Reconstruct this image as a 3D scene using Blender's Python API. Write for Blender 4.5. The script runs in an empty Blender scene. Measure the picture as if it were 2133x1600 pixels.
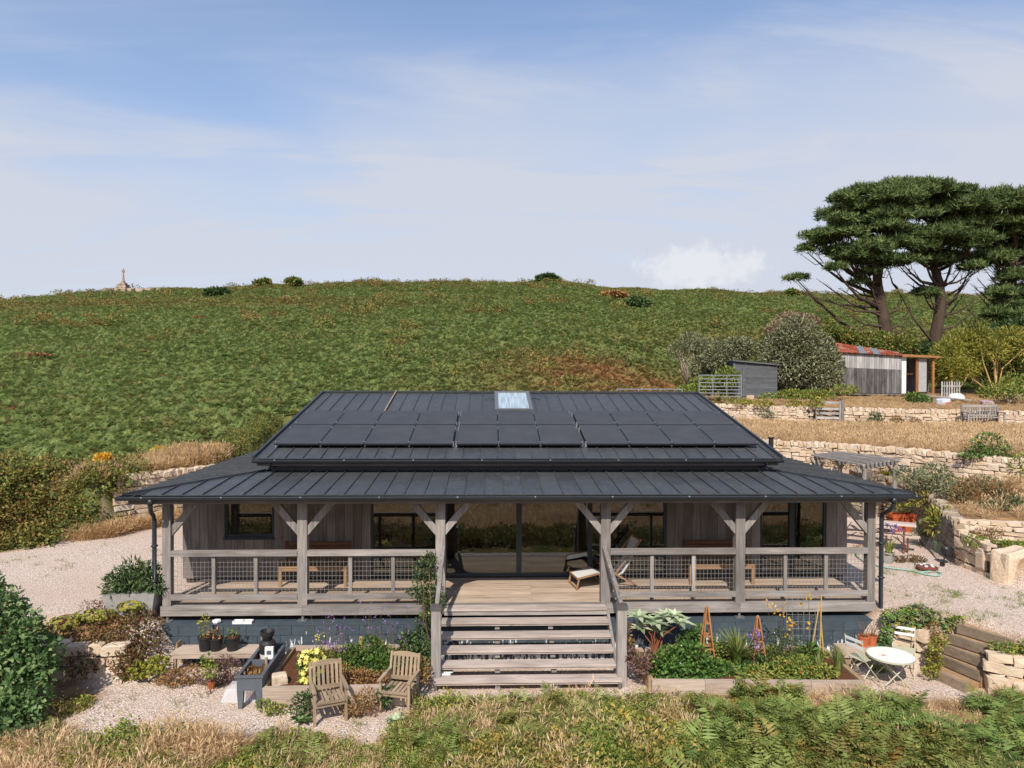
import bpy, math, random
import numpy as np
from mathutils import Vector, Matrix, Euler

random.seed(7)
RNG = np.random.default_rng(11)
scene = bpy.context.scene
COL = scene.collection

# ------------------------------------------------------------------ camera
CAMQ = dict(cx=-0.6825, cz=4.6088, D=14.2909, yaw=.0308, pit=.0137, rol=.0031, f=1493.84)
def _cam_axes():
    cy, sy = math.cos(CAMQ['yaw']), math.sin(CAMQ['yaw'])
    cp, sp = math.cos(CAMQ['pit']), math.sin(CAMQ['pit'])
    c, s = math.cos(CAMQ['rol']), math.sin(CAMQ['rol'])
    R = np.array([cy, -sy, 0.0]); F = np.array([sy * cp, cy * cp, -sp]); U = np.array([sy * sp, cy * sp, cp])
    return c * R + s * U, F, c * U - s * R
CR, CF, CU = _cam_axes()
CC = np.array([CAMQ['cx'], -CAMQ['D'], CAMQ['cz']])
cam_data = bpy.data.cameras.new('camera'); cam = bpy.data.objects.new('camera', cam_data); COL.objects.link(cam)
cam_data.sensor_width = 36.0; cam_data.lens = CAMQ['f'] / 2133.0 * 36.0; cam_data.clip_start = 0.1; cam_data.clip_end = 3000
_m = Matrix.Identity(4)
for i in range(3):
    _m[i][0] = CR[i]; _m[i][1] = CU[i]; _m[i][2] = -CF[i]; _m[i][3] = CC[i]
cam.matrix_world = _m
scene.camera = cam

def ray(u, v):
    return CF * CAMQ['f'] + CR * (u - 1066.5) - CU * (v - 800.0)
def atz(u, v, z):
    d = ray(u, v); return CC + d * ((z - CC[2]) / d[2])
def atY(u, v, Y):
    d = ray(u, v); return CC + d * ((Y - CC[1]) / d[1])
def X_at(u, Y, v=1150):
    return float(atY(u, v, Y)[0])

# ------------------------------------------------------------------ sun, sky, exposure
SUN_EL = math.radians(44.5); SUN_AZ = math.radians(13.0)     # azimuth: degrees to the left of straight behind the camera
sun_dir = Vector((-math.sin(SUN_AZ) * math.cos(SUN_EL), -math.cos(SUN_AZ) * math.cos(SUN_EL), math.sin(SUN_EL)))
sd = bpy.data.lights.new('sun', 'SUN'); sd.energy = 4.2; sd.angle = math.radians(0.53); sd.color = (1.0, 0.93, 0.84)
sun = bpy.data.objects.new('sun', sd); COL.objects.link(sun)
sun.rotation_euler = sun_dir.to_track_quat('Z', 'Y').to_euler()
sun.location = (0, -20, 30)

world = bpy.data.worlds.new('World'); scene.world = world; world.use_nodes = True
def build_world():
    nt = world.node_tree; nt.nodes.clear(); L = nt.links.new
    def n(t, **k):
        o = nt.nodes.new(t)
        for a, b in k.items(): setattr(o, a, b)
        return o
    out = n('ShaderNodeOutputWorld'); bg = n('ShaderNodeBackground'); bg.inputs['Strength'].default_value = SKY_STRENGTH
    sky = n('ShaderNodeTexSky', sky_type='NISHITA'); sky.sun_disc = False
    sky.sun_elevation = SUN_EL; sky.sun_rotation = math.pi + SUN_AZ
    sky.air_density = 1.0; sky.dust_density = 0.9; sky.ozone_density = 5.0; sky.altitude = 60
    tc = n('ShaderNodeTexCoord')
    sep = n('ShaderNodeSeparateXYZ'); L(tc.outputs['Generated'], sep.inputs[0])
    def math_(op, a, b=None, clamp=False):
        m = n('ShaderNodeMath', operation=op); m.use_clamp = clamp
        for i, x in enumerate((a, b)):
            if x is None: continue
            if isinstance(x, (int, float)): m.inputs[i].default_value = x
            else: L(x, m.inputs[i])
        return m.outputs[0]
    zz = math_('ADD', math_('MAXIMUM', sep.outputs['Z'], 0.0), 0.16)
    px = math_('DIVIDE', sep.outputs['X'], zz); py = math_('DIVIDE', sep.outputs['Y'], zz)
    com = n('ShaderNodeCombineXYZ'); L(px, com.inputs[0]); L(py, com.inputs[1])
    def noise(scale_xyz, rot, scale, detail, rough, dist=0.0, off=(0, 0, 0)):
        mp = n('ShaderNodeMapping'); mp.inputs['Scale'].default_value = scale_xyz; mp.inputs['Rotation'].default_value = (0, 0, rot)
        mp.inputs['Location'].default_value = off
        L(com.outputs[0], mp.inputs[0])
        no = n('ShaderNodeTexNoise'); no.inputs['Scale'].default_value = scale; no.inputs['Detail'].default_value = detail
        no.inputs['Roughness'].default_value = rough; no.inputs['Distortion'].default_value = dist
        L(mp.outputs[0], no.inputs['Vector']); return no.outputs['Fac']
    def ramp(f, a, b, lo=0.0, hi=1.0):
        r = n('ShaderNodeMapRange', interpolation_type='SMOOTHSTEP'); L(f, r.inputs[0])
        r.inputs[1].default_value = a; r.inputs[2].default_value = b; r.inputs[3].default_value = lo; r.inputs[4].default_value = hi
        return r.outputs[0]
    # long wispy high cloud, broad veil, and one cumulus low on the horizon
    wisp = ramp(noise((0.35, 1.5, 1), 0.22, 1.5, 9, 0.58, 0.7, (1.2, 0.4, 0)), 0.42, 0.80)
    veil = ramp(noise((0.5, 1.0, 1), -0.15, 0.75, 5, 0.5, 0.4, (3.4, 1.5, 0)), 0.36, 0.66)
    cov = math_('ADD', math_('MULTIPLY', wisp, 0.95), math_('MULTIPLY', veil, 0.55))
    low = ramp(sep.outputs['Z'], 0.46, 0.10, 0.0, 0.92)               # cloud seen edge-on thickens towards the horizon
    cov = math_('ADD', cov, low, True)
    high = ramp(sep.outputs['Z'], 0.30, 0.50, 1.0, 0.30)
    cov = math_('MULTIPLY', cov, high)
    cov = math_('MULTIPLY', cov, 0.95)
    mix = n('ShaderNodeMix', data_type='RGBA'); L(cov, mix.inputs['Factor']); L(sky.outputs[0], mix.inputs[6])
    mix.inputs[7].default_value = CLOUD
    # cumulus
    d0 = ray(1455, 556); d0 = d0 / np.linalg.norm(d0)
    vs = n('ShaderNodeVectorMath', operation='SUBTRACT'); L(tc.outputs['Generated'], vs.inputs[0]); vs.inputs[1].default_value = tuple(d0)
    mp2 = n('ShaderNodeMapping'); mp2.inputs['Scale'].default_value = (13.0, 13.0, 34.0); L(vs.outputs[0], mp2.inputs[0])
    ln = n('ShaderNodeVectorMath', operation='LENGTH'); L(mp2.outputs[0], ln.inputs[0])
    no = n('ShaderNodeTexNoise'); no.inputs['Scale'].default_value = 34.0; no.inputs['Detail'].default_value = 10; no.inputs['Roughness'].default_value = 0.66
    L(tc.outputs['Generated'], no.inputs['Vector'])
    e = math_('SUBTRACT', math_('MULTIPLY', no.outputs['Fac'], 1.5), math_('MULTIPLY', ln.outputs['Value'], 0.55))
    cum = ramp(e, 0.08, 0.50)
    mix2 = n('ShaderNodeMix', data_type='RGBA'); L(math_('MULTIPLY', cum, 0.7), mix2.inputs['Factor']); L(mix.outputs[2], mix2.inputs[6])
    mix2.inputs[7].default_value = CUMULUS
    L(mix2.outputs[2], bg.inputs['Color']); L(bg.outputs[0], out.inputs['Surface'])
SKY_STRENGTH = 0.15
CLOUD = (3.5, 3.65, 4.1, 1); CUMULUS = (4.7, 4.7, 4.9, 1)
build_world()

scene.view_settings.view_transform = 'Standard'; scene.view_settings.look = 'None'
scene.view_settings.exposure = 0.30; scene.view_settings.gamma = 1.0; scene.view_settings.use_curve_mapping = False
scene.render.engine = 'CYCLES'
scene.cycles.max_bounces = 8; scene.cycles.diffuse_bounces = 3; scene.cycles.glossy_bounces = 4
scene.cycles.transmission_bounces = 6; scene.cycles.transparent_max_bounces = 12
scene.cycles.use_denoising = True
scene.cycles.caustics_reflective = False; scene.cycles.caustics_refractive = False

# ------------------------------------------------------------------ materials
def S(r, g, b, k=1.0):
    f = lambda c: ((c / 255 + 0.055) / 1.055) ** 2.4 if c / 255 > 0.04045 else c / 255 / 12.92
    return (f(r) * k, f(g) * k, f(b) * k, 1.0)
class NT:
    def __init__(s, name):
        s.m = bpy.data.materials.new(name); s.m.use_nodes = True; s.nt = s.m.node_tree
        s.b = s.nt.nodes['Principled BSDF']; s.out = s.nt.nodes['Material Output']; s.L = s.nt.links.new
    def n(s, t, **k):
        o = s.nt.nodes.new(t)
        for a, b in k.items(): setattr(o, a, b)
        return o
    def coord(s, which='Object', scale=(1, 1, 1), rnd=False):
        tc = s.n('ShaderNodeTexCoord'); mp = s.n('ShaderNodeMapping'); mp.inputs['Scale'].default_value = scale
        s.L(tc.outputs[which], mp.inputs[0])
        if rnd:
            oi = s.n('ShaderNodeObjectInfo'); vm = s.n('ShaderNodeVectorMath', operation='SCALE'); vm.inputs[0].default_value = (37.0, 51.0, 23.0)
            s.L(oi.outputs['Random'], vm.inputs['Scale']); s.L(vm.outputs[0], mp.inputs['Location'])
        return mp.outputs[0]
    def noise(s, vec, scale=5, detail=4, rough=.55, dist=0):
        o = s.n('ShaderNodeTexNoise'); o.inputs['Scale'].default_value = scale; o.inputs['Detail'].default_value = detail
        o.inputs['Roughness'].default_value = rough; o.inputs['Distortion'].default_value = dist
        if vec is not None: s.L(vec, o.inputs['Vector'])
        return o.outputs['Fac']
    def ramp(s, f, stops, interp='LINEAR'):
        r = s.n('ShaderNodeValToRGB'); r.color_ramp.interpolation = interp
        e = r.color_ramp.elements
        while len(e) < len(stops): e.new(0.5)
        for i, (p, c) in enumerate(stops):
            e[i].position = p; e[i].color = c if len(c) == 4 else (*c, 1)
        s.L(f, r.inputs[0]); return r.outputs[0]
    def rng(s, f, a, b, lo=0.0, hi=1.0):
        r = s.n('ShaderNodeMapRange'); s.L(f, r.inputs[0])
        for i, v in enumerate((a, b, lo, hi)): r.inputs[i + 1].default_value = v
        return r.outputs[0]
    def mix(s, f, a, b, mode='MIX'):
        m = s.n('ShaderNodeMix', data_type='RGBA', blend_type=mode)
        for i, x in ((0, f), (6, a), (7, b)):
            if isinstance(x, (int, float)): m.inputs[i].default_value = x
            elif isinstance(x, tuple): m.inputs[i].default_value = x if len(x) == 4 else (*x, 1)
            else: s.L(x, m.inputs[i])
        return m.outputs[2]
    def math(s, op, a, b=0.0, clamp=False):
        m = s.n('ShaderNodeMath', operation=op); m.use_clamp = clamp
        for i, x in enumerate((a, b)):
            if isinstance(x, (int, float)): m.inputs[i].default_value = x
            else: s.L(x, m.inputs[i])
        return m.outputs[0]
    def hsv(s, col, val):
        h = s.n('ShaderNodeHueSaturation'); s.L(col, h.inputs['Color'])
        if isinstance(val, (int, float)): h.inputs['Value'].default_value = val
        else: s.L(val, h.inputs['Value'])
        return h.outputs[0]
    def rand(s): return s.n('ShaderNodeObjectInfo').outputs['Random']
    def attr(s, name, kind='GEOMETRY'):
        a = s.n('ShaderNodeAttribute'); a.attribute_name = name; a.attribute_type = kind; return a
    def fin(s, col=None, rough=.8, spec=.3, metal=0.0, bump=None, bstr=.3, bdist=.01):
        if col is not None:
            if isinstance(col, tuple): s.b.inputs['Base Color'].default_value = col
            else: s.L(col, s.b.inputs['Base Color'])
        if isinstance(rough, (int, float)): s.b.inputs['Roughness'].default_value = rough
        else: s.L(rough, s.b.inputs['Roughness'])
        s.b.inputs['Specular IOR Level'].default_value = spec; s.b.inputs['Metallic'].default_value = metal
        if bump is not None:
            bp = s.n('ShaderNodeBump'); bp.inputs['Strength'].default_value = bstr; bp.inputs['Distance'].default_value = bdist
            s.L(bump, bp.inputs['Height']); s.L(bp.outputs[0], s.b.inputs['Normal'])
        return s.m

def wood(name, c_dark, c_light, axis='x', vary=.22, knots=True, fine=1.0):
    t = NT(name)
    st = {'x': (0.5, 9, 9), 'y': (9, 0.5, 9), 'z': (9, 9, 0.5)}[axis]
    v = t.coord('Object', tuple(k * fine for k in st), True)
    g = t.noise(v, 3.2, 6, .62, .35)
    big = t.noise(t.coord('Object', tuple(max(.6, k * .16) for k in st), True), 2.0, 3, .5, .4)
    f = t.math('ADD', t.math('MULTIPLY', g, .62), t.math('MULTIPLY', big, .42))
    col = t.ramp(f, [(.33, c_dark), (.70, c_light)])
    if knots:
        vo = t.n('ShaderNodeTexVoronoi'); vo.inputs['Scale'].default_value = 1.25
        t.L(t.coord('Object', tuple(1.0 if k < 1 else 2.6 for k in st), True), vo.inputs['Vector'])
        k = t.rng(vo.outputs['Distance'], .03, .085, .42, 1.0)
        col = t.mix(1.0, col, t.mix(k, (.32, .27, .24), (1, 1, 1)), 'MULTIPLY')
    col = t.hsv(col, t.rng(t.rand(), 0, 1, 1 - vary, 1 + vary))
    return t.fin(col, .85, .2, 0, g, .35, .006)
GREYD, GREYL = S(108, 102, 97, .86), S(174, 165, 157, .86)
WX = wood('grey wood along', GREYD, GREYL, 'x'); WY = wood('grey wood deep', GREYD, GREYL, 'y'); WZ = wood('grey wood upright', GREYD, GREYL, 'z')
CLAD = wood('cladding wood', S(106, 97, 91, .72), S(158, 147, 139, .72), 'z', .25)
FASC = wood('fascia wood', S(96, 90, 88, .75), S(142, 132, 126, .75), 'x', .1)
TREAD = wood('tread wood', S(136, 124, 116, .95), S(204, 188, 176, .95), 'x', .14)
DECKW = wood('deck wood', S(146, 126, 108, .92), S(206, 184, 162, .92), 'x', .16, False)
TEAKX = wood('teak across', S(138, 104, 76, .8), S(184, 146, 112, .8), 'x', .1, False); TEAKZ = wood('teak upright', S(138, 104, 76, .8), S(184, 146, 112, .8), 'z', .1, False)
TEAKY = wood('teak deep', S(138, 104, 76, .8), S(184, 146, 112, .8), 'y', .1, False)
DTEAKX = wood('dark bench wood', S(92, 62, 48, .8), S(138, 96, 74, .8), 'x', .15, False); DTEAKZ = wood('dark bench wood upright', S(92, 62, 48, .8), S(138, 96, 74, .8), 'z', .15, False)
CHX = wood('chair wood across', S(130, 111, 90, .88), S(180, 158, 130, .88), 'x', .16, False); CHY = wood('chair wood deep', S(130, 111, 90, .88), S(180, 158, 130, .88), 'y', .16, False)
CHZ = wood('chair wood upright', S(130, 111, 90, .88), S(180, 158, 130, .88), 'z', .16, False)
SLEEPX = wood('sleeper wood', S(150, 132, 116, .9), S(204, 184, 166, .9), 'x', .12); SLEEPY = wood('sleeper wood deep', S(140, 118, 88, .9), S(186, 158, 124, .9), 'y', .12)
STEPW = wood('step timber', S(110, 96, 80, .85), S(162, 144, 122, .85), 'y', .12)
BLACKW = wood('tarred boards', S(52, 50, 50, .8), S(140, 136, 134, .8), 'z', .4, False)
PALEW = wood('pale boards', S(150, 146, 142, .8), S(206, 202, 198, .8), 'z', .25, False)
SHEDW = wood('shed boards', S(82, 84, 86, .85), S(110, 112, 114, .85), 'x', .12, False)
RUSTW = wood('orange post wood', S(128, 82, 48, .9), S(176, 122, 76, .9), 'z', .15, False)

def plain(name, col, rough=.6, spec=.4, metal=0., var=0.12, scale=6., bump=.1):
    t = NT(name); f = t.noise(t.coord('Object', (1, 1, 1), True), scale, 5, .6)
    c = t.mix(t.rng(f, .3, .7), tuple(x * (1 - var) for x in col[:3]), tuple(min(1, x * (1 + var)) for x in col[:3]))
    return t.fin(c, t.rng(f, .3, .7, max(.05, rough - .08), rough + .08), spec, metal, f, bump, .004)
def roof_metal():
    t = NT('dark zinc'); v = t.coord('Object', (1, 1, 1), True)
    f = t.noise(v, 1.1, 4, .55); g = t.noise(t.coord('Object', (14, .7, 1)), 2, 3, .5); dust = t.noise(t.coord('Object', (1, 1, 1)), 7, 6, .7)
    c = t.mix(t.rng(t.math('ADD', t.math('MULTIPLY', f, .6), t.math('MULTIPLY', g, .4)), .35, .65), S(74, 76, 78, .62), S(90, 92, 94, .62))
    c = t.mix(t.rng(dust, .52, .80, 0, .42), c, S(150, 142, 134, .6))
    c = t.hsv(c, t.rng(t.rand(), 0, 1, .93, 1.08))
    return t.fin(c, t.rng(f, .3, .7, .40, .58), .32, .0, f, .45, .03)
ZINC = roof_metal()
ZINCD = plain('dark gutter metal', S(58, 63, 68, .7), .42, .45)
ANTH = plain('window frame paint', S(62, 70, 76, .6), .45, .4)
SOLARF = plain('panel frame', S(40, 40, 42, .7), .4, .5)
def solar():
    t = NT('solar glass'); v = t.coord('Object', (1, 1, 1), True)
    f = t.noise(v, 2.2, 5, .6)
    c = t.mix(t.rng(f, .3, .7), S(72, 71, 71, .62), S(85, 84, 84, .62))
    return t.fin(c, .5, .3, 0, None)
SOLAR = solar()
GALV = plain('galvanised steel', S(160, 164, 168, .8), .45, .5, .3)
WIRE = plain('wire', S(168, 164, 156, .75), .5, .5, .2)
STEEL = plain('steel foot', S(150, 150, 150, .8), .4, .5, .5)
def glass():
    t = NT('window glass'); t.nt.nodes.remove(t.b)
    lw = t.n('ShaderNodeFresnel'); lw.inputs['IOR'].default_value = 1.52
    gl = t.n('ShaderNodeBsdfGlossy'); gl.inputs['Roughness'].default_value = 0.0; gl.inputs['Color'].default_value = (.96, .97, .97, 1)
    tr = t.n('ShaderNodeBsdfTransparent'); tr.inputs['Color'].default_value = (.62, .66, .66, 1)
    mx = t.n('ShaderNodeMixShader')
    f = t.math('MULTIPLY', lw.outputs[0], 2.6, True)      # four glass faces and a solar coating
    t.L(f, mx.inputs[0]); t.L(tr.outputs[0], mx.inputs[1]); t.L(gl.outputs[0], mx.inputs[2]); t.L(mx.outputs[0], t.out.inputs['Surface'])
    return t.m
GLASS = glass()
def stone(name, cols, scale=3.0, spots=True):
    t = NT(name); v = t.coord('Object', (1, 1, 1), True)
    f = t.noise(v, scale, 6, .65, .3); g = t.noise(v, scale * 6, 4, .6)
    base = t.ramp(t.rand(), [(i / max(1, len(cols) - 1), c) for i, c in enumerate(cols)])
    c = t.mix(t.rng(f, .35, .68, 0, .75), base, cols[0])
    c = t.mix(1.0, c, t.mix(t.rng(g, .3, .7), (.72, .70, .68), (1.12, 1.1, 1.06)), 'MULTIPLY')
    return t.fin(c, .92, .15, 0, t.math('ADD', f, t.math('MULTIPLY', g, .4)), .6, .03)
STONE = stone('pale granite', [S(226, 204, 178, .9), S(202, 174, 142, .9), S(232, 218, 200, .9), S(212, 186, 156, .9), S(192, 174, 156, .9), S(234, 214, 188, .9)])
STONEG = stone('grey granite', [S(186, 170, 150, .8), S(160, 146, 130, .8), S(206, 190, 168, .8), S(178, 152, 122, .8)])
def core():
    t = NT('wall core'); f = t.noise(t.coord('Object'), 9, 5, .6)
    return t.fin(t.mix(f, S(60, 46, 34, .8), S(112, 88, 66, .8)), .95, .1, 0, f, .6, .03)
CORE = core()
TERRA = plain('terracotta', S(190, 104, 66, .9), .8, .2, 0, .2, 9)
ORANGE = plain('orange planter', S(196, 98, 58, .8), .7, .3, 0, .12)
BLACKP = plain('black plastic', S(48, 47, 48, .7), .5, .4)
GREYP = plain('grey planter plastic', S(98, 104, 110, .8), .5, .4)
GREYG = plain('grey trough', S(170, 166, 160, .8), .7, .3, 0, .15)
GREENP = plain('green pot', S(106, 150, 92, .85), .55, .4)
WHITEP = plain('white paint', (.70, .70, .67, 1), .5, .4, 0, .05)
WHITEC = plain('white canvas', (.62, .60, .57, 1), .9, .2, 0, .05)
SOIL2 = plain('trodden earth', S(172, 140, 106, .85), .95, .1, 0, .3, 9, .6)
SOIL = plain('soil', S(104, 70, 50, .8), .95, .1, 0, .35, 14, .8)
CREAM = plain('cream enamel', S(206, 202, 174, .8), .5, .4, 0, .08)
BROWNP = plain('brown plastic', S(122, 74, 60, .8), .6, .3)
HOSE = plain('hose', S(152, 186, 172, .8), .5, .4)
RUST = None
def rust():
    t = NT('rusty sheet'); v = t.coord('Object', (1, 1, 1)); f = t.noise(v, 1.3, 6, .6, .5); g = t.noise(v, 9, 4, .6)
    c = t.ramp(f, [(.35, S(122, 62, 40, .9)), (.52, S(172, 88, 54, .9)), (.60, S(186, 150, 130, .9)), (.72, S(150, 70, 46, .9))])
    return t.fin(t.mix(1.0, c, t.mix(g, (.75, .7, .7), (1.1, 1.1, 1.1)), 'MULTIPLY'), .75, .3, .1, g, .3, .01)
RUST = rust()
def table_top():
    t = NT('rust stained enamel'); v = t.coord('Object', (1, 1, 1)); f = t.noise(v, 3.0, 5, .6, .3)
    ln = t.n('ShaderNodeVectorMath', operation='DISTANCE'); t.L(v, ln.inputs[0]); ln.inputs[1].default_value = (-.05, .03, .70)
    e = t.math('SUBTRACT', f, t.math('MULTIPLY', ln.outputs['Value'], 1.9))
    return t.fin(t.mix(t.rng(e, .12, .24), (.78, .76, .68), S(190, 118, 70, .9)), .5, .4)
TABTOP = table_top()
def block():
    t = NT('blue grey painted block'); v = t.coord('Object', (1, 1, 1), True); f = t.noise(v, 3, 5, .6)
    c = t.mix(t.rng(f, .3, .7), S(72, 84, 92, .72), S(88, 99, 106, .72))
    w = t.coord('Object', (1.0, 1.0, 1.0)); g = t.n('ShaderNodeNewGeometry'); sp = t.n('ShaderNodeSeparateXYZ'); t.L(g.outputs['Position'], sp.inputs[0])
    st = t.n('ShaderNodeMapping'); st.inputs['Scale'].default_value = (9, 9, 2.4); t.L(g.outputs['Position'], st.inputs[0])
    s1 = t.noise(st.outputs[0], 1.6, 6, .7, .3)
    lim = t.rng(sp.outputs['Z'], -.85, -.38, .50, .73)      # salt bloom: drips low on the wall
    k = t.rng(t.math('SUBTRACT', s1, lim), .0, .03)
    c = t.mix(k, c, (.74, .74, .73)); c = t.hsv(c, t.rng(t.rand(), 0, 1, .88, 1.10))
    return t.fin(c, .75, .25, 0, f, .3, .006)
BLOCK = block()
INTW = plain('interior wall', S(196, 192, 186, .7), .9, .1, 0, .05); INTF = plain('interior floor', S(132, 112, 94, .7), .5, .4)

def leafm(name, cols, transl=.25, rough=.55, spec=.25, inst=None):
    """cols: ramp over the per-leaf 'tint'; inst: second ramp mixed in by the per-plant 'itint'."""
    t = NT(name)
    a = t.attr('tint'); c = t.ramp(a.outputs['Fac'], [(i / max(1, len(cols) - 1), k) for i, k in enumerate(cols)])
    if inst:
        ai = t.attr('itint', 'INSTANCER')
        c2 = t.ramp(a.outputs['Fac'], [(i / max(1, len(inst) - 1), k) for i, k in enumerate(inst)])
        c = t.mix(ai.outputs['Fac'], c, c2)
        c = t.hsv(c, t.rng(t.rand(), 0, 1, .9, 1.1))
    else:
        c = t.hsv(c, t.rng(t.rand(), 0, 1, .94, 1.06))
    t.fin(c, rough, spec)
    tr = t.n('ShaderNodeBsdfTranslucent'); t.L(c, tr.inputs['Color']); mx = t.n('ShaderNodeMixShader'); mx.inputs[0].default_value = transl
    t.L(t.b.outputs[0], mx.inputs[1]); t.L(tr.outputs[0], mx.inputs[2]); t.L(mx.outputs[0], t.out.inputs['Surface'])
    return t.m
LM = {
 'bracken': leafm('bracken leaf', [S(104, 122, 66), S(126, 144, 80), S(148, 163, 98)], .3, .6, .15, [S(136, 96, 58), S(162, 118, 74), S(168, 144, 94)]),
 'fern': leafm('fern leaf', [S(66, 90, 40), S(100, 126, 60), S(138, 158, 86)], .22, .55, .2, [S(140, 96, 52), S(168, 128, 72), S(170, 154, 90)]),
 'green': leafm('green leaf', [S(50, 78, 34), S(84, 116, 52), S(122, 146, 72)]),
 'deep': leafm('deep green leaf', [S(48, 66, 38), S(74, 98, 54), S(108, 126, 76)]),
 'hazel': leafm('hazel leaf', [S(64, 92, 52), S(98, 126, 74), S(150, 170, 112)], .35),
 'grey': leafm('grey green leaf', [S(124, 142, 106), S(166, 180, 142), S(198, 206, 172)], .2),
 'olive': leafm('olive leaf', [S(90, 96, 66), S(128, 132, 96), S(162, 158, 124)], .2),
 'yellow': leafm('yellowing leaf', [S(96, 108, 46), S(146, 146, 60), S(188, 172, 82)], .3),
 'mixed': leafm('mixed bramble leaf', [S(74, 100, 44), S(114, 140, 62), S(158, 168, 82), S(188, 164, 84)], .35, .6, .2, [S(98, 84, 48), S(148, 128, 66), S(196, 172, 92), S(182, 122, 70)]),
 'bank': leafm('bank bramble leaf', [S(62, 82, 40), S(96, 118, 58), S(146, 152, 76), S(156, 118, 66)], .3, .6, .2, [S(84, 72, 46), S(128, 104, 60), S(168, 146, 84), S(150, 96, 58)]),
 'pinkish': leafm('faded flower leaf', [S(138, 112, 92), S(164, 138, 114), S(148, 132, 102)], .2),
 'red': leafm('reddish leaf', [S(70, 66, 38), S(104, 82, 48), S(120, 72, 48), S(92, 104, 52)], .2),
 'russet': leafm('russet seed leaf', [S(120, 82, 52), S(156, 112, 70), S(146, 126, 76), S(176, 136, 88)], .2),
 'purple': leafm('purple stem leaf', [S(110, 78, 74), S(138, 104, 98), S(112, 100, 70)], .2),
 'dry': leafm('dry grass', [S(178, 144, 102), S(212, 180, 136), S(232, 206, 166)], .35, .8, .1, [S(150, 112, 74), S(186, 148, 104), S(200, 170, 124)]),
 'blade': leafm('green blade', [S(84, 106, 50), S(124, 138, 70), S(164, 166, 98)], .3),
 'pine': leafm('pine needle', [S(60, 76, 44), S(94, 112, 62), S(132, 142, 88)], .12, .6, .2),
 'fyellow': leafm('yellow petal', [S(226, 212, 100), S(244, 236, 150)], .4), 'fgold': leafm('gold petal', [S(214, 158, 44), S(238, 196, 76)], .3),
 'fpurple': leafm('purple petal', [S(134, 96, 158), S(172, 140, 196)], .3), 'fblue': leafm('violet petal', [S(96, 84, 152), S(130, 118, 186)], .3),
 'fwhite': leafm('white petal', [S(222, 220, 206), S(240, 238, 228)], .3), 'forange': leafm('rusty flower', [S(176, 84, 44), S(206, 122, 60)], .3),
}
BARK = wood('bark', S(62, 50, 42, .8), S(104, 86, 72, .8), 'z', .1, False, 2.0)
STEM = plain('stem', S(122, 98, 66, .8), .85, .2, 0, .25)
STEMR = plain('red stem', S(150, 92, 66, .8), .8, .2, 0, .2)
TWIG = plain('pale twig', S(170, 150, 132, .8), .85, .2, 0, .2)
CANE = plain('cane', S(196, 162, 108, .85), .7, .3, 0, .15)
NETM = plain('netting', S(120, 116, 110, .7), .7, .3)
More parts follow.
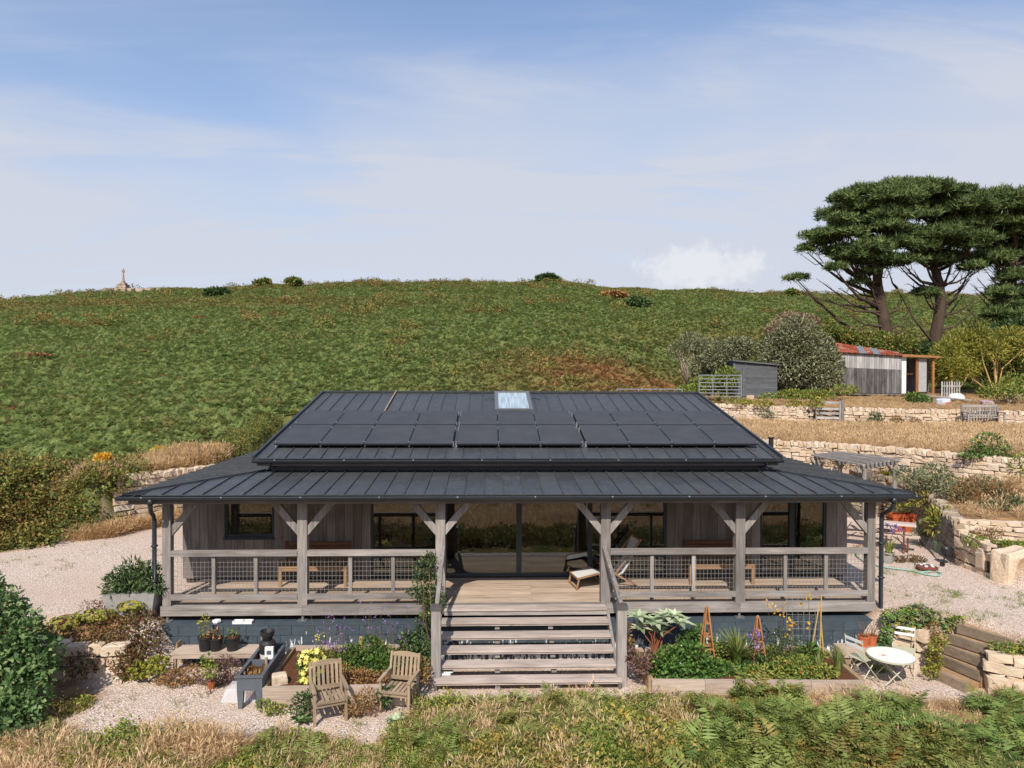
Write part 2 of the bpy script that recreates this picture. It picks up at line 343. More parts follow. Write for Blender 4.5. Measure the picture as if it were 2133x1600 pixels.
# ------------------------------------------------------------------ object helpers
ORG = {}
def place(o, parent=None):
    COL.objects.link(o)
    if parent is not None:
        o.parent = parent; ORG[o.name] = ORG[parent.name]
    return o
def tag(o, label=None, cat=None, group=None, kind=None):
    if label: o['label'] = label
    if cat: o['category'] = cat
    if group: o['group'] = group
    if kind: o['kind'] = kind
    return o
def thing(name, label, cat, loc=(0, 0, 0), rz=0.0, group=None, local=False):
    o = bpy.data.objects.new(name, None); COL.objects.link(o); o.empty_display_size = .2
    o.location = Vector([float(c) for c in loc]); o.rotation_euler = (0, 0, rz)
    ORG[o.name] = Vector((0, 0, 0)) if local else o.location.copy()
    return tag(o, label, cat, group)
class MB:
    def __init__(s): s.V = []; s.F = []
    def add(s, vs, fs):
        k = len(s.V); s.V += [tuple(float(c) for c in v) for v in vs]; s.F += [tuple(i + k for i in f) for f in fs]; return s
    def box(s, c, d, R=None):
        hx, hy, hz = d[0] / 2, d[1] / 2, d[2] / 2; c = Vector([float(k) for k in c])
        vs = [Vector((x, y, z)) for x in (-hx, hx) for y in (-hy, hy) for z in (-hz, hz)]
        if R is not None: vs = [R @ v for v in vs]
        return s.add([v + c for v in vs], [(0, 1, 3, 2), (4, 6, 7, 5), (0, 4, 5, 1), (2, 3, 7, 6), (0, 2, 6, 4), (1, 5, 7, 3)])
    def span(s, x0, x1, y0, y1, z0, z1):
        return s.box(((x0 + x1) / 2, (y0 + y1) / 2, (z0 + z1) / 2), (abs(x1 - x0), abs(y1 - y0), abs(z1 - z0)))
    def beam(s, a, b, w, h, up=(0, 0, 1)):
        a = Vector([float(k) for k in a]); b = Vector([float(k) for k in b]); d = b - a; l = d.length
        if l < 1e-6: return s
        d /= l; u = Vector(up); sd_ = d.cross(u)
        if sd_.length < 1e-4: sd_ = d.cross(Vector((1, 0, 0)))
        sd_.normalize(); u = sd_.cross(d)
        R = Matrix((d, sd_, u)).transposed()
        return s.box((a + b) / 2, (l, w, h), R)
    def tube(s, pts, r, n=6, cap=True):
        P = [Vector([float(k) for k in p]) for p in pts]; m = len(P)
        rr = [r] * m if isinstance(r, (int, float)) else list(r)
        ref = Vector((.31, .17, .93)); vs = []; fs = []
        for i, p in enumerate(P):
            t = (P[min(i + 1, m - 1)] - P[max(i - 1, 0)])
            if t.length < 1e-7: t = Vector((0, 0, 1))
            t.normalize(); u = t.cross(ref)
            if u.length < .05: u = t.cross(Vector((1, 0, 0)))
            u.normalize(); w = t.cross(u)
            for k in range(n):
                a = 2 * math.pi * k / n; vs.append(p + (u * math.cos(a) + w * math.sin(a)) * rr[i])
        for i in range(m - 1):
            for k in range(n):
                k2 = (k + 1) % n; fs.append((i * n + k, i * n + k2, (i + 1) * n + k2, (i + 1) * n + k))
        if cap: fs += [tuple(range(n))[::-1], tuple((m - 1) * n + k for k in range(n))]
        return s.add(vs, fs)
    def lathe(s, prof, c=(0, 0, 0), n=16, sq=None):
        vs = []; fs = []; m = len(prof)
        for r, z in prof:
            for k in range(n):
                a = 2 * math.pi * k / n; x, y = math.cos(a), math.sin(a)
                vs.append((c[0] + r * x, c[1] + r * y, c[2] + z))
        for i in range(m - 1):
            for k in range(n):
                k2 = (k + 1) % n; fs.append((i * n + k, i * n + k2, (i + 1) * n + k2, (i + 1) * n + k))
        if prof[0][0] > 1e-4: fs.append(tuple(range(n))[::-1])
        if prof[-1][0] > 1e-4: fs.append(tuple((m - 1) * n + k for k in range(n)))
        return s.add(vs, fs)
    def mesh(s, name, m, off=Vector((0, 0, 0)), smooth=False):
        me = bpy.data.meshes.new(name); me.from_pydata([(v[0] - off.x, v[1] - off.y, v[2] - off.z) for v in s.V], [], s.F)
        me.materials.append(m)
        if smooth: me.polygons.foreach_set('use_smooth', [True] * len(me.polygons))
        me.update(); return me
    def build(s, name, m, parent=None, smooth=False, **tags):
        off = ORG[parent.name] if parent is not None else Vector((0, 0, 0))
        o = bpy.data.objects.new(name, s.mesh(name, m, off, smooth)); place(o, parent)
        if parent is None: ORG[o.name] = Vector((0, 0, 0))
        return tag(o, **tags)
def B(name, m, parent, x0, x1, y0, y1, z0, z1): return MB().span(x0, x1, y0, y1, z0, z1).build(name, m, parent)
def piece(name, me, parent, loc, rot=(0, 0, 0), scl=(1, 1, 1)):
    o = bpy.data.objects.new(name, me); COL.objects.link(o); o.parent = parent; ORG[o.name] = ORG[parent.name]
    o.location = Vector([float(c) for c in loc]) - ORG[parent.name]; o.rotation_euler = rot; o.scale = scl; return o
def copy_tree(o, parent=None):
    c = o.copy(); COL.objects.link(c); c.parent = parent; ORG[c.name] = ORG[o.name]
    for ch in list(o.children): copy_tree(ch, c)
    return c

# fast mesh from arrays of quads, with a per-corner-vertex tint
def qmesh(name, V, m, tint=None, k=4):
    V = np.asarray(V, np.float32).reshape(-1, 3); nf = len(V) // k
    me = bpy.data.meshes.new(name); me.vertices.add(len(V)); me.vertices.foreach_set('co', V.ravel())
    me.loops.add(len(V)); me.loops.foreach_set('vertex_index', np.arange(len(V), dtype=np.int32))
    me.polygons.add(nf); me.polygons.foreach_set('loop_start', np.arange(0, len(V), k, dtype=np.int32))
    me.materials.append(m); me.update(calc_edges=True)
    if tint is not None:
        a = me.attributes.new('tint', 'FLOAT', 'POINT'); a.data.foreach_set('value', np.repeat(np.asarray(tint, np.float32), k))
    return me
def unit(a): return a / np.maximum(np.linalg.norm(a, axis=-1, keepdims=True), 1e-9)
def leaf_quads(P, D, Nn, Lg, W, fold=.12):
    P = np.asarray(P); D = unit(D); Sd = unit(np.cross(D, Nn)); U = np.cross(Sd, D)
    Lg = np.asarray(Lg)[:, None] * np.ones((len(P), 1)); W = np.asarray(W)[:, None] * np.ones((len(P), 1))
    a = P; c = P + D * Lg - U * Lg * fold; mid = P + D * Lg * .48 + U * Lg * fold * .5
    return np.stack([a, mid + Sd * W * .5, c, mid - Sd * W * .5], 1)
def rdir(n, up=0.0):
    d = unit(RNG.normal(size=(n, 3))); d[:, 2] += up; return unit(d)
def blob_points(n, blobs, shell=3.0):
    """n points in ellipsoids ((cx,cy,cz),(rx,ry,rz)), biased to their skins; also outward directions"""
    w = np.array([b[1][0] * b[1][1] + b[1][1] * b[1][2] + b[1][0] * b[1][2] for b in blobs]); k = RNG.choice(len(blobs), n, p=w / w.sum())
    C = np.array([b[0] for b in blobs], float)[k]; R_ = np.array([b[1] for b in blobs], float)[k]
    d = unit(RNG.normal(size=(n, 3))); r = RNG.random(n) ** (1 / shell)
    return C + d * R_ * r[:, None], d
def lumps(c, r, n, f=.5, flat=1.0):
    """break an ellipsoid into n smaller ones over its skin for an uneven outline"""
    out = []
    for i in range(n):
        d = unit(RNG.normal(size=3)); d[2] = abs(d[2]) * 1.0 - .25
        k = RNG.uniform(.45, .75); s = f * RNG.uniform(.7, 1.25)
        out.append(((c[0] + d[0] * r[0] * k, c[1] + d[1] * r[1] * k, c[2] + d[2] * r[2] * k), (r[0] * s, r[1] * s, r[2] * s * flat)))
    return out
def foliage_mesh(name, m, blobs, n, L, W, shell=3.0, up=.35, out=.9, rnd=.7, droop=0.0, zmin=None, tint=None):
    P, d = blob_points(n, blobs, shell)
    if zmin is not None:
        P[:, 2] = np.maximum(P[:, 2], zmin + RNG.random(n) * .05)
    D = d * out + rdir(n) * rnd; D[:, 2] += up * .5 - droop
    Nn = d * .6 + rdir(n) * .5 + np.array([0, 0, up + .3])
    lg = L * RNG.uniform(.65, 1.35, n); w = W * RNG.uniform(.7, 1.3, n)
    q = leaf_quads(P, D, Nn, lg, w)
    tn = RNG.random(n) if tint is None else tint(P)
    return q, tn
def fol(name, mkey, parent, q, tn):
    off = np.array(ORG[parent.name]); me = qmesh(name, np.asarray(q).reshape(-1, 3) - off, LM[mkey], tn)
    o = bpy.data.objects.new(name, me); return place(o, parent)
def stems(parent, base, tips, r0, r1, m, name='stem', bend=.15, n=5):
    mb = MB()
    for t in tips:
        b = Vector(base) + Vector((random.uniform(-.05, .05), random.uniform(-.05, .05), 0)); t = Vector([float(k) for k in t])
        mid = b.lerp(t, .5) + Vector((random.uniform(-1, 1), random.uniform(-1, 1), .5)) * bend * (t - b).length
        pts = [b, b.lerp(mid, .55), mid, mid.lerp(t, .6), t]
        mb.tube(pts, [r0 + (r1 - r0) * i / 4 for i in range(5)], n, False)
    return mb.build(name, m, parent)
def shrub(name, label, cat, base, blobs, mkey, n, L, W, group=None, stem_m=None, nstem=5, r0=.02, flowers=None, **kw):
    t = thing(name, label, cat, base, 0, group)
    zmin = kw.pop('zmin', base[2] + .02)
    q, tn = foliage_mesh('foliage', mkey, blobs, n, L, W, zmin=zmin, **kw)
    fol('foliage', mkey, t, q, tn)
    if nstem:
        tips = [blobs[i % len(blobs)][0] for i in range(nstem)]
        stems(t, base, tips, r0, r0 * .4, stem_m or STEM)
    for fl in (flowers or []):
        fk, fn, fs, fb = fl[:4]
        P, d = blob_points(fn, fb or blobs, 8.0)
        # every flower: five petals
        PP = np.repeat(P, 5, 0); dd = np.repeat(unit(d + np.array([0, -.3, .6])), 5, 0)
        t1 = unit(np.cross(dd, np.array([.3, .5, .81]))); t2 = np.cross(dd, t1); a = np.tile(np.arange(5) * 2 * math.pi / 5, fn)[:, None]
        D = t1 * np.cos(a) + t2 * np.sin(a) + dd * .35
        qq = leaf_quads(PP, D, dd, np.full(len(PP), fs), np.full(len(PP), fs * .75)); fol(fl[4] if len(fl) > 4 else 'blossoms', fk, t, qq, RNG.random(len(PP)))
    return t

# ------------------------------------------------------------------ scattered ground cover ("stuff") by geometry nodes
def src_collection(name, meshes):
    c = bpy.data.collections.new(name)
    for i, me in enumerate(meshes):
        o = bpy.data.objects.new('%s_%02d' % (name, i), me); c.objects.link(o)
    return c
def scatter(name, P, rot, scl, tint, coll, nvar, label=None, cat=None):
    n = len(P); me = bpy.data.meshes.new(name); me.vertices.add(n); me.vertices.foreach_set('co', np.asarray(P, np.float32).ravel())
    for an, ty, key, v in (('rot', 'FLOAT_VECTOR', 'vector', rot), ('scl', 'FLOAT', 'value', scl), ('itint', 'FLOAT', 'value', tint), ('idx', 'INT', 'value', RNG.integers(0, nvar, n))):
        a = me.attributes.new(an, ty, 'POINT'); a.data.foreach_set(key, np.asarray(v, np.int32 if ty == 'INT' else np.float32).ravel())
    me.update()
    o = bpy.data.objects.new(name, me); COL.objects.link(o); ORG[o.name] = Vector((0, 0, 0))
    ng = bpy.data.node_groups.new(name, 'GeometryNodeTree')
    ng.interface.new_socket('Geometry', in_out='INPUT', socket_type='NodeSocketGeometry'); ng.interface.new_socket('Geometry', in_out='OUTPUT', socket_type='NodeSocketGeometry')
    N = ng.nodes.new; gi = N('NodeGroupInput'); go = N('NodeGroupOutput'); ci = N('GeometryNodeCollectionInfo'); ip = N('GeometryNodeInstanceOnPoints')
    ci.inputs['Collection'].default_value = coll; ci.inputs['Separate Children'].default_value = True; ci.inputs['Reset Children'].default_value = True
    ip.inputs['Pick Instance'].default_value = True
    def na(an, ty):
        x = N('GeometryNodeInputNamedAttribute'); x.data_type = ty; x.inputs['Name'].default_value = an; return x.outputs['Attribute']
    L = ng.links.new
    L(gi.outputs[0], ip.inputs['Points']); L(ci.outputs[0], ip.inputs['Instance']); L(na('idx', 'INT'), ip.inputs['Instance Index'])
    L(na('rot', 'FLOAT_VECTOR'), ip.inputs['Rotation']); L(na('scl', 'FLOAT'), ip.inputs['Scale']); L(ip.outputs[0], go.inputs[0])
    md = o.modifiers.new('scatter', 'NODES'); md.node_group = ng
    return tag(o, label, cat, None, 'stuff')

def frond_quads(base, az, length, lean, detail, width=.42):
    """one bracken frond: arching midrib with pinnae; returns quads"""
    n = 10
    t = np.linspace(.25, 1, n); out = []
    hd = np.array([math.cos(az), math.sin(az), 0.0]); sd_ = np.array([-hd[1], hd[0], 0.0])
    def mid(s): # arch: up first, then over
        ang = lean * s
        return base + hd * (length * (s * .16 + .45 * s * s)) + np.array([0, 0, 1.0]) * length * (s * .98 - (.18 + lean) * s * s)
    Q = []
    # midrib
    for i in range(4):
        a, b = mid(i / 4), mid((i + 1) / 4); w = .010 * (1 - i / 5)
        Q.append([a - sd_ * w, a + sd_ * w, b + sd_ * w * .8, b - sd_ * w * .8])
    for i, s in enumerate(t):
        p = mid(s); tg = unit(mid(min(1, s + .02)) - mid(s - .02)); pl = length * width * (1 - ((s - .25) / .75) ** 1.2) * RNG.uniform(.85, 1.1) + .03
        nrm = np.cross(sd_, tg)
        for sg in (-1, 1):
            d = unit(sd_ * sg * .9 + tg * .42 - np.array([0, 0, .18]) + RNG.normal(size=3) * .07); w = length * (.03 if detail else .06)
            wd = np.cross(nrm, d)
            if not detail:
                Q.append([p, p + d * pl * .45 + wd * w * .5, p + d * pl, p + d * pl * .45 - wd * w * .5])
            else:
                m = 5
                for j in range(m):
                    f = (j + .4) / m; pw = w * (1.1 - .8 * f); q0 = p + d * pl * f; st = d * pl * .15
                    for s2 in (-1, 1):
                        e = q0 + wd * s2 * pw + d * pl * .10
                        Q.append([q0 - st * .5, q0 + (e - q0) * .5 - st * .35, e, q0 + (e - q0) * .5 + st * .45])
                Q.append([p - wd * .004, p + wd * .004, p + d * pl + wd * .001, p + d * pl - wd * .001])
    return Q
def bracken_mesh(name, nf, detail, h=.75):
    Q = []; T = []
    for i in range(nf):
        az = RNG.uniform(0, 2 * math.pi); l = h * RNG.uniform(.75, 1.25)
        b = np.array([RNG.normal() * .08, RNG.normal() * .08, 0.0])
        q = frond_quads(b, az, l, RNG.uniform(.05, .45), False); tt = np.clip(RNG.normal(.5, .26 if detail else .15), 0, 1)
        Q += q; T += list(np.clip(tt + RNG.normal(size=len(q)) * .13, 0, 1))
    return qmesh(name, np.array(Q), LM['fern' if detail else 'bracken'], np.array(T))
def tuft_mesh(name, nb, h, spread, w, mkey, seed_heads=False):
    a = RNG.uniform(0, 2 * math.pi, nb); ln = RNG.uniform(.1, 1.0, nb) * spread; hh = h * RNG.uniform(.5, 1.2, nb)
    b = np.stack([RNG.normal(size=nb) * .06 * (spread + .4), RNG.normal(size=nb) * .06 * (spread + .4), np.zeros(nb)], 1)
    hd = np.stack([np.cos(a), np.sin(a), np.zeros(nb)], 1); sd_ = np.stack([-np.sin(a), np.cos(a), np.zeros(nb)], 1)
    rot = RNG.uniform(0, math.pi, nb)[:, None]; sd_ = sd_ * np.cos(rot) + hd * np.sin(rot) * .6
    z = np.array([0, 0, 1.0])
    m1 = b + hd * (ln * hh * .35)[:, None] + z * (hh * .6)[:, None]; tip = b + hd * (ln * hh)[:, None] + z * (hh * (1 - .25 * ln))[:, None]
    ww = w * RNG.uniform(.6, 1.4, nb)[:, None]
    q1 = np.stack([b - sd_ * ww, b + sd_ * ww, m1 + sd_ * ww * .8, m1 - sd_ * ww * .8], 1); q2 = np.stack([m1 - sd_ * ww * .8, m1 + sd_ * ww * .8, tip + sd_ * ww * .15, tip - sd_ * ww * .15], 1)
    q = np.concatenate([q1, q2]); tn = np.clip(RNG.normal(.5, .25, nb), 0, 1); tn = np.concatenate([tn, tn])
    if seed_heads:
        k = RNG.random(nb) < .6; d = unit(tip - m1)[k]; s_ = sd_[k]; p = tip[k]
        q3 = np.stack([p - d * .02, p + s_ * .012 + d * .05, p + d * .13, p - s_ * .012 + d * .05], 1); q = np.concatenate([q, q3]); tn = np.concatenate([tn, np.full(k.sum(), .85)])
    return qmesh(name, q, LM[mkey], tn)
def clump_mesh(name, n, r, h, L, W, mkey):
    bl = [((RNG.normal() * r * .4, RNG.normal() * r * .4, h * RNG.uniform(.25, .55)), (r * .6, r * .6, h * .45)) for _ in range(4)]
    q, tn = foliage_mesh(name, mkey, bl, n, L, W, zmin=.01, up=.6); return qmesh(name, q, LM[mkey], tn)
# ------------------------------------------------------------------ terrain
def sstep(a, b, x): t = np.clip((x - a) / (b - a), 0, 1); return t * t * (3 - 2 * t)
def inside(poly, x, y):
    r = np.zeros(np.shape(x), bool); n = len(poly)
    for i in range(n):
        x1, y1 = poly[i]; x2, y2 = poly[(i + 1) % n]
        if y1 == y2: continue
        c = ((y1 > y) != (y2 > y)) & (x < (x2 - x1) * (y - y1) / (y2 - y1) + x1); r ^= c
    return r
def dist_poly(pts, x, y, closed=True):
    d = np.full(np.shape(x), 1e9); n = len(pts)
    for i in range(n if closed else n - 1):
        ax, ay = pts[i][0], pts[i][1]; bx, by = pts[(i + 1) % n][0], pts[(i + 1) % n][1]
        dx, dy = bx - ax, by - ay; t = np.clip(((x - ax) * dx + (y - ay) * dy) / (dx * dx + dy * dy + 1e-12), 0, 1)
        d = np.minimum(d, np.hypot(x - ax - t * dx, y - ay - t * dy))
    return d
_nz = np.random.default_rng(5); _ng = _nz.random((64, 64))
def vnoise(x, y, s):
    x = np.asarray(x, float) / s + 100.3; y = np.asarray(y, float) / s + 100.7; xi = np.floor(x).astype(int); yi = np.floor(y).astype(int); fx = x - xi; fy = y - yi
    fx = fx * fx * (3 - 2 * fx); fy = fy * fy * (3 - 2 * fy); g = lambda i, j: _ng[i % 64, j % 64]
    return (g(xi, yi) * (1 - fx) + g(xi + 1, yi) * fx) * (1 - fy) + (g(xi, yi + 1) * (1 - fx) + g(xi + 1, yi + 1) * fx) * fy
GZ = -1.05; YZ = -0.12
W_LEFT = [(-11.85, 7.6), (-11.06, 8.5), (-9.9, 10.2), (-9.4, 12.0), (-9.4, 17.0)]
W1 = [(11.0, 3.35), (11.55, 4.8), (12.15, 6.2), (12.5, 7.6), (12.4, 9.0), (11.7, 10.0)]
W2 = [(8.7, 12.6), (9.7, 11.8), (11.2, 10.85), (12.4, 9.7), (13.4, 8.45), (14.1, 7.35), (15.2, 6.4)]
W3A = [(9.4, 20.1), (11.9, 18.4), (13.55, 17.25)]
W3B = [(14.95, 16.75), (17.0, 15.55), (20.8, 14.1), (24.0, 13.1)]
POLY_YARD = [(-60, -2.5), (-14, -.6), (-9.5, -.25), (-7.35, -.2), (-7.3, .9), (7.2, .9), (7.25, -.12), (7.5, -.4), (7.85, -.5), (8.3, -.42), (8.7, -.75), (9.0, -1.65), (9.5, -2.3), (10.2, -2.8), (16, -3.6), (60, -8), (60, 30), (-60, 30)]
POLY_HILL = [(-11.75, 7.65)] + [(x - .15, y + .15) for x, y in W_LEFT[1:]] + [(8.6, 17.2), (320, 17.2), (320, 700), (-500, 700), (-500, -60), (-30, -6), (-17, 1.5), (-13.6, 4.9)]
POLY_T1 = [(x + .22, y + .1) for x, y in W1] + [(11.5, 12), (60, 12), (60, 3.2)]
POLY_T1B = [(11.15, 1.5), (11.15, 3.3), (60, 3.1), (60, 1.5)]
POLY_T2 = [(x + .15, y + .2) for x, y in W2] + [(60, 6.0), (60, 40), (8.8, 40)]
POLY_T3 = [(x + .1, y + .25) for x, y in W3A] + [(13.6, 17.5), (15.0, 17.0)] + [(x + .1, y + .25) for x, y in W3B] + [(60, 12), (60, 60), (9.5, 60)]
CREST_X = [-400, -200, -97, -73, -41, -20, -3, 10, 16, 36, 62, 109, 300]
CREST_Z = [4, 9, 17.3, 20.7, 22.0, 22.5, 22.7, 23.6, 22.6, 21.6, 21.0, 21.0, 17]
def H(x, y):
    x = np.asarray(x, float); y = np.asarray(y, float)
    g = GZ - .15 * np.maximum(0, -3.4 - y) * (1 - .35 * sstep(-30, -80, y)) + .05 * (vnoise(x, y, 1.3) - .5) * sstep(-2.2, -3.4, y) + .5 * (vnoise(x, y, 7) - .5) * sstep(-4, -12, y)
    g = np.where(y < -110, g + (-110 - y) * .1, g)
    ins = inside(POLY_YARD, x, y); d = dist_poly(POLY_YARD, x, y)
    yard = YZ + .02 * (vnoise(x, y, 1.1) - .5)
    w = np.where((x > 7.2) & (x < 9.0), .32, .85) + 1.6 * sstep(9.0, 10, x)
    h = np.where(ins, yard, yard + (g - yard) * sstep(0, w, d))
    # hill
    ih = inside(POLY_HILL, x, y); dh = dist_poly(POLY_HILL, x, y)
    crest = np.interp(x, CREST_X, CREST_Z) + .8 * (vnoise(x, y, 9) - .5)
    t = np.clip((y - 9.5) / 120.5, 0, 1); zl = 1.42 + (crest - 1.42) * t ** 1.02
    zr = np.interp(y, [0, 16, 26, 32, 44, 70, 130], [3.1, 3.1, 3.3, 3.8, 6.2, 11.5, 0]); zr = np.where(y > 70, 11.5 + (crest - 11.5) * np.clip((y - 70) / 60, 0, 1), zr)
    b = sstep(4, 13, x) * (1 - sstep(60, 110, y)); zh = zl + (zr - zl) * b
    zh = zh + .55 * (vnoise(x, y, 6) - .5) * sstep(20, 34, y) - np.maximum(0, y - 131) * .16
    wd = .2 + 2.6 * sstep(-12.3, -13.8, x)
    h = np.where(ih, h + (zh - h) * sstep(0, wd, dh), h)
    d1 = dist_poly(W1, x, y, False)
    h = np.where(inside(POLY_T1B, x, y), .52, h)
    h = np.where(inside(POLY_T1, x, y), .88 + .42 * np.clip((y - 3.3) / 4.5, 0, 1) + .03 * d1, h)
    d2 = dist_poly(W2, x, y, False)
    h = np.where(inside(POLY_T2, x, y), 2.06 + .055 * np.clip(d2, 0, 7.5), h)
    d3 = np.minimum(dist_poly(W3A, x, y, False), dist_poly(W3B, x, y, False))
    h = np.where(inside(POLY_T3, x, y), np.maximum(3.05 + .02 * np.clip(d3, 0, 12), np.where(y > 22, zh, -9)), h)
    return h
def Hs(x, y): return float(H(np.array([x]), np.array([y]))[0])

def axis(fine0, fine1, step, out0, out1):
    a = [fine0]; s = step
    while a[-1] > out0: s *= 1.16; a.append(a[-1] - s)
    b = [fine1]; s = step
    while b[-1] < out1: s *= 1.16; b.append(b[-1] + s)
    return np.array(sorted(a[1:]) + list(np.arange(fine0, fine1, step)) + b)
GX = axis(-15.5, 24.0, .22, -700, 700); GY = axis(-5.5, 21.0, .22, -700, 136)
GY = np.concatenate([GY[GY < 132], [132, 136, 142, 150, 165, 190, 240, 330, 480, 700]])
_xx, _yy = np.meshgrid(GX, GY); _zz = H(_xx, _yy)
GRAVEL_GARDEN = [(-8.2, -.9), (-7.3, -1.5), (-7.7, -2.6), (-6.9, -3.1), (-5.6, -2.8), (-4.3, -3.0), (-3.3, -3.15), (-2.5, -3.35), (-2.15, -2.6), (-1.6, -1.9), (1.9, -1.85), (2.4, -1.75), (5.4, -1.95), (6.1, -2.05), (7.0, -2.1), (8.2, -1.9), (8.6, -1.2), (7.2, -.3), (7.1, -.05), (-7.2, -.05)]
def gravel_mask(x, y):
    n = (vnoise(x, y, .45) - .5) * .5 + (vnoise(x, y, 1.7) - .5) * .5
    hill = inside(POLY_HILL, x, y) | inside(POLY_T1, x, y) | inside(POLY_T1B, x, y) | inside(POLY_T2, x, y) | inside(POLY_T3, x, y)
    dy = np.where(inside(POLY_YARD, x, y), dist_poly(POLY_YARD, x, y), -dist_poly(POLY_YARD, x, y)); dy = np.where(y > 25, -9, dy)
    dhl = np.where(inside(POLY_HILL, x, y), -1., dist_poly(POLY_HILL, x, y)); dy = np.minimum(dy, dhl - .15)
    dg = np.where(inside(GRAVEL_GARDEN, x, y), 1, -1) * dist_poly(GRAVEL_GARDEN, x, y)
    m = np.maximum(dy, dg) + n * .5
    return np.where(hill, 0, np.clip(m / .25 + .5, 0, 1))
_gm = gravel_mask(_xx, _yy)
_hm = inside(POLY_HILL, _xx, _yy).astype(float) * (1 - sstep(6, 14, _xx) * (1 - sstep(27, 33, _yy)))
def ground_material():
    t = NT('ground'); g = t.n('ShaderNodeNewGeometry'); pos = g.outputs['Position']
    def nz(sc, det=5, r=.6): return t.noise(pos, sc, det, r)
    vo = t.n('ShaderNodeTexVoronoi'); vo.inputs['Scale'].default_value = 36; t.L(pos, vo.inputs['Vector'])
    wn = t.n('ShaderNodeTexWhiteNoise'); t.L(vo.outputs['Color'], wn.inputs['Vector'])
    c = t.ramp(wn.outputs['Value'], [(0, S(188, 168, 152)), (.3, S(214, 194, 177)), (.62, S(226, 210, 195)), (.85, S(238, 226, 214)), (1, S(174, 156, 142))])
    c = t.mix(t.rng(vo.outputs['Distance'], .34, .75), c, S(168, 144, 126, .9))
    c = t.mix(t.rng(nz(.9, 6), .40, .72, 0, .45), c, S(204, 180, 160, .95))
    c = t.mix(t.rng(nz(.22, 4, .6), .45, .66, 0, .35), c, S(186, 160, 138, .95))
    c = t.mix(t.rng(nz(5.5, 5, .7), .62, .74, 0, .5), c, S(120, 104, 82, .8))
    soil = t.ramp(nz(3.2, 6, .65), [(.3, S(104, 78, 54, .8)), (.5, S(150, 116, 80, .8)), (.7, S(184, 148, 106, .8))])
    hill = t.ramp(nz(1.6, 6, .65), [(.3, S(92, 100, 54, .8)), (.7, S(118, 118, 70, .8))])
    c = t.mix(t.attr('gravel').outputs['Fac'], t.mix(t.attr('hill').outputs['Fac'], soil, hill), c)
    hgt = t.math('ADD', vo.outputs['Distance'], t.math('MULTIPLY', nz(12, 4), .8))
    return t.fin(c, .93, .15, 0, hgt, .7, .02)
def build_ground():
    ny, nx = _zz.shape; V = np.stack([_xx, _yy, _zz], -1).reshape(-1, 3).astype(np.float32)
    i = np.arange(ny * nx).reshape(ny, nx); Q = np.stack([i[:-1, :-1], i[:-1, 1:], i[1:, 1:], i[1:, :-1]], -1).reshape(-1, 4).astype(np.int32)
    me = bpy.data.meshes.new('ground'); me.vertices.add(len(V)); me.vertices.foreach_set('co', V.ravel())
    me.loops.add(Q.size); me.loops.foreach_set('vertex_index', Q.ravel()); me.polygons.add(len(Q)); me.polygons.foreach_set('loop_start', np.arange(0, Q.size, 4, dtype=np.int32))
    me.polygons.foreach_set('use_smooth', np.ones(len(Q), bool))
    for nm, a in (('gravel', _gm), ('hill', _hm)):
        at = me.attributes.new(nm, 'FLOAT', 'POINT'); at.data.foreach_set('value', a.ravel().astype(np.float32))
    me.materials.append(ground_material()); me.update(calc_edges=True)
    o = bpy.data.objects.new('ground', me); COL.objects.link(o); tag(o, None, None, None, 'structure')
build_ground()

# ------------------------------------------------------------------ dry stone walls
import bmesh
def stone_meshes(mat, n, tag_):
    out = []
    for k in range(n):
        bm = bmesh.new(); bmesh.ops.create_cube(bm, size=1.0)
        bmesh.ops.bevel(bm, geom=bm.edges[:] , offset=random.uniform(.05, .11), segments=1, affect='EDGES', profile=.5)
        for v in bm.verts: v.co += Vector((random.uniform(-1, 1), random.uniform(-1, 1), random.uniform(-1, 1))) * .085
        me = bpy.data.meshes.new(tag_); bm.to_mesh(me); bm.free(); me.materials.append(mat); out.append(me)
    return out
STM = stone_meshes(STONE, 12, 'stone'); STG = stone_meshes(STONEG, 10, 'stone_grey')
def path_at(P, s):
    for i in range(len(P) - 1):
        a, b = np.array(P[i], float), np.array(P[i + 1], float); l = np.linalg.norm((b - a)[:2])
        if s <= l or i == len(P) - 2:
            return a + (b - a) * min(1.0, s / l), math.atan2(b[1] - a[1], b[0] - a[0])
        s -= l
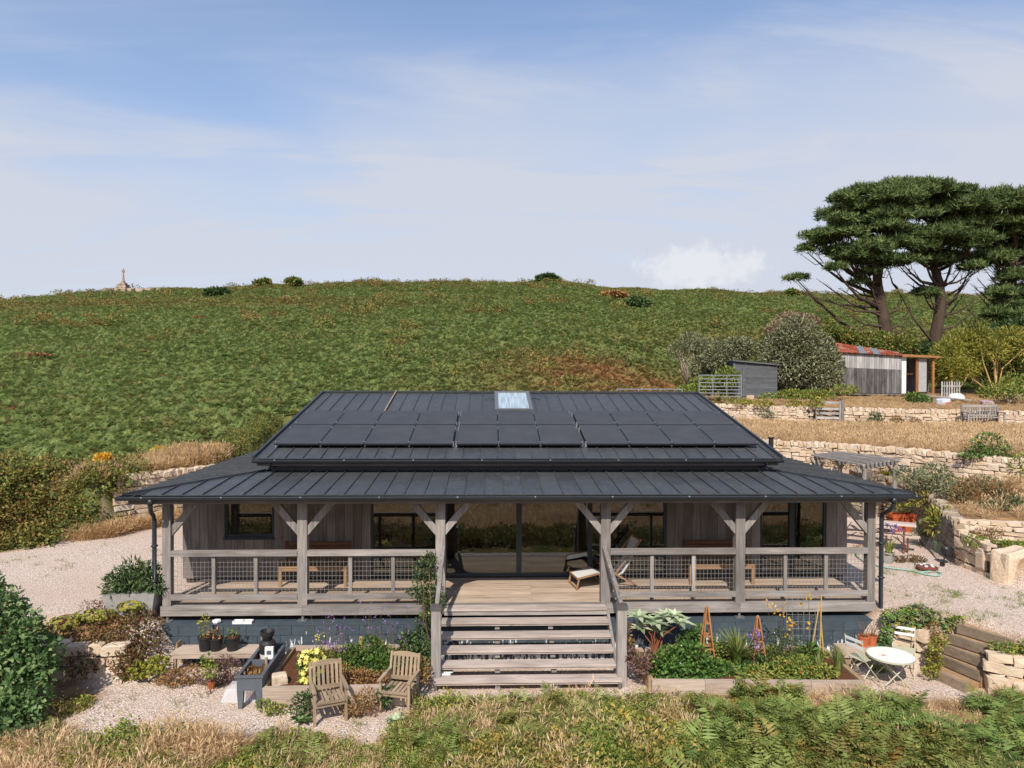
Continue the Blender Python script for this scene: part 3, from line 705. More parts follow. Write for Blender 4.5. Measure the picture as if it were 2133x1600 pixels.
def stone_wall(name, label, path, side=-1, thick=.34, course=.13, lmin=.16, lmax=.46, meshes=STM, cope=True, cope_h=.17, s0=0.0, s1=None, group=None):
    """path: (x, y, z_base, z_top) along the wall's visible face; side: +1/-1 which side the face looks to"""
    P = [tuple(p) for p in path]; tot = sum(math.hypot(P[i + 1][0] - P[i][0], P[i + 1][1] - P[i][1]) for i in range(len(P) - 1)); s1 = s1 or tot
    t = thing(name, label, 'stone wall', (P[0][0], P[0][1], P[0][2]), 0, group); t['kind'] = 'thing'
    mb = MB(); n = max(6, int(tot / .35)); pr = None
    for i in range(n + 1):
        q, a = path_at(P, tot * i / n); nrm = np.array([-math.sin(a), math.cos(a)]) * side
        f = q[:2] - nrm * .07; b = q[:2] - nrm * thick
        cur = [(f[0], f[1], q[2] - .25), (b[0], b[1], q[2] - .25), (b[0], b[1], q[3] - .04), (f[0], f[1], q[3] - .04)]
        if pr: mb.add(pr + cur, [(0, 4, 5, 1), (1, 5, 6, 2), (2, 6, 7, 3), (3, 7, 4, 0)])
        else: mb.add(cur, [(0, 1, 2, 3)])
        pr = cur
    mb.add(pr, [(0, 3, 2, 1)]); mb.build('core', CORE, t)
    hh = np.mean([p[3] - p[2] for p in P]) - (cope_h if cope else 0); nc = max(2, int(round(hh / course)))
    fr = np.cumsum(np.concatenate([[0], RNG.uniform(.75, 1.3, nc)[np.argsort(-RNG.random(nc) - np.linspace(.6, 0, nc))]])); fr /= fr[-1]
    for j in range(nc):
        s = s0 - random.uniform(0, .2)
        while s < s1:
            L = random.uniform(lmin, lmax) * (1.25 - .4 * j / nc); sm = s + L / 2
            if sm > s1 + .05: break
            q, a = path_at(P, max(0, sm)); nrm = np.array([-math.sin(a), math.cos(a)]) * side
            top = q[3] - (cope_h if cope else 0); z0 = q[2] - .04 + (top - q[2] + .04) * fr[j]; z1 = q[2] - .04 + (top - q[2] + .04) * fr[j + 1]
            hz = z1 - z0; big = random.random() < .10 and j < nc - 1
            out = random.uniform(-.02, .025) + (.02 if big else 0); dp = random.uniform(.2, .28)
            c = q[:2] + nrm * (out - dp / 2)
            piece('stone', random.choice(meshes), t, (c[0], c[1], (z0 + z1) / 2 + (hz * .35 if big else 0)), (random.uniform(-.06, .06), random.uniform(-.07, .07), a + random.uniform(-.08, .08)),
                  (L * .97, dp, hz * (1.7 if big else random.uniform(.86, 1.0))))
            s += L
    if cope:
        s = s0
        while s < s1:
            L = random.uniform(.08, .17); q, a = path_at(P, max(0, s + L / 2)); nrm = np.array([-math.sin(a), math.cos(a)]) * side
            h = cope_h * random.uniform(.85, 1.25); c = q[:2] - nrm * (thick / 2 - .02 + random.uniform(-.03, .03))
            piece('coping_stone', random.choice(meshes), t, (c[0], c[1], q[3] - cope_h + h / 2 - .01), (random.uniform(-.1, .1), random.uniform(-.2, .2), a + random.uniform(-.12, .12)), (L * 1.05, thick * random.uniform(.85, 1.05), h))
            s += L
    return t
def zed(path, zb, zt):
    n = len(path); return [(x, y, zb[0] + (zb[1] - zb[0]) * i / (n - 1), zt[0] + (zt[1] - zt[0]) * i / (n - 1)) for i, (x, y) in enumerate(path)]
stone_wall('stone_retaining_wall', 'tall pale stone retaining wall at the edge of the gravel beside the brambles', zed(W_LEFT[:4], (-.15, -.15), (1.52, 1.5)), side=-1, course=.16, lmin=.2, lmax=.55, meshes=STM)
stone_wall('stone_garden_wall', 'curved grey-brown stone wall behind the beer table, covered with a net at its end', zed(W1, (-.15, -.12), (.98, 1.36)), side=1, course=.125, meshes=STG)
stone_wall('stone_terrace_wall', 'pale stone terrace wall just behind the wooden pergola', zed(W2, (1.3, 1.05), (2.22, 2.16)), side=-1)
stone_wall('stone_terrace_wall', 'pale stone terrace wall between the house roof and the small wooden gate', zed(W3A, (2.3, 2.42), (3.22, 3.2)), side=-1)
stone_wall('stone_terrace_wall', 'pale stone terrace wall behind the garden bench', zed(W3B, (2.42, 2.3), (3.2, 3.16)), side=-1)
stone_wall('stone_garden_wall', 'low stone wall of chunky stones running up to the big boulder', [(11.0, 3.3, -.15, .78), (11.0, 2.6, -.15, .70), (11.0, 2.05, -.15, .62)], side=-1, course=.2, lmin=.25, lmax=.5, cope=False)
stone_wall('stone_garden_wall', 'short low stone wall above the flowering ledge at the picture edge', [(11.25, 3.25, .5, 1.0), (12.6, 2.95, .5, .98), (14.6, 2.8, .5, .98)], side=-1, course=.13, lmin=.25, lmax=.6, cope=False)
stone_wall('stone_garden_wall', 'rough low stone wall half hidden under the reddish hedge', [(-9.6, -.98, -1.1, -.32), (-8.4, -1.0, -1.1, -.36), (-7.35, -.92, -1.1, -.42)], side=-1, course=.2, lmin=.22, lmax=.5, cope=False)
def boulder(name, label, loc, scl, rz, mat=STONE, sub=2, seed=1, jag=.12):
    bm = bmesh.new(); bmesh.ops.create_cube(bm, size=1.0)
    bmesh.ops.bevel(bm, geom=bm.edges[:], offset=.16, segments=2, affect='EDGES', profile=.6)
    bmesh.ops.subdivide_edges(bm, edges=bm.edges[:], cuts=1, use_grid_fill=True)
    r = np.random.default_rng(seed); ph = r.random((4, 3)) * 6
    for v in bm.verts:
        p = np.array(v.co); k = sum(math.sin(p @ (ph[i] - 3) * 2.2 + ph[i][0]) for i in range(4)) / 4
        v.co *= 1 + jag * k
    bmesh.ops.transform(bm, matrix=Matrix.Diagonal((*scl, 1)), verts=bm.verts)
    me = bpy.data.meshes.new(name); bm.to_mesh(me); bm.free(); me.materials.append(mat)
    o = bpy.data.objects.new(name, me); COL.objects.link(o); o.location = Vector([float(c) for c in loc]); o.rotation_euler = (0.05, -.04, rz); ORG[o.name] = o.location.copy()
    return tag(o, label, 'boulder')
# ------------------------------------------------------------------ the house
WD, WW, DW = 7.154, 7.545, 1.92
house = thing('house', 'timber clad single-storey house with dark metal roof, solar panels and a front verandah', 'house', (0, 0, 0))
def grp(name, parent=house):      # a part that only gathers pieces: an Empty
    o = bpy.data.objects.new(name, None); COL.objects.link(o); o.parent = parent; o.empty_display_size = .1; ORG[o.name] = ORG[parent.name]; return o
PX = [-WD + .10] + [X_at(u, 0.) for u in (629, 917, 1262, 1543)] + [WD - .07]
# deck
deck = grp('deck')
y = .125; k = 0
while y < DW - .02:
    w = min(.138, DW - .01 - y); cuts = sorted([-WD + .01, WD - .01] + [[-3.4, 1.9], [-4.9, .2, 4.6], [-2.2, 3.1]][k % 3])
    for a, b in zip(cuts[:-1], cuts[1:]): B('deck_plank', DECKW, deck, a + .003, b - .003, y, y + w - .013, -.032, -.002 + random.uniform(-.002, .001))
    y += .138; k += 1
for y0 in (-.28, -.142): B('deck_plank', TREAD, deck, PX[2] + .1, PX[3] - .02, y0, y0 + .132, -.04, -.003)
B('joist', WX, deck, PX[2] + .1, PX[3] - .02, -.255, -.22, -.13, -.045)
for x in np.linspace(-6.8, 6.8, 9): B('joist', WY, deck, x - .03, x + .03, .14, DW, -.18, -.036)
for i in range(5):
    a = -WD - .02 if i == 0 else PX[i]; b = WD + .02 if i == 4 else PX[i + 1]
    B('front_beam', WX, deck, a + .002, b - .002, 0.0, .12, -.19, 0.0)
for i, x in enumerate(PX): # steel feet between beam and plinth
    m = MB().tube([(x, .06, -.308), (x, .06, -.19)], .028, 8); m.box((x, .06, -.30), (.18, .16, .014)); m.build('post_foot', STEEL, deck)
# posts, braces
for i, x in enumerate(PX):
    w = .16 if i in (0, 5) else .19
    B('post', WZ, house, x - w / 2, x + w / 2, .012, .012 + w, 0.002, 2.06)
def brace(x0, x1): # from post face up to the beam
    m = MB(); s = 1 if x1 > x0 else -1
    m.add([(x0, .05, 1.38), (x0, .05, 1.58), (x1, .05, 2.09), (x1 + s * .18, .05, 2.09), (x0, .17, 1.38), (x0, .17, 1.58), (x1, .17, 2.09), (x1 + s * .18, .17, 2.09)],
          [(0, 1, 2, 3), (7, 6, 5, 4), (0, 4, 5, 1), (1, 5, 6, 2), (2, 6, 7, 3), (3, 7, 4, 0)]); m.build('brace', WZ, house)
for i, x in enumerate(PX):
    w = (.16 if i in (0, 5) else .19) / 2
    if i != 5: brace(x + w, x + w + .42)
    if i != 0: brace(x - w, x - w - .42)
# railings
def bay(xa, xb, posts=2):
    r = grp('railing')
    B('top_rail', WX, r, xa, xb, -.012, .035, .99, 1.10); B('bottom_rail', WX, r, xa, xb, -.012, .033, .125, .235)
    B('rail_cap', WX, r, xa, xb, .038, .10, 1.02, 1.095)
    xs = np.linspace(xa, xb, posts + 2)[1:-1]
    for x in xs: B('baluster', WZ, r, x - .036, x + .036, .036, .085, .13, 1.015)
    m = MB(); x = xa + .02
    while x < xb: m.beam((x, .103, .15), (x, .103, 1.03), .0045, .0045, (0, 1, 0)); x += .076
    for z in np.arange(.2, 1.02, .092): m.beam((xa, .108, z), (xb, .108, z), .0045, .0045)
    m.build('wire_mesh', WIRE, r, kind='stuff')
for i in (0, 1, 3, 4):
    bay(PX[i] + (.08 if i == 0 else .097), PX[i + 1] - (.08 if i == 4 else .097))
# stairs
stair = grp('staircase'); XL, XR = PX[2] + .055, PX[3] - .02
for j in range(1, 6):
    z = -.17 * j; y0 = -.27 - .27 * j + .02; e = .0 if j < 5 else .06
    B('tread', TREAD, stair, XL - e, XR + e, y0, y0 + .262, z - .045, z)
    B('tread_bearer', TREAD, stair, XL, XR, y0 + .025, y0 + .065, z - .085, z - .047)
for x in (X_at(1036, -.8, 1330), X_at(1150, -.8, 1330)):
    for j in range(1, 6): B('carriage_block', WY, stair, x - .045, x + .045, -.27 - .27 * j + .09, -.27 - .27 * j + .30, -.17 * j - .17 * (1.2 if j == 5 else 1), -.17 * j - .047)
for s, x in ((-1, XL - .03), (1, XR + .03)):
    MB().beam((x, -.20, -.20), (x, -1.55, -1.02), .05, .24).build('stringer', WY, stair)
SP = [(-1.64, -1.36), (1.72, -1.38)]
for (x, yy), px in zip(SP, (PX[2], PX[3])):
    B('newel_post', WZ, stair, x - .085, x + .085, yy - .085, yy + .085, -1.10, .36)
    B('post_cap', plain('cap metal', S(104, 100, 98, .7), .5, .4), stair, x - .10, x + .10, yy - .10, yy + .10, .36, .43)
    s = .06 if x < 0 else -.04
    MB().beam((x + s * .2, yy + .02, .42), (px + s, -.02, 1.13), .075, .10).build('handrail', WY, stair)
# plinth of painted blocks
plinth = grp('plinth_wall')
bm = bmesh.new(); bmesh.ops.create_cube(bm, size=1.0); bmesh.ops.bevel(bm, geom=bm.edges[:], offset=.02, segments=1, affect='EDGES')
BLK = bpy.data.meshes.new('block'); bm.to_mesh(BLK); bm.free(); BLK.materials.append(BLOCK)
B('core', CORE, plinth, -7.18, 7.18, -.12, .2, -1.15, -.331)
B('ledge', BLOCK, plinth, -7.22, 7.22, -.165, .24, -.33, -.308)
for r_ in range(4):
    z1 = -.332 - .205 * r_; x = -7.2 - (.22 if r_ % 2 else 0)
    while x < 7.18:
        a = max(x, -7.2); b = min(x + .44, 7.2)
        if b - a > .05: piece('block', BLK, plinth, ((a + b) / 2, -.11 + random.uniform(-.002, .002), z1 - .1), (0, 0, 0), (b - a - .007, .10, .198))
        x += .44
# walls: boards in front of a solid backing, glazing between
OPEN = [(X_at(468, DW), X_at(571, DW), .92), (X_at(772, DW), X_at(926, DW), .03), (X_at(926, DW), X_at(1229, DW), .03), (X_at(1229, DW), X_at(1388, DW), .03), (X_at(1583, DW), X_at(1721, DW), .03)]
wall = grp('front_wall')
segs = []; x = -WW
for a, b, zb in OPEN:
    if a - x > .03: segs.append((x, a, 0., 2.235))
    if zb > .1: segs.append((a, b, 0., zb))
    x = b
segs.append((x, WW, 0., 2.235))
for a, b, z0, z1 in segs:
    B('backing', CLAD, wall, a + .002, b - .002, DW + .028, DW + .18, z0 + .002, z1)
    n = max(1, round((b - a) / .205)); w = (b - a) / n
    for i in range(n): B('cladding_board', CLAD, wall, a + i * w + .003, a + (i + 1) * w - .003, DW + random.uniform(-.002, .002), DW + .026, z0 + .012, z1)
B('header', CLAD, wall, -WW, WW, DW + .03, DW + .18, 2.20, 2.235)
def window(a, b, z0, y, mull=(), z1=2.195):
    w = grp('window'); f = .055; y0, y1 = y + .02, y + .09
    B('frame', ANTH, w, a, a + f, y0, y1, z0, z1); B('frame', ANTH, w, b - f, b, y0, y1, z0, z1)
    B('frame', ANTH, w, a + f, b - f, y0, y1, z1 - f, z1); B('frame', ANTH, w, a + f, b - f, y0, y1, z0, z0 + f * 1.3)
    xs = [a + f]
    for m in mull: B('mullion', ANTH, w, m - .06, m + .06, y0 - .008, y1 - .01, z0 + f * 1.3, z1 - f); xs += [m - .06, m + .06]
    xs.append(b - f)
    for i in range(0, len(xs), 2): B('pane', GLASS, w, xs[i], xs[i + 1], y0 + .03, y0 + .034, z0 + f * 1.3, z1 - f)
    return w
window(OPEN[0][0], OPEN[0][1], .92, DW); window(OPEN[1][0], OPEN[1][1], .02, DW)
window(OPEN[2][0], OPEN[2][1], .02, DW - .03, (X_at(1081, DW),)); window(OPEN[3][0], OPEN[3][1], .02, DW)
window(OPEN[4][0], OPEN[4][1], .02, DW, (X_at(1650, DW),))
B('window_sill', ANTH, house, OPEN[0][0] - .02, OPEN[0][1] + .02, DW - .04, DW + .03, .885, .918)
# remaining shell and rooms
shell = grp('outer_wall')
B('side_wall', CLAD, shell, -WW, -WW + .18, DW + .182, 15.3, -.2, 2.24)
B('side_wall', CLAD, shell, WW - .18, WW, DW + .182, 3.0, -.2, 2.24); B('side_wall', CLAD, shell, WW - .18, WW, 4.4, 15.3, -.2, 2.24)
B('side_wall', CLAD, shell, WW - .18, WW, 3.0, 4.4, -.2, .55)
B('pane', GLASS, shell, WW - .10, WW - .095, 3.0, 4.4, .55, 2.24)
B('rear_wall', CLAD, shell, -WW, WW, 15.302, 15.5, -.2, 2.24)
room = grp('interior')
B('room_floor', INTF, room, -WW + .19, WW - .19, DW + .185, 15.2, -.06, -.01); B('room_wall', INTW, room, -WW + .19, WW - .19, 6.5, 6.6, 0, 2.24)
for x in (X_at(571, DW) + 1.2, X_at(1388, DW) + 1.2): B('partition', INTW, room, x - .05, x + .05, DW + .2, 6.49, 0, 2.24)
B('room_ceiling', INTW, room, -WW + .19, WW - .19, DW + .185, 15.2, 2.242, 2.26)
# a few plain furnishings seen dimly through the glass
B('kitchen_counter', INTW, room, 5.6, 7.0, 5.6, 6.4, 0, .9); B('table_top', TEAKX, room, 5.2, 6.4, 2.7, 3.5, .70, .74)
for x, yy in ((5.3, 2.8), (6.3, 2.8), (5.3, 3.4), (6.3, 3.4)): B('table_leg', TEAKZ, room, x - .03, x + .03, yy - .03, yy + .03, 0, .70)
B('sofa', plain('sofa cloth', S(120, 116, 112, .6), .9), room, -.9, 1.1, 4.6, 5.4, 0, .55)
# ---- roofs
SE = .386
def pan(parent, a, b, m=ZINC, seam_at=None, h=.03, name='roof_panel'):
    """a: lower edge two points, b: upper edge two points (left, right); sheet with a standing seam on its left edge"""
    a0, a1, b0, b1 = [Vector(p) for p in (a[0], a[1], b[0], b[1])]; n = (a1 - a0).cross(b0 - a0)
    if n.length < 1e-6: n = (b1 - b0).cross(b0 - a0)
    n.normalize()
    if n.z < 0: n = -n
    m_ = MB(); d = n * .02
    m_.add([a0, a1, b1, b0, a0 - d, a1 - d, b1 - d, b0 - d], [(0, 1, 2, 3), (7, 6, 5, 4), (0, 4, 5, 1), (1, 5, 6, 2), (2, 6, 7, 3), (3, 7, 4, 0)])
    if (b0 - a0).length > .1: m_.beam(a0 + n * (h / 2 - .002), b0 + n * (h / 2 - .002), .014, h, n)
    return m_.build(name, m, parent)
YF, ZL, WL = -.36, 2.268, 7.72; YT, ZT, WT = 1.83, 2.435, 5.70; YB = 16.5
lroof = grp('verandah_roof')
def lz(y): return ZL + (ZT - ZL) * (y - YF) / (YT - YF)
def hipx(y): return WL + (WT - WL) * (y - YF) / (YT - YF)
def hipy(x): return YF + (YT - YF) * (WL - abs(x)) / (WL - WT)
n = int(WL / SE)
xs = sorted(set([-WL, WL] + [round(-.02 + SE * k, 4) for k in range(-n, n + 1) if abs(-.02 + SE * k) < WL - .05]))
for a, b in zip(xs[:-1], xs[1:]):
    ya, yb = min(YT, hipy(a)), min(YT, hipy(b)); pan(lroof, ((a, YF, ZL), (b, YF, ZL)), ((a, ya, lz(ya)), (b, yb, lz(yb))))
for s in (-1, 1):
    ys = np.arange(YF, YB, SE)
    for y0 in ys:
        y1 = min(y0 + SE, YB); xa, xb = min(WL, max(WT, hipx(y0))), max(WT, hipx(y1)); za = ZL + (ZT - ZL) * (WL - xa) / (WL - WT); zb = ZL + (ZT - ZL) * (WL - xb) / (WL - WT)
        A, Bq = ((s * WL, y0, ZL), (s * WL, y1, ZL)), ((s * xa, y0, za), (s * xb, y1, zb)); pan(lroof, A, Bq)
    MB().beam((s * WL, YF, ZL + .018), (s * WT, YT, ZT + .018), .03, .045).build('hip_cap', ZINCD, lroof)
    B('fascia_board', WY, lroof, s * 7.62 - .02, s * 7.62 + .02, -.30, YB, 2.09, 2.20)
pan(lroof, ((-WL, YB, ZL), (WL, YB, ZL)), ((-WT, YB - 2.2, ZT), (WT, YB - 2.2, ZT)))
B('fascia_board', FASC, lroof, -7.61, 7.61, -.345, -.305, 2.09, 2.195)
B('soffit', FASC, lroof, -7.55, 7.55, -.30, DW, 2.21, 2.225)
B('eaves_beam', WX, lroof, -WD - .02, WD + .02, .02, .17, 2.062, 2.205)
def gutter(parent, a, b, outx, outy, r=.058):
    """half-round trough from a to b"""
    m = MB(); a = Vector(a); b = Vector(b); o = Vector((outx, outy, 0)); pr = []
    for p in (a, b):
        ring = []
        for k in range(9):
            t = math.pi * k / 8; ring.append(p + o * (math.cos(t) * r) - Vector((0, 0, math.sin(t) * r * 1.15)))
        for k in range(9):
            t = math.pi * (8 - k) / 8; ring.append(p + o * (math.cos(t) * (r - .006)) - Vector((0, 0, math.sin(t) * (r - .006) * 1.15)))
        pr.append(ring)
    N_ = 18; m.add(pr[0] + pr[1], [(k, (k + 1) % N_, N_ + (k + 1) % N_, N_ + k) for k in range(N_)] + [tuple(range(N_))[::-1], tuple(range(N_, 2 * N_))])
    m.beam(a + o * r, b + o * r, .014, .014); g = m.build('gutter', ZINCD, parent)
    d = (b - a).normalized(); L = (b - a).length; s = .5
    while s < L: p = a + d * s; MB().box(p + o * r + Vector((0, 0, .004)), (.028, .028, .022)).build('gutter_bracket', GALV, g); s += 1.5
gutter(house, (-WL - .08, YF - .07, 2.235), (WL + .08, YF - .07, 2.235), 0, -1)
for s in (-1, 1): gutter(house, (s * (WL + .02), YF - .07, 2.235), (s * (WL + .02), YB, 2.235), s, 0)
for s, ua in ((-1, 313), (1, 1862)):
    xe = X_at(ua, YF - .07, 1050); xp = s * (WD + .135); m = MB()
    m.tube([(xe, YF - .07, 2.20), (xe, YF - .07, 2.06), (xe * .6 + xp * .4, -.30, 1.93), (xp, -.02, 1.80), (xp, .02, 1.70), (xp, .02, -.18), (xp + s * .02, -.03, -.25), (xp + s * .08, -.10, -.29)], .043, 10)
    m.tube([(xe, YF - .07, 2.20), (xe, YF - .07, 2.09)], .052, 10); m.box((xp, .02, 1.2), (.1, .1, .03)); m.box((xp, .02, .5), (.1, .1, .03)); m.build('downpipe', ZINCD, house, True)
# upper roof
YU, ZU, WU, YR, ZR = 1.485, 2.756, 5.82, 8.07, 4.024
uroof = grp('main_roof')
def uz(y): return ZU + (ZR - ZU) * (y - YU) / (YR - YU)
n = int(WU / SE); xs = sorted(set([-WU, WU] + [round(-.13 + SE * k, 4) for k in range(-n, n + 1) if abs(-.13 + SE * k) < WU - .05]))
for a, b in zip(xs[:-1], xs[1:]): pan(uroof, ((a, YU, ZU), (b, YU, ZU)), ((a, YR, ZR), (b, YR, ZR)))
pan(uroof, ((-WU, 2 * YR - YU, ZU), (WU, 2 * YR - YU, ZU)), ((-WU, YR, ZR), (WU, YR, ZR)))
MB().beam((-WU - .01, YR, ZR + .03), (WU + .01, YR, ZR + .03), .2, .05).build('ridge_cap', ZINCD, uroof)
for s in (-1, 1):
    MB().beam((s * (WU + .012), YU, ZU + .012), (s * (WU + .012), YR, ZR + .012), .05, .10).build('verge', ZINCD, uroof)
    MB().beam((s * (WU + .012), 2 * YR - YU, ZU), (s * (WU + .012), YR, ZR), .05, .12).build('verge', ZINCD, uroof)
    m = MB(); x = s * (WU - .28); m.add([(x, YT + .05, 2.3), (x, 2 * YR - YT, 2.3), (x, 2 * YR - YT, ZU), (x, YR, ZR - .05), (x, YT + .05, ZU + .02)], [(0, 1, 2, 3, 4)] if s > 0 else [(4, 3, 2, 1, 0)]); m.build('gable_wall', CLAD, uroof)
B('clerestory_wall', ZINCD, uroof, -WU + .26, WU - .26, YT + .03, YT + .12, 2.40, 2.80)
B('fascia_board', FASC, uroof, -WU + .05, WU - .05, YU + .045, YU + .085, 2.585, 2.70)
B('soffit', FASC, uroof, -WU + .05, WU - .05, YU + .09, YT + .03, 2.69, 2.71)
gutter(house, (-WU - .03, YU - .03, 2.722), (WU + .03, YU - .03, 2.722), 0, -1)
for s in (-1, 1):
    m = MB(); m.tube([(s * (WU - .33), YU - .02, 2.67), (s * (WU - .33), YU + .06, 2.60), (s * (WU - .33), YU + .3, 2.54), (s * (WU - .33), YT - .05, 2.50)], .035, 8); m.build('downpipe', ZINCD, house, True)
RN = Vector((0, -(ZR - ZU), YR - YU)).normalized(); RD = Vector((0, YR - YU, ZR - ZU)).normalized()
def onroof(u, v): # ray to the main roof plane
    d = Vector(ray(u, v)); c = Vector(CC); p0 = Vector((0, YU, ZU)); t = (p0 - c).dot(RN) / d.dot(RN); return c + d * t
YA, YM, YC = onroof(1035, 935).y, onroof(1035, 894).y, onroof(1035, 864).y
groups = [(onroof(571, 935).x, onroof(943, 935).x, 4), (onroof(950, 935).x, onroof(1214, 935).x, 3), (onroof(1222, 935).x, onroof(1580, 935).x, 4)]
def panel(x0, x1, y0, y1):
    p = grp('solar_panel'); off = .10; R = Matrix(((1, 0, 0), (0, RD.y, RN.y), (0, RD.z, RN.z)))
    w = x1 - x0 - .014; l = (y1 - y0) / RD.y - .014; c = Vector(((x0 + x1) / 2, (y0 + y1) / 2, uz((y0 + y1) / 2))) + RN * off
    MB().box(c, (w, l, .034), R).build('frame', SOLARF, p)
    MB().box(c + RN * .0185, (w - .03, l - .03, .003), R).build('cell_sheet', SOLAR, p)
    return p
for ga, gb, nn in groups:
    w = (gb - ga) / nn
    for i in range(nn):
        panel(ga + i * w, ga + (i + 1) * w, YA, YM - .012); panel(ga + i * w, ga + (i + 1) * w, YM + .012, YC)
    for i in range(nn + 1):
        x = ga + i * w; m = MB()
        for yy in (YA + .15, YM - .28, YM + .22, YC - .2):
            q = Vector((x, yy, uz(yy))); m.box(q + RN * .125, (.035, .05, .012)); m.box(q + RN * .06, (.03, .04, .12))
        m.build('panel_clamp', GALV, house)
    for yy in (YA + .25, YM - .3, YM + .3, YC - .3): MB().beam(Vector((ga, yy, uz(yy))) + RN * .05, Vector((gb, yy, uz(yy))) + RN * .05, .03, .03, RN).build('mounting_rail', SOLARF, house)
# roof window
sk = grp('skylight'); a = onroof(1031, 864); b = onroof(1111, 864); c_ = onroof(1037, 824); x0, x1, y0, y1 = a.x, b.x, a.y + .03, c_.y; R = Matrix(((1, 0, 0), (0, RD.y, RN.y), (0, RD.z, RN.z)))
cy = (y0 + y1) / 2; l = (y1 - y0) / RD.y; c0 = Vector(((x0 + x1) / 2, cy, uz(cy)))
FR = plain('skylight frame', S(112, 112, 114, .7), .4, .5)
MB().box(c0 + RN * .07 - RD * (l / 2 - .05), (x1 - x0, .10, .17), R).build('frame', FR, sk); MB().box(c0 + RN * .07 + RD * (l / 2 - .05), (x1 - x0, .10, .15), R).build('frame', FR, sk)
for s in (-1, 1): MB().box(c0 + RN * .07 + Vector((s * ((x1 - x0) / 2 - .05), 0, 0)), (.10, l - .2, .15), R).build('frame', FR, sk)
t = NT('blind behind glass'); v = t.coord('Object', (26, 1, 1)); MBL = t.fin(t.mix(t.rng(t.noise(v, 1, 2), .35, .65), S(150, 168, 174, .85), S(196, 208, 210, .85)), .12, .6)
MB().box(c0 + RN * .11, (x1 - x0 - .2, l - .2, .01), R).build('pane', MBL, sk)
for s in (-1, 1):
    q = c0 + RN * .03 + Vector((s * ((x1 - x0) / 2), 0, 0)) + RD * (l * .2); MB().tube([q, q + Vector((s * .12, 0, .05)), q + Vector((s * .3, 0, .0))], .012, 5).build('cable', SOLARF, house)
q0, q1 = onroof(826, 817), onroof(800, 862); MB().tube([q0 + RN * .05, q0.lerp(q1, .5) + RN * .055, q1 + RN * .05], .022, 6).build('conduit', TWIG, house)
q = Vector((X_at(1606, 8.0, 930), 8.0, 0)); MB().tube([(q.x, 8, 2.3), (q.x, 8, 2.62)], .075, 10).build('flue', BLACKP, house); MB().tube([(q.x, 8, 2.62), (q.x, 8, 2.65)], .10, 10).build('flue_cap', BLACKP, house)
# ------------------------------------------------------------------ furniture and objects
def V3(p): return Vector([float(c) for c in p])
# verandah benches
def verandah_bench(label, x, w):
    t = thing('bench', label, 'bench', (x, 1.50, 0), 0, 'benches against the verandah wall', True)
    for i in range(4): B('seat_slat', TEAKX, t, -w / 2, w / 2, -.26 + i * .115, -.26 + i * .115 + .105, .415, .44)
    for i in range(4): B('back_slat', DTEAKX, t, -w / 2 + .04, w / 2 - .04, .20 + i * .012, .222 + i * .012, .50 + i * .095, .58 + i * .095)
    B('seat_rail', TEAKX, t, -w / 2 + .05, w / 2 - .05, -.25, -.22, .345, .413)
    for s in (-1, 1):
        B('leg', TEAKZ, t, s * (w / 2 - .03) - .03, s * (w / 2 - .03) + .03, -.25, -.19, 0, .412); B('leg', DTEAKZ, t, s * (w / 2 - .03) - .03, s * (w / 2 - .03) + .03, .225, .265, 0, .88)
    return t
xa, xb = X_at(580, 1.25, 1200), X_at(722, 1.25, 1200); verandah_bench('brown wooden slatted bench on the verandah left of the stairs', (xa + xb) / 2, xb - xa)
xa, xb = X_at(1437, 1.25, 1200), X_at(1572, 1.25, 1200); verandah_bench('brown wooden slatted bench on the verandah right of the stairs', (xa + xb) / 2, xb - xa)
# reclining deck chair with foot panel
dcp = atz(1225, 1225, 0)
t = thing('deck_chair', 'wooden deck chair with white canvas and raised foot panel at the top of the stairs', 'deck chair', (dcp[0] + .32, dcp[1] + .25, 0), 0.20, None, True)
prof = [(-.62, .24), (-.18, .33), (.02, .26), (.22, .20), (.42, .30), (.62, .58), (.80, .98)]; hw = .27
m = MB(); v = []; 
for i, (x, z) in enumerate(prof): v += [(x, -hw + .03, z), (x, hw - .03, z)]
m.add(v, [(2 * i, 2 * i + 2, 2 * i + 3, 2 * i + 1) for i in range(len(prof) - 1)]); m.add([(a, b, c - .008) for a, b, c in v], [(2 * i, 2 * i + 1, 2 * i + 3, 2 * i + 2) for i in range(len(prof) - 1)]); m.build('canvas', WHITEC, t, True)
for s in (-1, 1):
    yy = s * hw
    MB().beam((-.64, yy, .235), (-.16, yy, .325), .03, .035).build('foot_rail', TEAKX, t); MB().beam((-.60, yy, .23), (-.66, yy, 0), .03, .03).build('leg', TEAKZ, t)
    MB().beam((-.16, yy, .32), (.02, yy, .0), .03, .03).build('leg', TEAKZ, t); MB().beam((.0, yy * .92, .02), (.84, yy * .92, 1.02), .03, .035).build('back_rail', TEAKX, t)
    MB().beam((.05, yy * 1.06, .40), (.72, yy * 1.06, .0), .03, .035).build('side_rail', TEAKX, t)
for x, z in ((-.64, .03), (-.63, .235), (.02, .03), (.70, .03), (.82, 1.0)): MB().beam((x, -hw, z), (x, hw, z), .028, .028).build('crossbar', TEAKY, t)
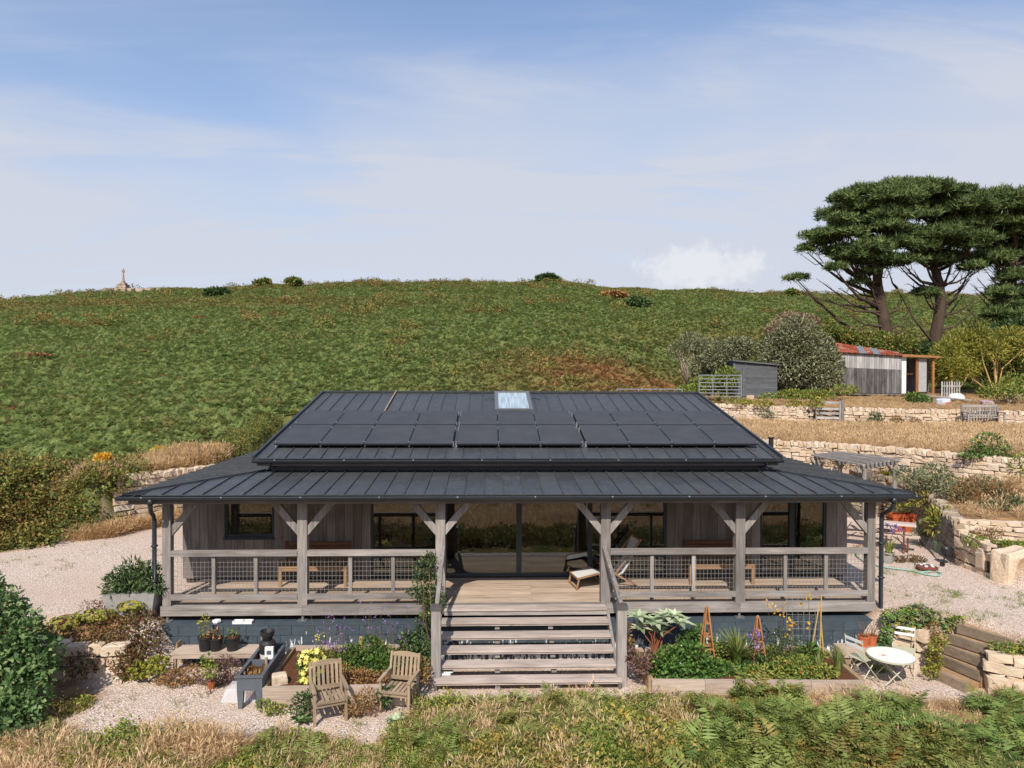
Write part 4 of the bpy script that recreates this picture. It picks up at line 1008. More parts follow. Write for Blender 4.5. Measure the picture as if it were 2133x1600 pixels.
# slatted garden armchairs
def armchair(label, loc, rz):
    t = thing('garden_armchair', label, 'armchair', loc, rz, 'armchairs in the gravel garden', True); t.scale = (.86, .86, .86); w = .29; top = .98
    for s in (-1, 1):
        B('leg', CHZ, t, s * w - .025, s * w + .025, -.30, -.25, 0, .62)
        MB().beam((s * w, .20, 0), (s * w, .22, .42), .05, .05, (0, 1, 0)).build('leg', CHZ, t); MB().beam((s * w, .21, .40), (s * w, .34, top), .045, .05, (0, 1, 0)).build('back_post', CHZ, t)
        MB().beam((s * (w + .01), -.33, .64), (s * (w + .01), .02, .66), .075, .028).build('armrest', CHY, t); MB().beam((s * (w + .01), .02, .66), (s * (w + .01), .28, .655), .065, .028).build('armrest', CHY, t)
        B('side_rail', CHY, t, s * w - .018, s * w + .018, -.25, .20, .34, .40)
    B('front_rail', CHX, t, -w + .026, w - .026, -.305, -.27, .34, .405); B('seat_edge', CHX, t, -w + .026, w - .026, -.335, -.255, .408, .432)
    for i in range(6): x = -w + .07 + i * (2 * w - .14) / 5; B('seat_slat', CHY, t, x - .033, x + .033, -.252, .2, .410, .430)
    MB().beam((-w + .02, .235, .50), (w - .02, .235, .50), .024, .075).build('back_rail', CHX, t)
    m = MB(); n = 8; v = []
    for i in range(n + 1):
        x = -w + .02 + (2 * w - .04) * i / n; z = top - .02 + .035 * math.sin(math.pi * i / n); v += [(x, .318, top - .085), (x, .328, z), (x, .347, z), (x, .337, top - .085)]
    m.add(v, [(4 * i + k, 4 * i + (k + 1) % 4, 4 * i + 4 + (k + 1) % 4, 4 * i + 4 + k) for i in range(n) for k in range(4)] + [(0, 3, 2, 1), (4 * n, 4 * n + 1, 4 * n + 2, 4 * n + 3)]); m.build('top_rail', CHX, t)
    for i in range(6): x = -w + .075 + i * (2 * w - .15) / 5; MB().beam((x, .238, .535), (x, .325, top - .07), .05, .016, (0, 1, 0)).build('back_slat', CHZ, t)
    return t
a = V3(atz(658, 1520, -1.08)); b = V3(atz(720, 1508, -1.08)); c = (a + b) / 2; rz = math.atan2(b.y - a.y, b.x - a.x)
armchair('weathered slatted garden armchair beside the pale yellow flowers', (c.x - math.sin(rz) * .28, c.y + math.cos(rz) * .28, Hs(c.x, c.y)), rz)
a = V3(atz(790, 1494, -1.07)); b = V3(atz(850, 1492, -1.07)); c = (a + b) / 2; rz = -.24
armchair('weathered slatted garden armchair nearest to the wooden stairs', (c.x - math.sin(rz) * .28, c.y + math.cos(rz) * .28, Hs(c.x, c.y)), rz)
# potting bench
a = atz(362, 1403, -1.05); tx0, tx1, ty0, ty1, tz = a[0] - .05, a[0] + 1.55, a[1] - .02, a[1] + .42, -.66
t = thing('potting_table', 'low weathered wooden potting table against the painted block wall', 'table', (tx0, ty0, GZ))
for i in range(4): B('top_plank', SLEEPX, t, tx0, tx1, ty0 + i * .108, ty0 + i * .108 + .103, tz - .03, tz)
for x in (tx0 + .06, tx1 - .06):
    for yy in (ty0 + .05, ty1 - .05): B('leg', CHZ, t, x - .03, x + .03, yy - .03, yy + .03, GZ - .05, tz - .032)
B('apron', SLEEPX, t, tx0 + .03, tx1 - .03, ty0 + .012, ty0 + .035, tz - .11, tz - .032); B('side_board', SLEEPY, t, tx0 + .0, tx0 + .02, ty1 - .2, ty1, tz + .002, tz + .10)
def pot_mesh(mb, c, r, h, rim=.12, n=18, taper=.78):
    mb.lathe([(r * taper, 0), (r * .97, h * (1 - rim)), (r * 1.06, h * (1 - rim)), (r * 1.06, h), (r * .95, h), (r * .93, h * .86), (0.0001, h * .86)], c, n)
def pot(name, label, loc, r, h, m, cat='plant pot', soil=True, group=None, n=18):
    t = thing(name, label, cat, loc, 0, group); mb = MB(); pot_mesh(mb, loc, r, h, n=n); mb.build('pot', m, t, False)
    if soil: MB().lathe([(r * .92, h * .865), (r * .5, h * .9), (.0001, h * .91)], loc, 14).build('soil', SOIL, t)
    return t
def sprig(t, c, n, L, W, h, r, mk, st=3):
    bl = [((c[0] + random.uniform(-r, r) * .4, c[1] + random.uniform(-r, r) * .4, c[2] + h * k), (r * .7, r * .7, h * .35)) for k in (.35, .65, .9)]
    q, tn = foliage_mesh('foliage', mk, bl, n, L, W, zmin=c[2]); fol('foliage', mk, t, q, tn); stems(t, c, [b[0] for b in bl[:st]], .006, .003, STEM)
for u, v, r, hh, lb, mk in ((423, 1363, .135, .27, 'black plant pot with a yellowing sprig, first on the potting table', 'yellow'), (448, 1360, .13, .24, 'black plant pot standing at the back of the potting table', 'russet'), (466, 1378, .135, .26, 'black plant pot at the front edge of the potting table', 'mixed')):
    p = atz(u, v - 4, tz); p[1] = min(max(p[1], ty0 + .15), ty1 - .12); t = pot('potted_plant', lb, (p[0], p[1], tz), r, hh, BLACKP, 'potted plant', group='black pots on the potting table')
    sprig(t, (p[0], p[1], tz + hh * .9), 60 if mk == 'yellow' else 34, .07, .035, .34 if mk == 'yellow' else .16, .12, mk)
# long planter on legs
PT = -.50; FL, FR_, BR = [V3(atz(u, v, PT)) for u, v in ((493, 1410), (538, 1409), (587, 1341))]; ax = (BR - FR_); L = ax.length; ax.normalize(); sx = Vector((ax.y, -ax.x, 0)); W = .42
t = thing('raised_planter', 'long grey plastic trough planter standing on tall tapered legs', 'planter', (FL.x, FL.y, GZ)); o = FL
def pp(a, b, z): return o + sx * a + ax * b + Vector((0, 0, z - PT))
def slab(name, a0, a1, b0, b1, z0, z1, m=GREYP, tp=0.0):
    mb = MB(); vs = [pp(x + (tp if z < z1 else 0) * (1 if x == a0 else -1), y, z) for z in (z0, z1) for x, y in ((a0, b0), (a1, b0), (a1, b1), (a0, b1))]
    mb.add(vs, [(3, 2, 1, 0), (4, 5, 6, 7), (0, 1, 5, 4), (1, 2, 6, 5), (2, 3, 7, 6), (3, 0, 4, 7)]); return mb.build(name, m, t)
slab('end_panel', .02, W - .02, .0, .02, PT - .24, PT - .02); slab('end_panel', .02, W - .02, L - .02, L, PT - .24, PT - .02)
slab('side_panel', .0, .02, .0, L, PT - .24, PT - .02); slab('side_panel', W - .02, W, .0, L, PT - .24, PT - .02); slab('bottom_panel', .02, W - .02, .02, L - .02, PT - .24, PT - .21)
slab('rim', -.02, W + .02, -.02, .035, PT - .02, PT + .015); slab('rim', -.02, W + .02, L - .035, L + .02, PT - .02, PT + .015); slab('rim', -.02, .035, .036, L - .036, PT - .02, PT + .015); slab('rim', W - .035, W + .02, .036, L - .036, PT - .02, PT + .015)
slab('divider', .036, W - .036, L * .46, L * .46 + .03, PT - .2, PT + .012); slab('soil', .022, W - .022, .022, L - .022, PT - .208, PT - .10, SOIL)
for a_ in (0, W - .11):
    for b_ in (.0, L - .09): slab('leg', a_, a_ + .11, b_ + .002, b_ + .08, GZ - .04, PT - .242, GREYP, .025)
q = pp(W * .5, L * .72, 0); bz = PT - .10
t = thing('bucket', 'dark bucket with a pale base standing in the grey trough planter', 'bucket', (q.x, q.y, bz)); MB().lathe([(.12, 0), (.14, .10), (.0001, .10)], (q.x, q.y, bz), 16).build('base', WHITEP, t); MB().lathe([(.14, .101), (.15, .28), (.10, .33), (.0001, .33)], (q.x, q.y, bz), 16).build('body', BLACKP, t)
t = thing('bowl', 'black bowl balanced on top of the dark bucket', 'bowl', (q.x, q.y, bz + .332)); MB().lathe([(.07, 0), (.12, .10), (.13, .17), (.12, .17), (.06, .03), (.0001, .03)], (q.x, q.y, bz + .332), 16).build('bowl_body', BLACKP, t)
q = pp(W * .72, L * .58, 0); t = thing('seed_box', 'small upright white box with a grey panel in the trough planter', 'box', (q.x, q.y, bz)); B('box', WHITEP, t, q.x - .075, q.x + .075, q.y - .03, q.y + .03, bz, bz + .28); B('panel', GREYP, t, q.x - .04, q.x + .04, q.y - .036, q.y - .031, bz + .15, bz + .22)
for s, (b0, b1, n_) in enumerate(((.08, .42, 60),)):
    t = shrub('seedlings', 'thin brown and green seedlings in the front of the trough planter', 'plant', tuple(pp(W / 2, L * .25, bz)), [(tuple(pp(W * f, L * g, bz + .03)), (.09, .14, .05)) for f in (.3, .7) for g in (.12, .3)], 'russet', 150, .07, .02, nstem=3, r0=.004)
# clear plastic propagator lid leaning on the ground
p = atz(505, 1452, GZ); PL = NT('clear plastic'); PL.b.inputs['Alpha'].default_value = .38; CLEAR = PL.fin((.82, .84, .86, 1), .12, .6)
t = thing('propagator_cover', 'clear plastic cover lying on the gravel behind the planter leg', 'cover', (p[0], p[1], GZ)); m = MB(); x, y, z = p[0], p[1], GZ + .0
v = [(x - .30, y - .20, z), (x + .30, y - .20, z), (x + .30, y + .25, z), (x - .30, y + .25, z), (x - .24, y - .12, z + .2), (x + .24, y - .12, z + .2), (x + .24, y + .19, z + .2), (x - .24, y + .19, z + .2)]
m.add(v, [(0, 1, 5, 4), (1, 2, 6, 5), (2, 3, 7, 6), (3, 0, 4, 7), (4, 5, 6, 7)]); m.build('cover', CLEAR, t); m = MB()
for a_, b_ in ((0, 1), (1, 2), (2, 3), (3, 0)): m.beam(v[a_], v[b_], .025, .02)
m.build('rim', CLEAR, t)
# raised beds
def bed(name, label, pts, zb, zt, soilz, rows):
    t = thing(name, label, 'raised bed', (pts[0][0], pts[0][1], zb)); n = len(pts)
    for i in range(n):
        a, b = Vector((*pts[i], 0)), Vector((*pts[(i + 1) % n], 0)); L = (b - a).length; d = (b - a) / L; horiz = abs(d.x) > abs(d.y); k = max(1, round(L / 2.2))
        for r_ in range(rows):
            z0 = zb + (zt - zb) * r_ / rows; z1 = zb + (zt - zb) * (r_ + 1) / rows
            cuts = np.linspace(0, L, k + 1) if r_ % 2 == 0 else np.concatenate([[0], (np.linspace(0, L, k + 1)[:-1] + L / k * .5), [L]])
            for c0, c1 in zip(cuts[:-1], cuts[1:]):
                e = .048 if not horiz else 0
                if c1 - c0 < .2: continue
                MB().beam(a + d * (c0 + e + .003) + Vector((0, 0, (z0 + z1) / 2)), b - d * (L - c1 + e + .003) + Vector((0, 0, (z0 + z1) / 2)), .09, z1 - z0 - .006).build('sleeper', SLEEPX if horiz else SLEEPY, t)
    m = MB(); m.add([(x, y, soilz) for x, y in pts], [tuple(range(n))]); m.build('soil', SOIL, t); return t
bl = V3(atz(545, 1478, GZ)); bed('raised_bed', 'raised bed of weathered sleepers holding the yellow flowers and purple verbena', [(bl.x, -2.1), (-2.02, -2.05), (-2.02, -.26), (bl.x + .02, -.26)], GZ - .05, -.70, -.78, 2)
bed('raised_bed', 'raised flower bed of pale sleepers to the right of the stairs', [(2.2, -1.72), (5.95, -1.86), (5.95, -.26), (2.2, -.26)], GZ - .2, -.80, -.86, 2)
p = atz(582, 1422, -.77); boulder('boulder', 'pale rounded stone lying in the corner of the left raised bed', (p[0], p[1], -.72), (.26, .2, .22), .4, STONE, seed=4)
p = atz(555, 1432, -.95); t = thing('stake', 'short wooden stake standing between the trough planter and the raised bed', 'stake', (p[0], p[1], GZ)); MB().tube([(p[0], p[1], GZ - .05), (p[0], p[1], -.42)], .028, 7).build('post', CHZ, t)
p = atz(752, 1375, -.78); p[1] = -.95; t = thing('stake', 'round pale wooden stake standing among the purple verbena', 'stake', (X_at(752, -.95, 1330), -.95, -.8)); MB().tube([(X_at(752, -.95, 1330), -.95, -.8), (X_at(752, -.95, 1330), -.95, -.28)], .03, 7).build('post', CANE, t)
# small things on the plinth ledge
x = X_at(452, -.05, 1296); t = thing('ceramic_dish', 'small white six-sided dish on the ledge of the block wall', 'dish', (x, -.07, -.308)); MB().lathe([(.07, 0), (.09, .03), (.085, .06), (.05, .062), (.0001, .045)], (x, -.07, -.307), 6).build('dish', WHITEP, t)
for i, u in enumerate((497, 517)):
    x = X_at(u, -.06, 1295); t = thing('white_tray', ['white tray on the plinth ledge, the one nearer the six-sided dish', 'white tray on the plinth ledge, the one farther from the six-sided dish'][i], 'tray', (x, -.07, -.308), 0, 'white trays on the plinth ledge')
    for nm, c in (('side', (x - .095, x + .095, -.145, -.135)), ('side', (x - .095, x + .095, -.02, -.01)), ('side', (x - .095, x - .085, -.134, -.021)), ('side', (x + .085, x + .095, -.134, -.021))): B(nm, WHITEP, t, c[0], c[1], c[2], c[3], -.307, -.255)
    B('base', WHITEP, t, x - .084, x + .084, -.134, -.021, -.307, -.295)
# obelisks
OB = wood('obelisk wood', S(150, 98, 60, .9), S(186, 132, 88, .9), 'z', .1, False)
def obelisk(label, u, vtop, vbase, y):
    x = X_at(u, y, vbase); zt = float(atY(u, vtop, y)[2]); zb = -.86; t = thing('obelisk', label, 'plant support', (x, y, zb), 0, 'wooden obelisks in the flower bed'); r = .13
    C = [(x + sx * r, y + sy * r, zb) for sx, sy in ((-1, -1), (1, -1), (1, 1), (-1, 1))]; T = [(x + (c[0] - x) * .14, y + (c[1] - y) * .14, zt) for c in C]
    for c, e in zip(C, T): MB().beam(c, e, .026, .026, (0, 1, 0)).build('leg', OB, t)
    for k in (.3, .52, .74):
        q = [V3(c).lerp(V3(e), k) for c, e in zip(C, T)]
        for i in range(4): MB().beam(q[i], q[(i + 1) % 4], .014, .03).build('rung', OB, t)
    MB().lathe([(.035, 0), (.028, .03), (.0001, .05)], (x, y, zt - .005), 4).build('cap', OB, t)
obelisk('tall orange-brown wooden obelisk beside the leathery-leaved shrub', 1472, 1266, 1360, -.95); obelisk('shorter orange-brown wooden obelisk behind the lilac flower heads', 1578, 1286, 1370, -1.0)
# leaning wire trellis with cane poles
xa, xb, ty = X_at(1640, -.55, 1300), X_at(1712, -.55, 1300), -.55
t = thing('wire_trellis', 'upright wire grid trellis with crossed canes behind the yellow flowers', 'trellis', (xa, ty, -.86)); m = MB()
for k in range(7): x = xa + (xb - xa) * k / 6; m.tube([(x, ty, -.86), (x + .02, ty + .10, .42 - .05 * k)], .004, 4)
for k in range(9): z = -.75 + k * .135; f = (z + .86) / 1.3 * .1; m.tube([(xa, ty + f, z), (xb + .02, ty + f, z - .02)], .004, 4)
m.build('wire_grid', WIRE, t); 
for (u0, v0, u1, v1) in ((1688, 1368, 1706, 1262), (1716, 1370, 1708, 1265), (1708, 1375, 1711, 1240)): a = atY(u0, v0, ty - .12); b = atY(u1, v1, ty + .02); a[2] = -.87; MB().tube([a, b], .012, 5).build('cane', CANE, t)
# sleeper shelf with terracotta pots
xa, xb = X_at(1738, -.5, 1360), X_at(1822, -.5, 1360); zs = float(atY(1780, 1352, -.75)[2])
t = thing('sleeper_shelf', 'thick grey sleeper laid as a shelf below the block wall', 'sleeper', (xa, -.75, zs)); B('sleeper', SLEEPX, t, xa, xb, -.75, -.45, zs - .17, zs); 
for x in (xa + .15, xb - .15): B('block_support', STONEG, t, x - .08, x + .08, -.7, -.5, GZ - .05, zs - .172)
for i, u in enumerate((1799, 1818)):
    x = X_at(u, -.6, 1340); t = pot('potted_plant', ['terracotta pot of bare twigs on the sleeper shelf, the larger of two', 'terracotta pot of bare twigs on the sleeper shelf, the smaller of two'][i], (x, -.6 + .03 * i, zs + .001), .105 - .008 * i, .20, TERRA, 'potted plant', group='terracotta pots on the shelf')
    stems(t, (x, -.6, zs + .18), [(x + random.uniform(-.16, .14), -.6 + random.uniform(-.08, .08), zs + random.uniform(.35, .58)) for _ in range(9)], .005, .002, STEM, bend=.05)
# bistro set
TC = V3(atz(1855, 1424, GZ)); tr = .40; th = float(atY(1852, 1364, TC.y)[2])
t = thing('bistro_table', 'round white folding bistro table with a rust stain on its top', 'table', (TC.x, TC.y, GZ), 0, None, True); h = th - GZ
m = MB(); m.lathe([(tr, 0), (tr, .02), (.0001, .022)], (0, 0, h - .022), 40); m.build('table_top', TABTOP, t); m = MB(); m.lathe([(tr - .004, -.03), (tr + .006, -.03), (tr + .006, .0), (tr - .004, .0), (tr - .004, -.03)], (0, 0, h - .001), 40); m.build('rim', CREAM, t)
for s in (-1, 1):
    for e in (-1, 1): MB().tube([(-.26 * e, s * .2, .0), (.26 * e, s * .2, h - .04)], .011, 6).build('leg', CREAM, t)
MB().tube([(0, -.2, h / 2 - .02), (0, .2, h / 2 - .02)], .008, 5).build('crossbar', CREAM, t)
for x in (-.26, .26): MB().tube([(x, -.2, .015), (x, .2, .015)], .010, 5).build('crossbar', CREAM, t); MB().tube([(x, -.2, h - .05), (x, .2, h - .05)], .010, 5).build('crossbar', CREAM, t)
def bistro_chair(label, loc, rz):
    t = thing('bistro_chair', label, 'chair', loc, rz, 'folding chairs at the bistro table', True)
    for s in (-1, 1):
        x = s * .19; MB().tube([(x, -.26, 0), (x, .02, .30), (x, .17, .48), (x, .22, .84)], .010, 6).build('frame_tube', CREAM, t); MB().tube([(x * .9, .24, 0), (x * .9, -.18, .46)], .010, 6).build('leg', CREAM, t)
    for i in range(6): MB().box((0, -.18 + i * .066, .46 - i * .004), (.38, .045, .012)).build('seat_slat', CREAM, t)
    for z in (.68, .79): MB().beam((-.19, .205 + (z - .68) * .06, z), (.19, .205 + (z - .68) * .06, z), .014, .05).build('back_slat', WHITEP, t)
    for y, z in ((-.25, .03), (.23, .03)): MB().tube([(-.18, y, z), (.18, y, z)], .008, 5).build('crossbar', CREAM, t)
p = atz(1800, 1420, GZ); bistro_chair('white slatted bistro chair on the raised bed side of the bistro table', (p[0] - .02, p[1] + .05, GZ), 1.95)
p = atz(1888, 1408, GZ); bistro_chair('white slatted bistro chair behind the bistro table in front of the stone pier', (p[0] + .02, p[1] + .14, GZ), -.55)
# timber steps up to the yard on the right
st = thing('garden_steps', 'flight of earth garden steps edged with brown timber sleepers', 'steps', (8.0, -1.6, GZ)); st['kind'] = 'thing'
EL = [((1927, 1388), (2010, 1424)), ((1950, 1362), (2038, 1399)), ((1966, 1343), (2056, 1376)), ((1975, 1322), (2078, 1353)), ((1993, 1300), (2108, 1334))]
ST = []
for i, (l, r_) in enumerate(EL):
    z = GZ + .17 * (i + 1); ST.append((V3(atz(*l, z)), V3(atz(*r_, z))))
for i, (a, b) in enumerate(ST):
    z = a.z; d = (b - a).normalized(); n_ = Vector((-d.y, d.x, 0)); 
    if n_.x < 0: n_ = -n_
    MB().beam(a + n_ * .035 - Vector((0, 0, .085)), b + n_ * .035 - Vector((0, 0, .085)), .07, .17).build('riser_sleeper', STEPW, st)
    nx = ST[i + 1] if i < 4 else (a + n_ * .5, b + n_ * .5)
    m = MB(); q = [a + n_ * .07, b + n_ * .07, Vector((nx[1].x, nx[1].y, z)) + n_ * .02, Vector((nx[0].x, nx[0].y, z)) + n_ * .02]; q = [Vector((v_.x, v_.y, z - .025)) for v_ in q]
    m.add(q + [v_ - Vector((0, 0, .3)) for v_ in q], [(0, 1, 2, 3), (7, 6, 5, 4), (0, 4, 5, 1), (1, 5, 6, 2), (2, 6, 7, 3), (3, 7, 4, 0)]); m.build('tread_earth', SOIL2, st)
def px_wall(name, label, pts, zb, zt, **k): stone_wall(name, label, [(*atz(u, v, zb)[:2], zb - .1, zt) for u, v in pts], **k)
px_wall('stone_pier', 'squat stacked stone pier behind the bistro table', [(1868, 1385), (1935, 1395), (1962, 1378)], GZ, -.28, side=-1, course=.2, lmin=.3, lmax=.6, cope=False, thick=.4)
stone_wall('stone_garden_wall', 'low dry stone wall beside the timber garden steps', [(8.2, -1.92, -1.2, -.30), (8.75, -2.15, -1.2, -.36), (9.6, -2.55, -1.2, -.44)], side=-1, course=.17, lmin=.22, lmax=.45, cope=False, thick=.4)
p = atz(2068, 1205, YZ); boulder('boulder', 'large pale boulder set on end at the corner of the low stone wall', (p[0] + .30, 1.80, .16), (.8, .5, .95), .2, STONE, seed=21, jag=.17)
stone_wall('stone_garden_wall', 'short pale stone wall to the right of the big boulder', [(11.75, 1.55, -.15, .55), (13.0, 1.35, -.15, .6), (14.6, 1.2, -.15, .6)], side=-1, course=.19, lmin=.3, lmax=.6, cope=False)
st2 = thing('timber_step', 'pair of brown timber steps at the picture edge beside the boulder', 'steps', (12.0, 1.0, YZ)); st2['kind'] = 'thing'
B('step_sleeper', STEPW, st2, 11.75, 14.0, .95, 1.05, YZ - .05, YZ + .16); B('step_sleeper', STEPW, st2, 11.85, 14.0, 1.25, 1.35, YZ + .1, YZ + .32); B('tread_earth', SOIL2, st2, 11.78, 14.0, 1.051, 1.249, YZ - .05, YZ + .13)
# ---- yard furniture
bx0, bx1 = X_at(1765, 5.0, 1080), V3(atz(1915, 1095, .62)).x
A_ = V3(atz(1770, 1080, .64)); Bp = V3(atz(1908, 1093, .64)); dirx = (Bp - A_); 
def trestle(name, label, cat, a, b, w, zt, m, legs=True, group=None):
    d = (b - a); d.z = 0; L = d.length; rz = math.atan2(d.y, d.x); c = (a + b) / 2; t = thing(name, label, cat, (c.x, c.y, YZ), rz, group, True); h = zt - YZ
    for i in range(2): B('top_plank', m, t, -L / 2, L / 2, -w / 2 + i * w / 2 + .002, -w / 2 + (i + 1) * w / 2 - .002, h - .028, h)
    for s in (-1, 1):
        x = s * (L / 2 - .28)
        for e in (-1, 1): MB().beam((x, e * (w / 2 - .05), h - .03), (x, e * (w / 2 - .05), 0), .03, .03, (0, 1, 0)).build('leg', RUSTM, t)
        MB().beam((x, -w / 2 + .05, .12), (x, w / 2 - .05, .12), .025, .025).build('leg_bar', RUSTM, t); MB().beam((x, 0, .14), (x - s * .38, 0, h - .03), .02, .02).build('strut', RUSTM, t)
    return t
RUSTM = plain('brown folding legs', S(110, 66, 44, .8), .6, .4)
BEER = wood('beer table wood', S(186, 160, 138, .9), S(222, 204, 188, .9), 'x', .08, False)
trestle('beer_table', 'long wooden beer table with folding brown legs in the side yard', 'table', A_ + Vector((-.55, .2, 0)), Bp, .52, .64, BEER)
a = V3(atz(1768, 1101, .32)); b = V3(atz(1916, 1119, .32)); trestle('beer_bench', 'long narrow bench in front of the beer table', 'bench', a + Vector((-.4, .15, 0)), b, .26, .32, BEER, group='benches at the beer table')
trestle('beer_bench', 'long narrow bench behind the beer table', 'bench', a + Vector((-.3, 1.3, 0)), b + Vector((.05, 1.12, 0)), .26, .32, BEER, group='benches at the beer table')
def sqpot(name, label, loc, w, h, m, cat='plant pot', group=None):
    t = thing(name, label, cat, loc, 0, group); mb = MB(); x, y, z = loc
    prof = [(w * .38, 0), (w * .5, h * .8), (w * .54, h * .8), (w * .54, h), (w * .49, h), (w * .47, h * .85), (.0001, h * .85)]
    mb.lathe([(r * 1.35, zz) for r, zz in prof], loc, 4); mb.build('pot', m, t); t.rotation_euler = (0, 0, math.pi / 4 + .1)
    return t
for i, (u, lb) in enumerate(((1864, 'orange square planter behind the beer table, next to the black pot'), (1889, 'orange square planter behind the beer table, farther from the black pot'))):
    Y = 7.0; x = X_at(u, Y, 1075); sqpot('square_planter', lb, (x, Y, YZ), .36, .55, ORANGE, 'planter', 'orange planters behind the beer table')
pot('plant_pot', 'black plastic pot beside the orange planters', (X_at(1847, 7.0, 1075), 7.0, YZ), .17, .34, BLACKP)
p = atz(1958, 1149, YZ); t = pot('potted_plant', 'green pot of yellow-leaved plant standing by the net on the stone wall', (p[0], p[1], YZ), .17, .28, GREENP, 'potted plant'); 
c = (p[0], p[1], YZ + .26); bl = [((c[0] - .05, c[1], c[2] + .45), (.3, .28, .3)), ((c[0] + .1, c[1], c[2] + .7), (.22, .2, .2)), ((c[0] - .2, c[1], c[2] + .72), (.18, .18, .16))]
q, tn = foliage_mesh('foliage', 'yellow', bl, 420, .16, .055); fol('foliage', 'yellow', t, q, tn); stems(t, c, [b_[0] for b_ in bl], .02, .008, STEM)
p = atz(1851, 1172, YZ); t = pot('potted_plant', 'pale square pot of green blades with blue flower spikes by the verandah corner', (p[0], p[1], YZ), .15, .26, GREYG, 'potted plant', n=4)
def blades(t, c, n, L, w, mk, spread=.8, name='foliage'):
    me_q = []; tn = []
    for i in range(n):
        a = RNG.uniform(0, 6.283); s = RNG.uniform(.1, 1) * spread; l = L * RNG.uniform(.6, 1.15); hd = np.array([math.cos(a), math.sin(a), 0]); sd_ = np.array([-hd[1], hd[0], 0]); b = np.array(c) + hd * RNG.uniform(0, .06)
        P = [b + hd * l * s * k * k * .9 + np.array([0, 0, l * (k - s * .55 * k * k)]) for k in (0, .35, .7, 1)]; W_ = [w, w * .95, w * .6, w * .08]; tt = RNG.random()
        for k in range(3): me_q.append([P[k] - sd_ * W_[k], P[k] + sd_ * W_[k], P[k + 1] + sd_ * W_[k + 1], P[k + 1] - sd_ * W_[k + 1]]); tn.append(tt)
    return fol(name, mk, t, np.array(me_q), np.array(tn))
blades(t, (p[0], p[1], YZ + .22), 46, .45, .016, 'blade', .9)
fb = [((p[0] + dx, p[1], YZ + h), (.06, .06, .05)) for dx, h in ((-.05, .95), (.18, .92), (.30, .84), (.10, .80))]
P, d = blob_points(90, fb, 3); fol('blossoms', 'fblue', t, leaf_quads(P, rdir(90), rdir(90), np.full(90, .05), np.full(90, .035)), RNG.random(90)); stems(t, (p[0], p[1], YZ + .2), [b_[0] for b_ in fb], .006, .004, STEM, bend=.04)
p = atz(1880, 1170, YZ); shrub('low_plant', 'low reddish sedum-like plant on the gravel beside the hose', 'plant', (p[0], p[1], YZ), [((p[0] + dx, p[1] + dy, YZ + .06), (.2, .14, .08)) for dx, dy in ((-.1, 0), (.2, .05), (.4, -.05))], 'red', 420, .06, .03, nstem=0)
p = atz(1800, 1148, YZ); shrub('low_plant', 'low dry plant on the gravel seen through the verandah mesh', 'plant', (p[0], p[1], YZ), [((p[0] + dx, p[1] + dy, YZ + .06), (.2, .14, .09)) for dx, dy in ((-.1, 0), (.2, .05))], 'russet', 300, .06, .03, nstem=0)
# hose and reel
pts = [atz(u, v, YZ + .03) for u, v in ((1780, 1146), (1786, 1160), (1800, 1170), (1828, 1178), (1850, 1183), (1880, 1186), (1905, 1190), (1925, 1196), (1945, 1199), (1957, 1199), (1960, 1194), (1950, 1190), (1930, 1191), (1912, 1193))]
t = thing('garden_hose', 'pale green garden hose trailing across the side yard gravel', 'hose', tuple(pts[0])); MB().tube(pts, .022, 6).build('hose', HOSE, t, True)
c = V3(atz(1931, 1188, YZ)); t = thing('hose_reel', 'brown flat hose reel lying on the gravel inside a loop of hose', 'hose reel', (c.x, c.y, YZ)); MB().lathe([(.20, .02), (.24, .05), (.24, .09), (.19, .11), (.06, .12), (.0001, .12)], (c.x, c.y, YZ), 18).build('drum', BROWNP, t)
for a_ in (.3, 1.5, 2.6, 4.0, 5.2): MB().box((c.x + .13 * math.cos(a_), c.y + .13 * math.sin(a_), YZ + .125), (.07, .05, .03)).build('coupling', WHITEP, t)
MB().tube([(c.x - .2, c.y + .1, YZ + .08), atz(1905, 1172, YZ + .03), atz(1885, 1168, YZ + .03)], .010, 5).build('lead', BLACKP, t)
# small black wheeled cart lying by the wall
c = V3(atz(1976, 1176, YZ)); t = thing('wheeled_barrow', 'small black wheeled garden cart at the foot of the stone wall', 'cart', (c.x, c.y, YZ), .35, None, True)
m = MB(); m.lathe([(.07, .18), (.13, .26), (.15, .40), (.13, .40), (.06, .24), (.0001, .24)], (0, 0.04, 0), 12); m.build('tub', BLACKP, t)
for s in (-1, 1):
    m = MB(); m.tube([(s * .30 - .02, -.06, .06), (s * .30 + .02, -.06, .06)], .06, 12); m.build('wheel', BLACKP, t); MB().tube([(s * .30, -.06, .07), (s * .10, .02, .22)], .018, 6).build('axle_arm', BLACKP, t)
# net panel on the curved wall
t = thing('net_panel', 'grey wire net panel leaning against the end of the curved stone wall', 'netting', (11.1, 3.5, YZ)); m = MB()
def npnt(a, z): # a along the wall
    q, an = path_at(W1, a); n_ = np.array([-math.sin(an), math.cos(an)]); f = .10 + (1.0 - z) * .22; return (q[0] + n_[0] * f, q[1] + n_[1] * f, YZ + z)
for k in range(22): m.tube([npnt(.1 + k * .075, .02), npnt(.1 + k * .075 + .1, 1.02)], .003, 3, False)
for k in range(15): m.tube([npnt(.1, .03 + k * .07), npnt(.9, .03 + k * .07), npnt(1.75, .03 + k * .07)], .003, 3, False)
m.build('net', NETM, t)
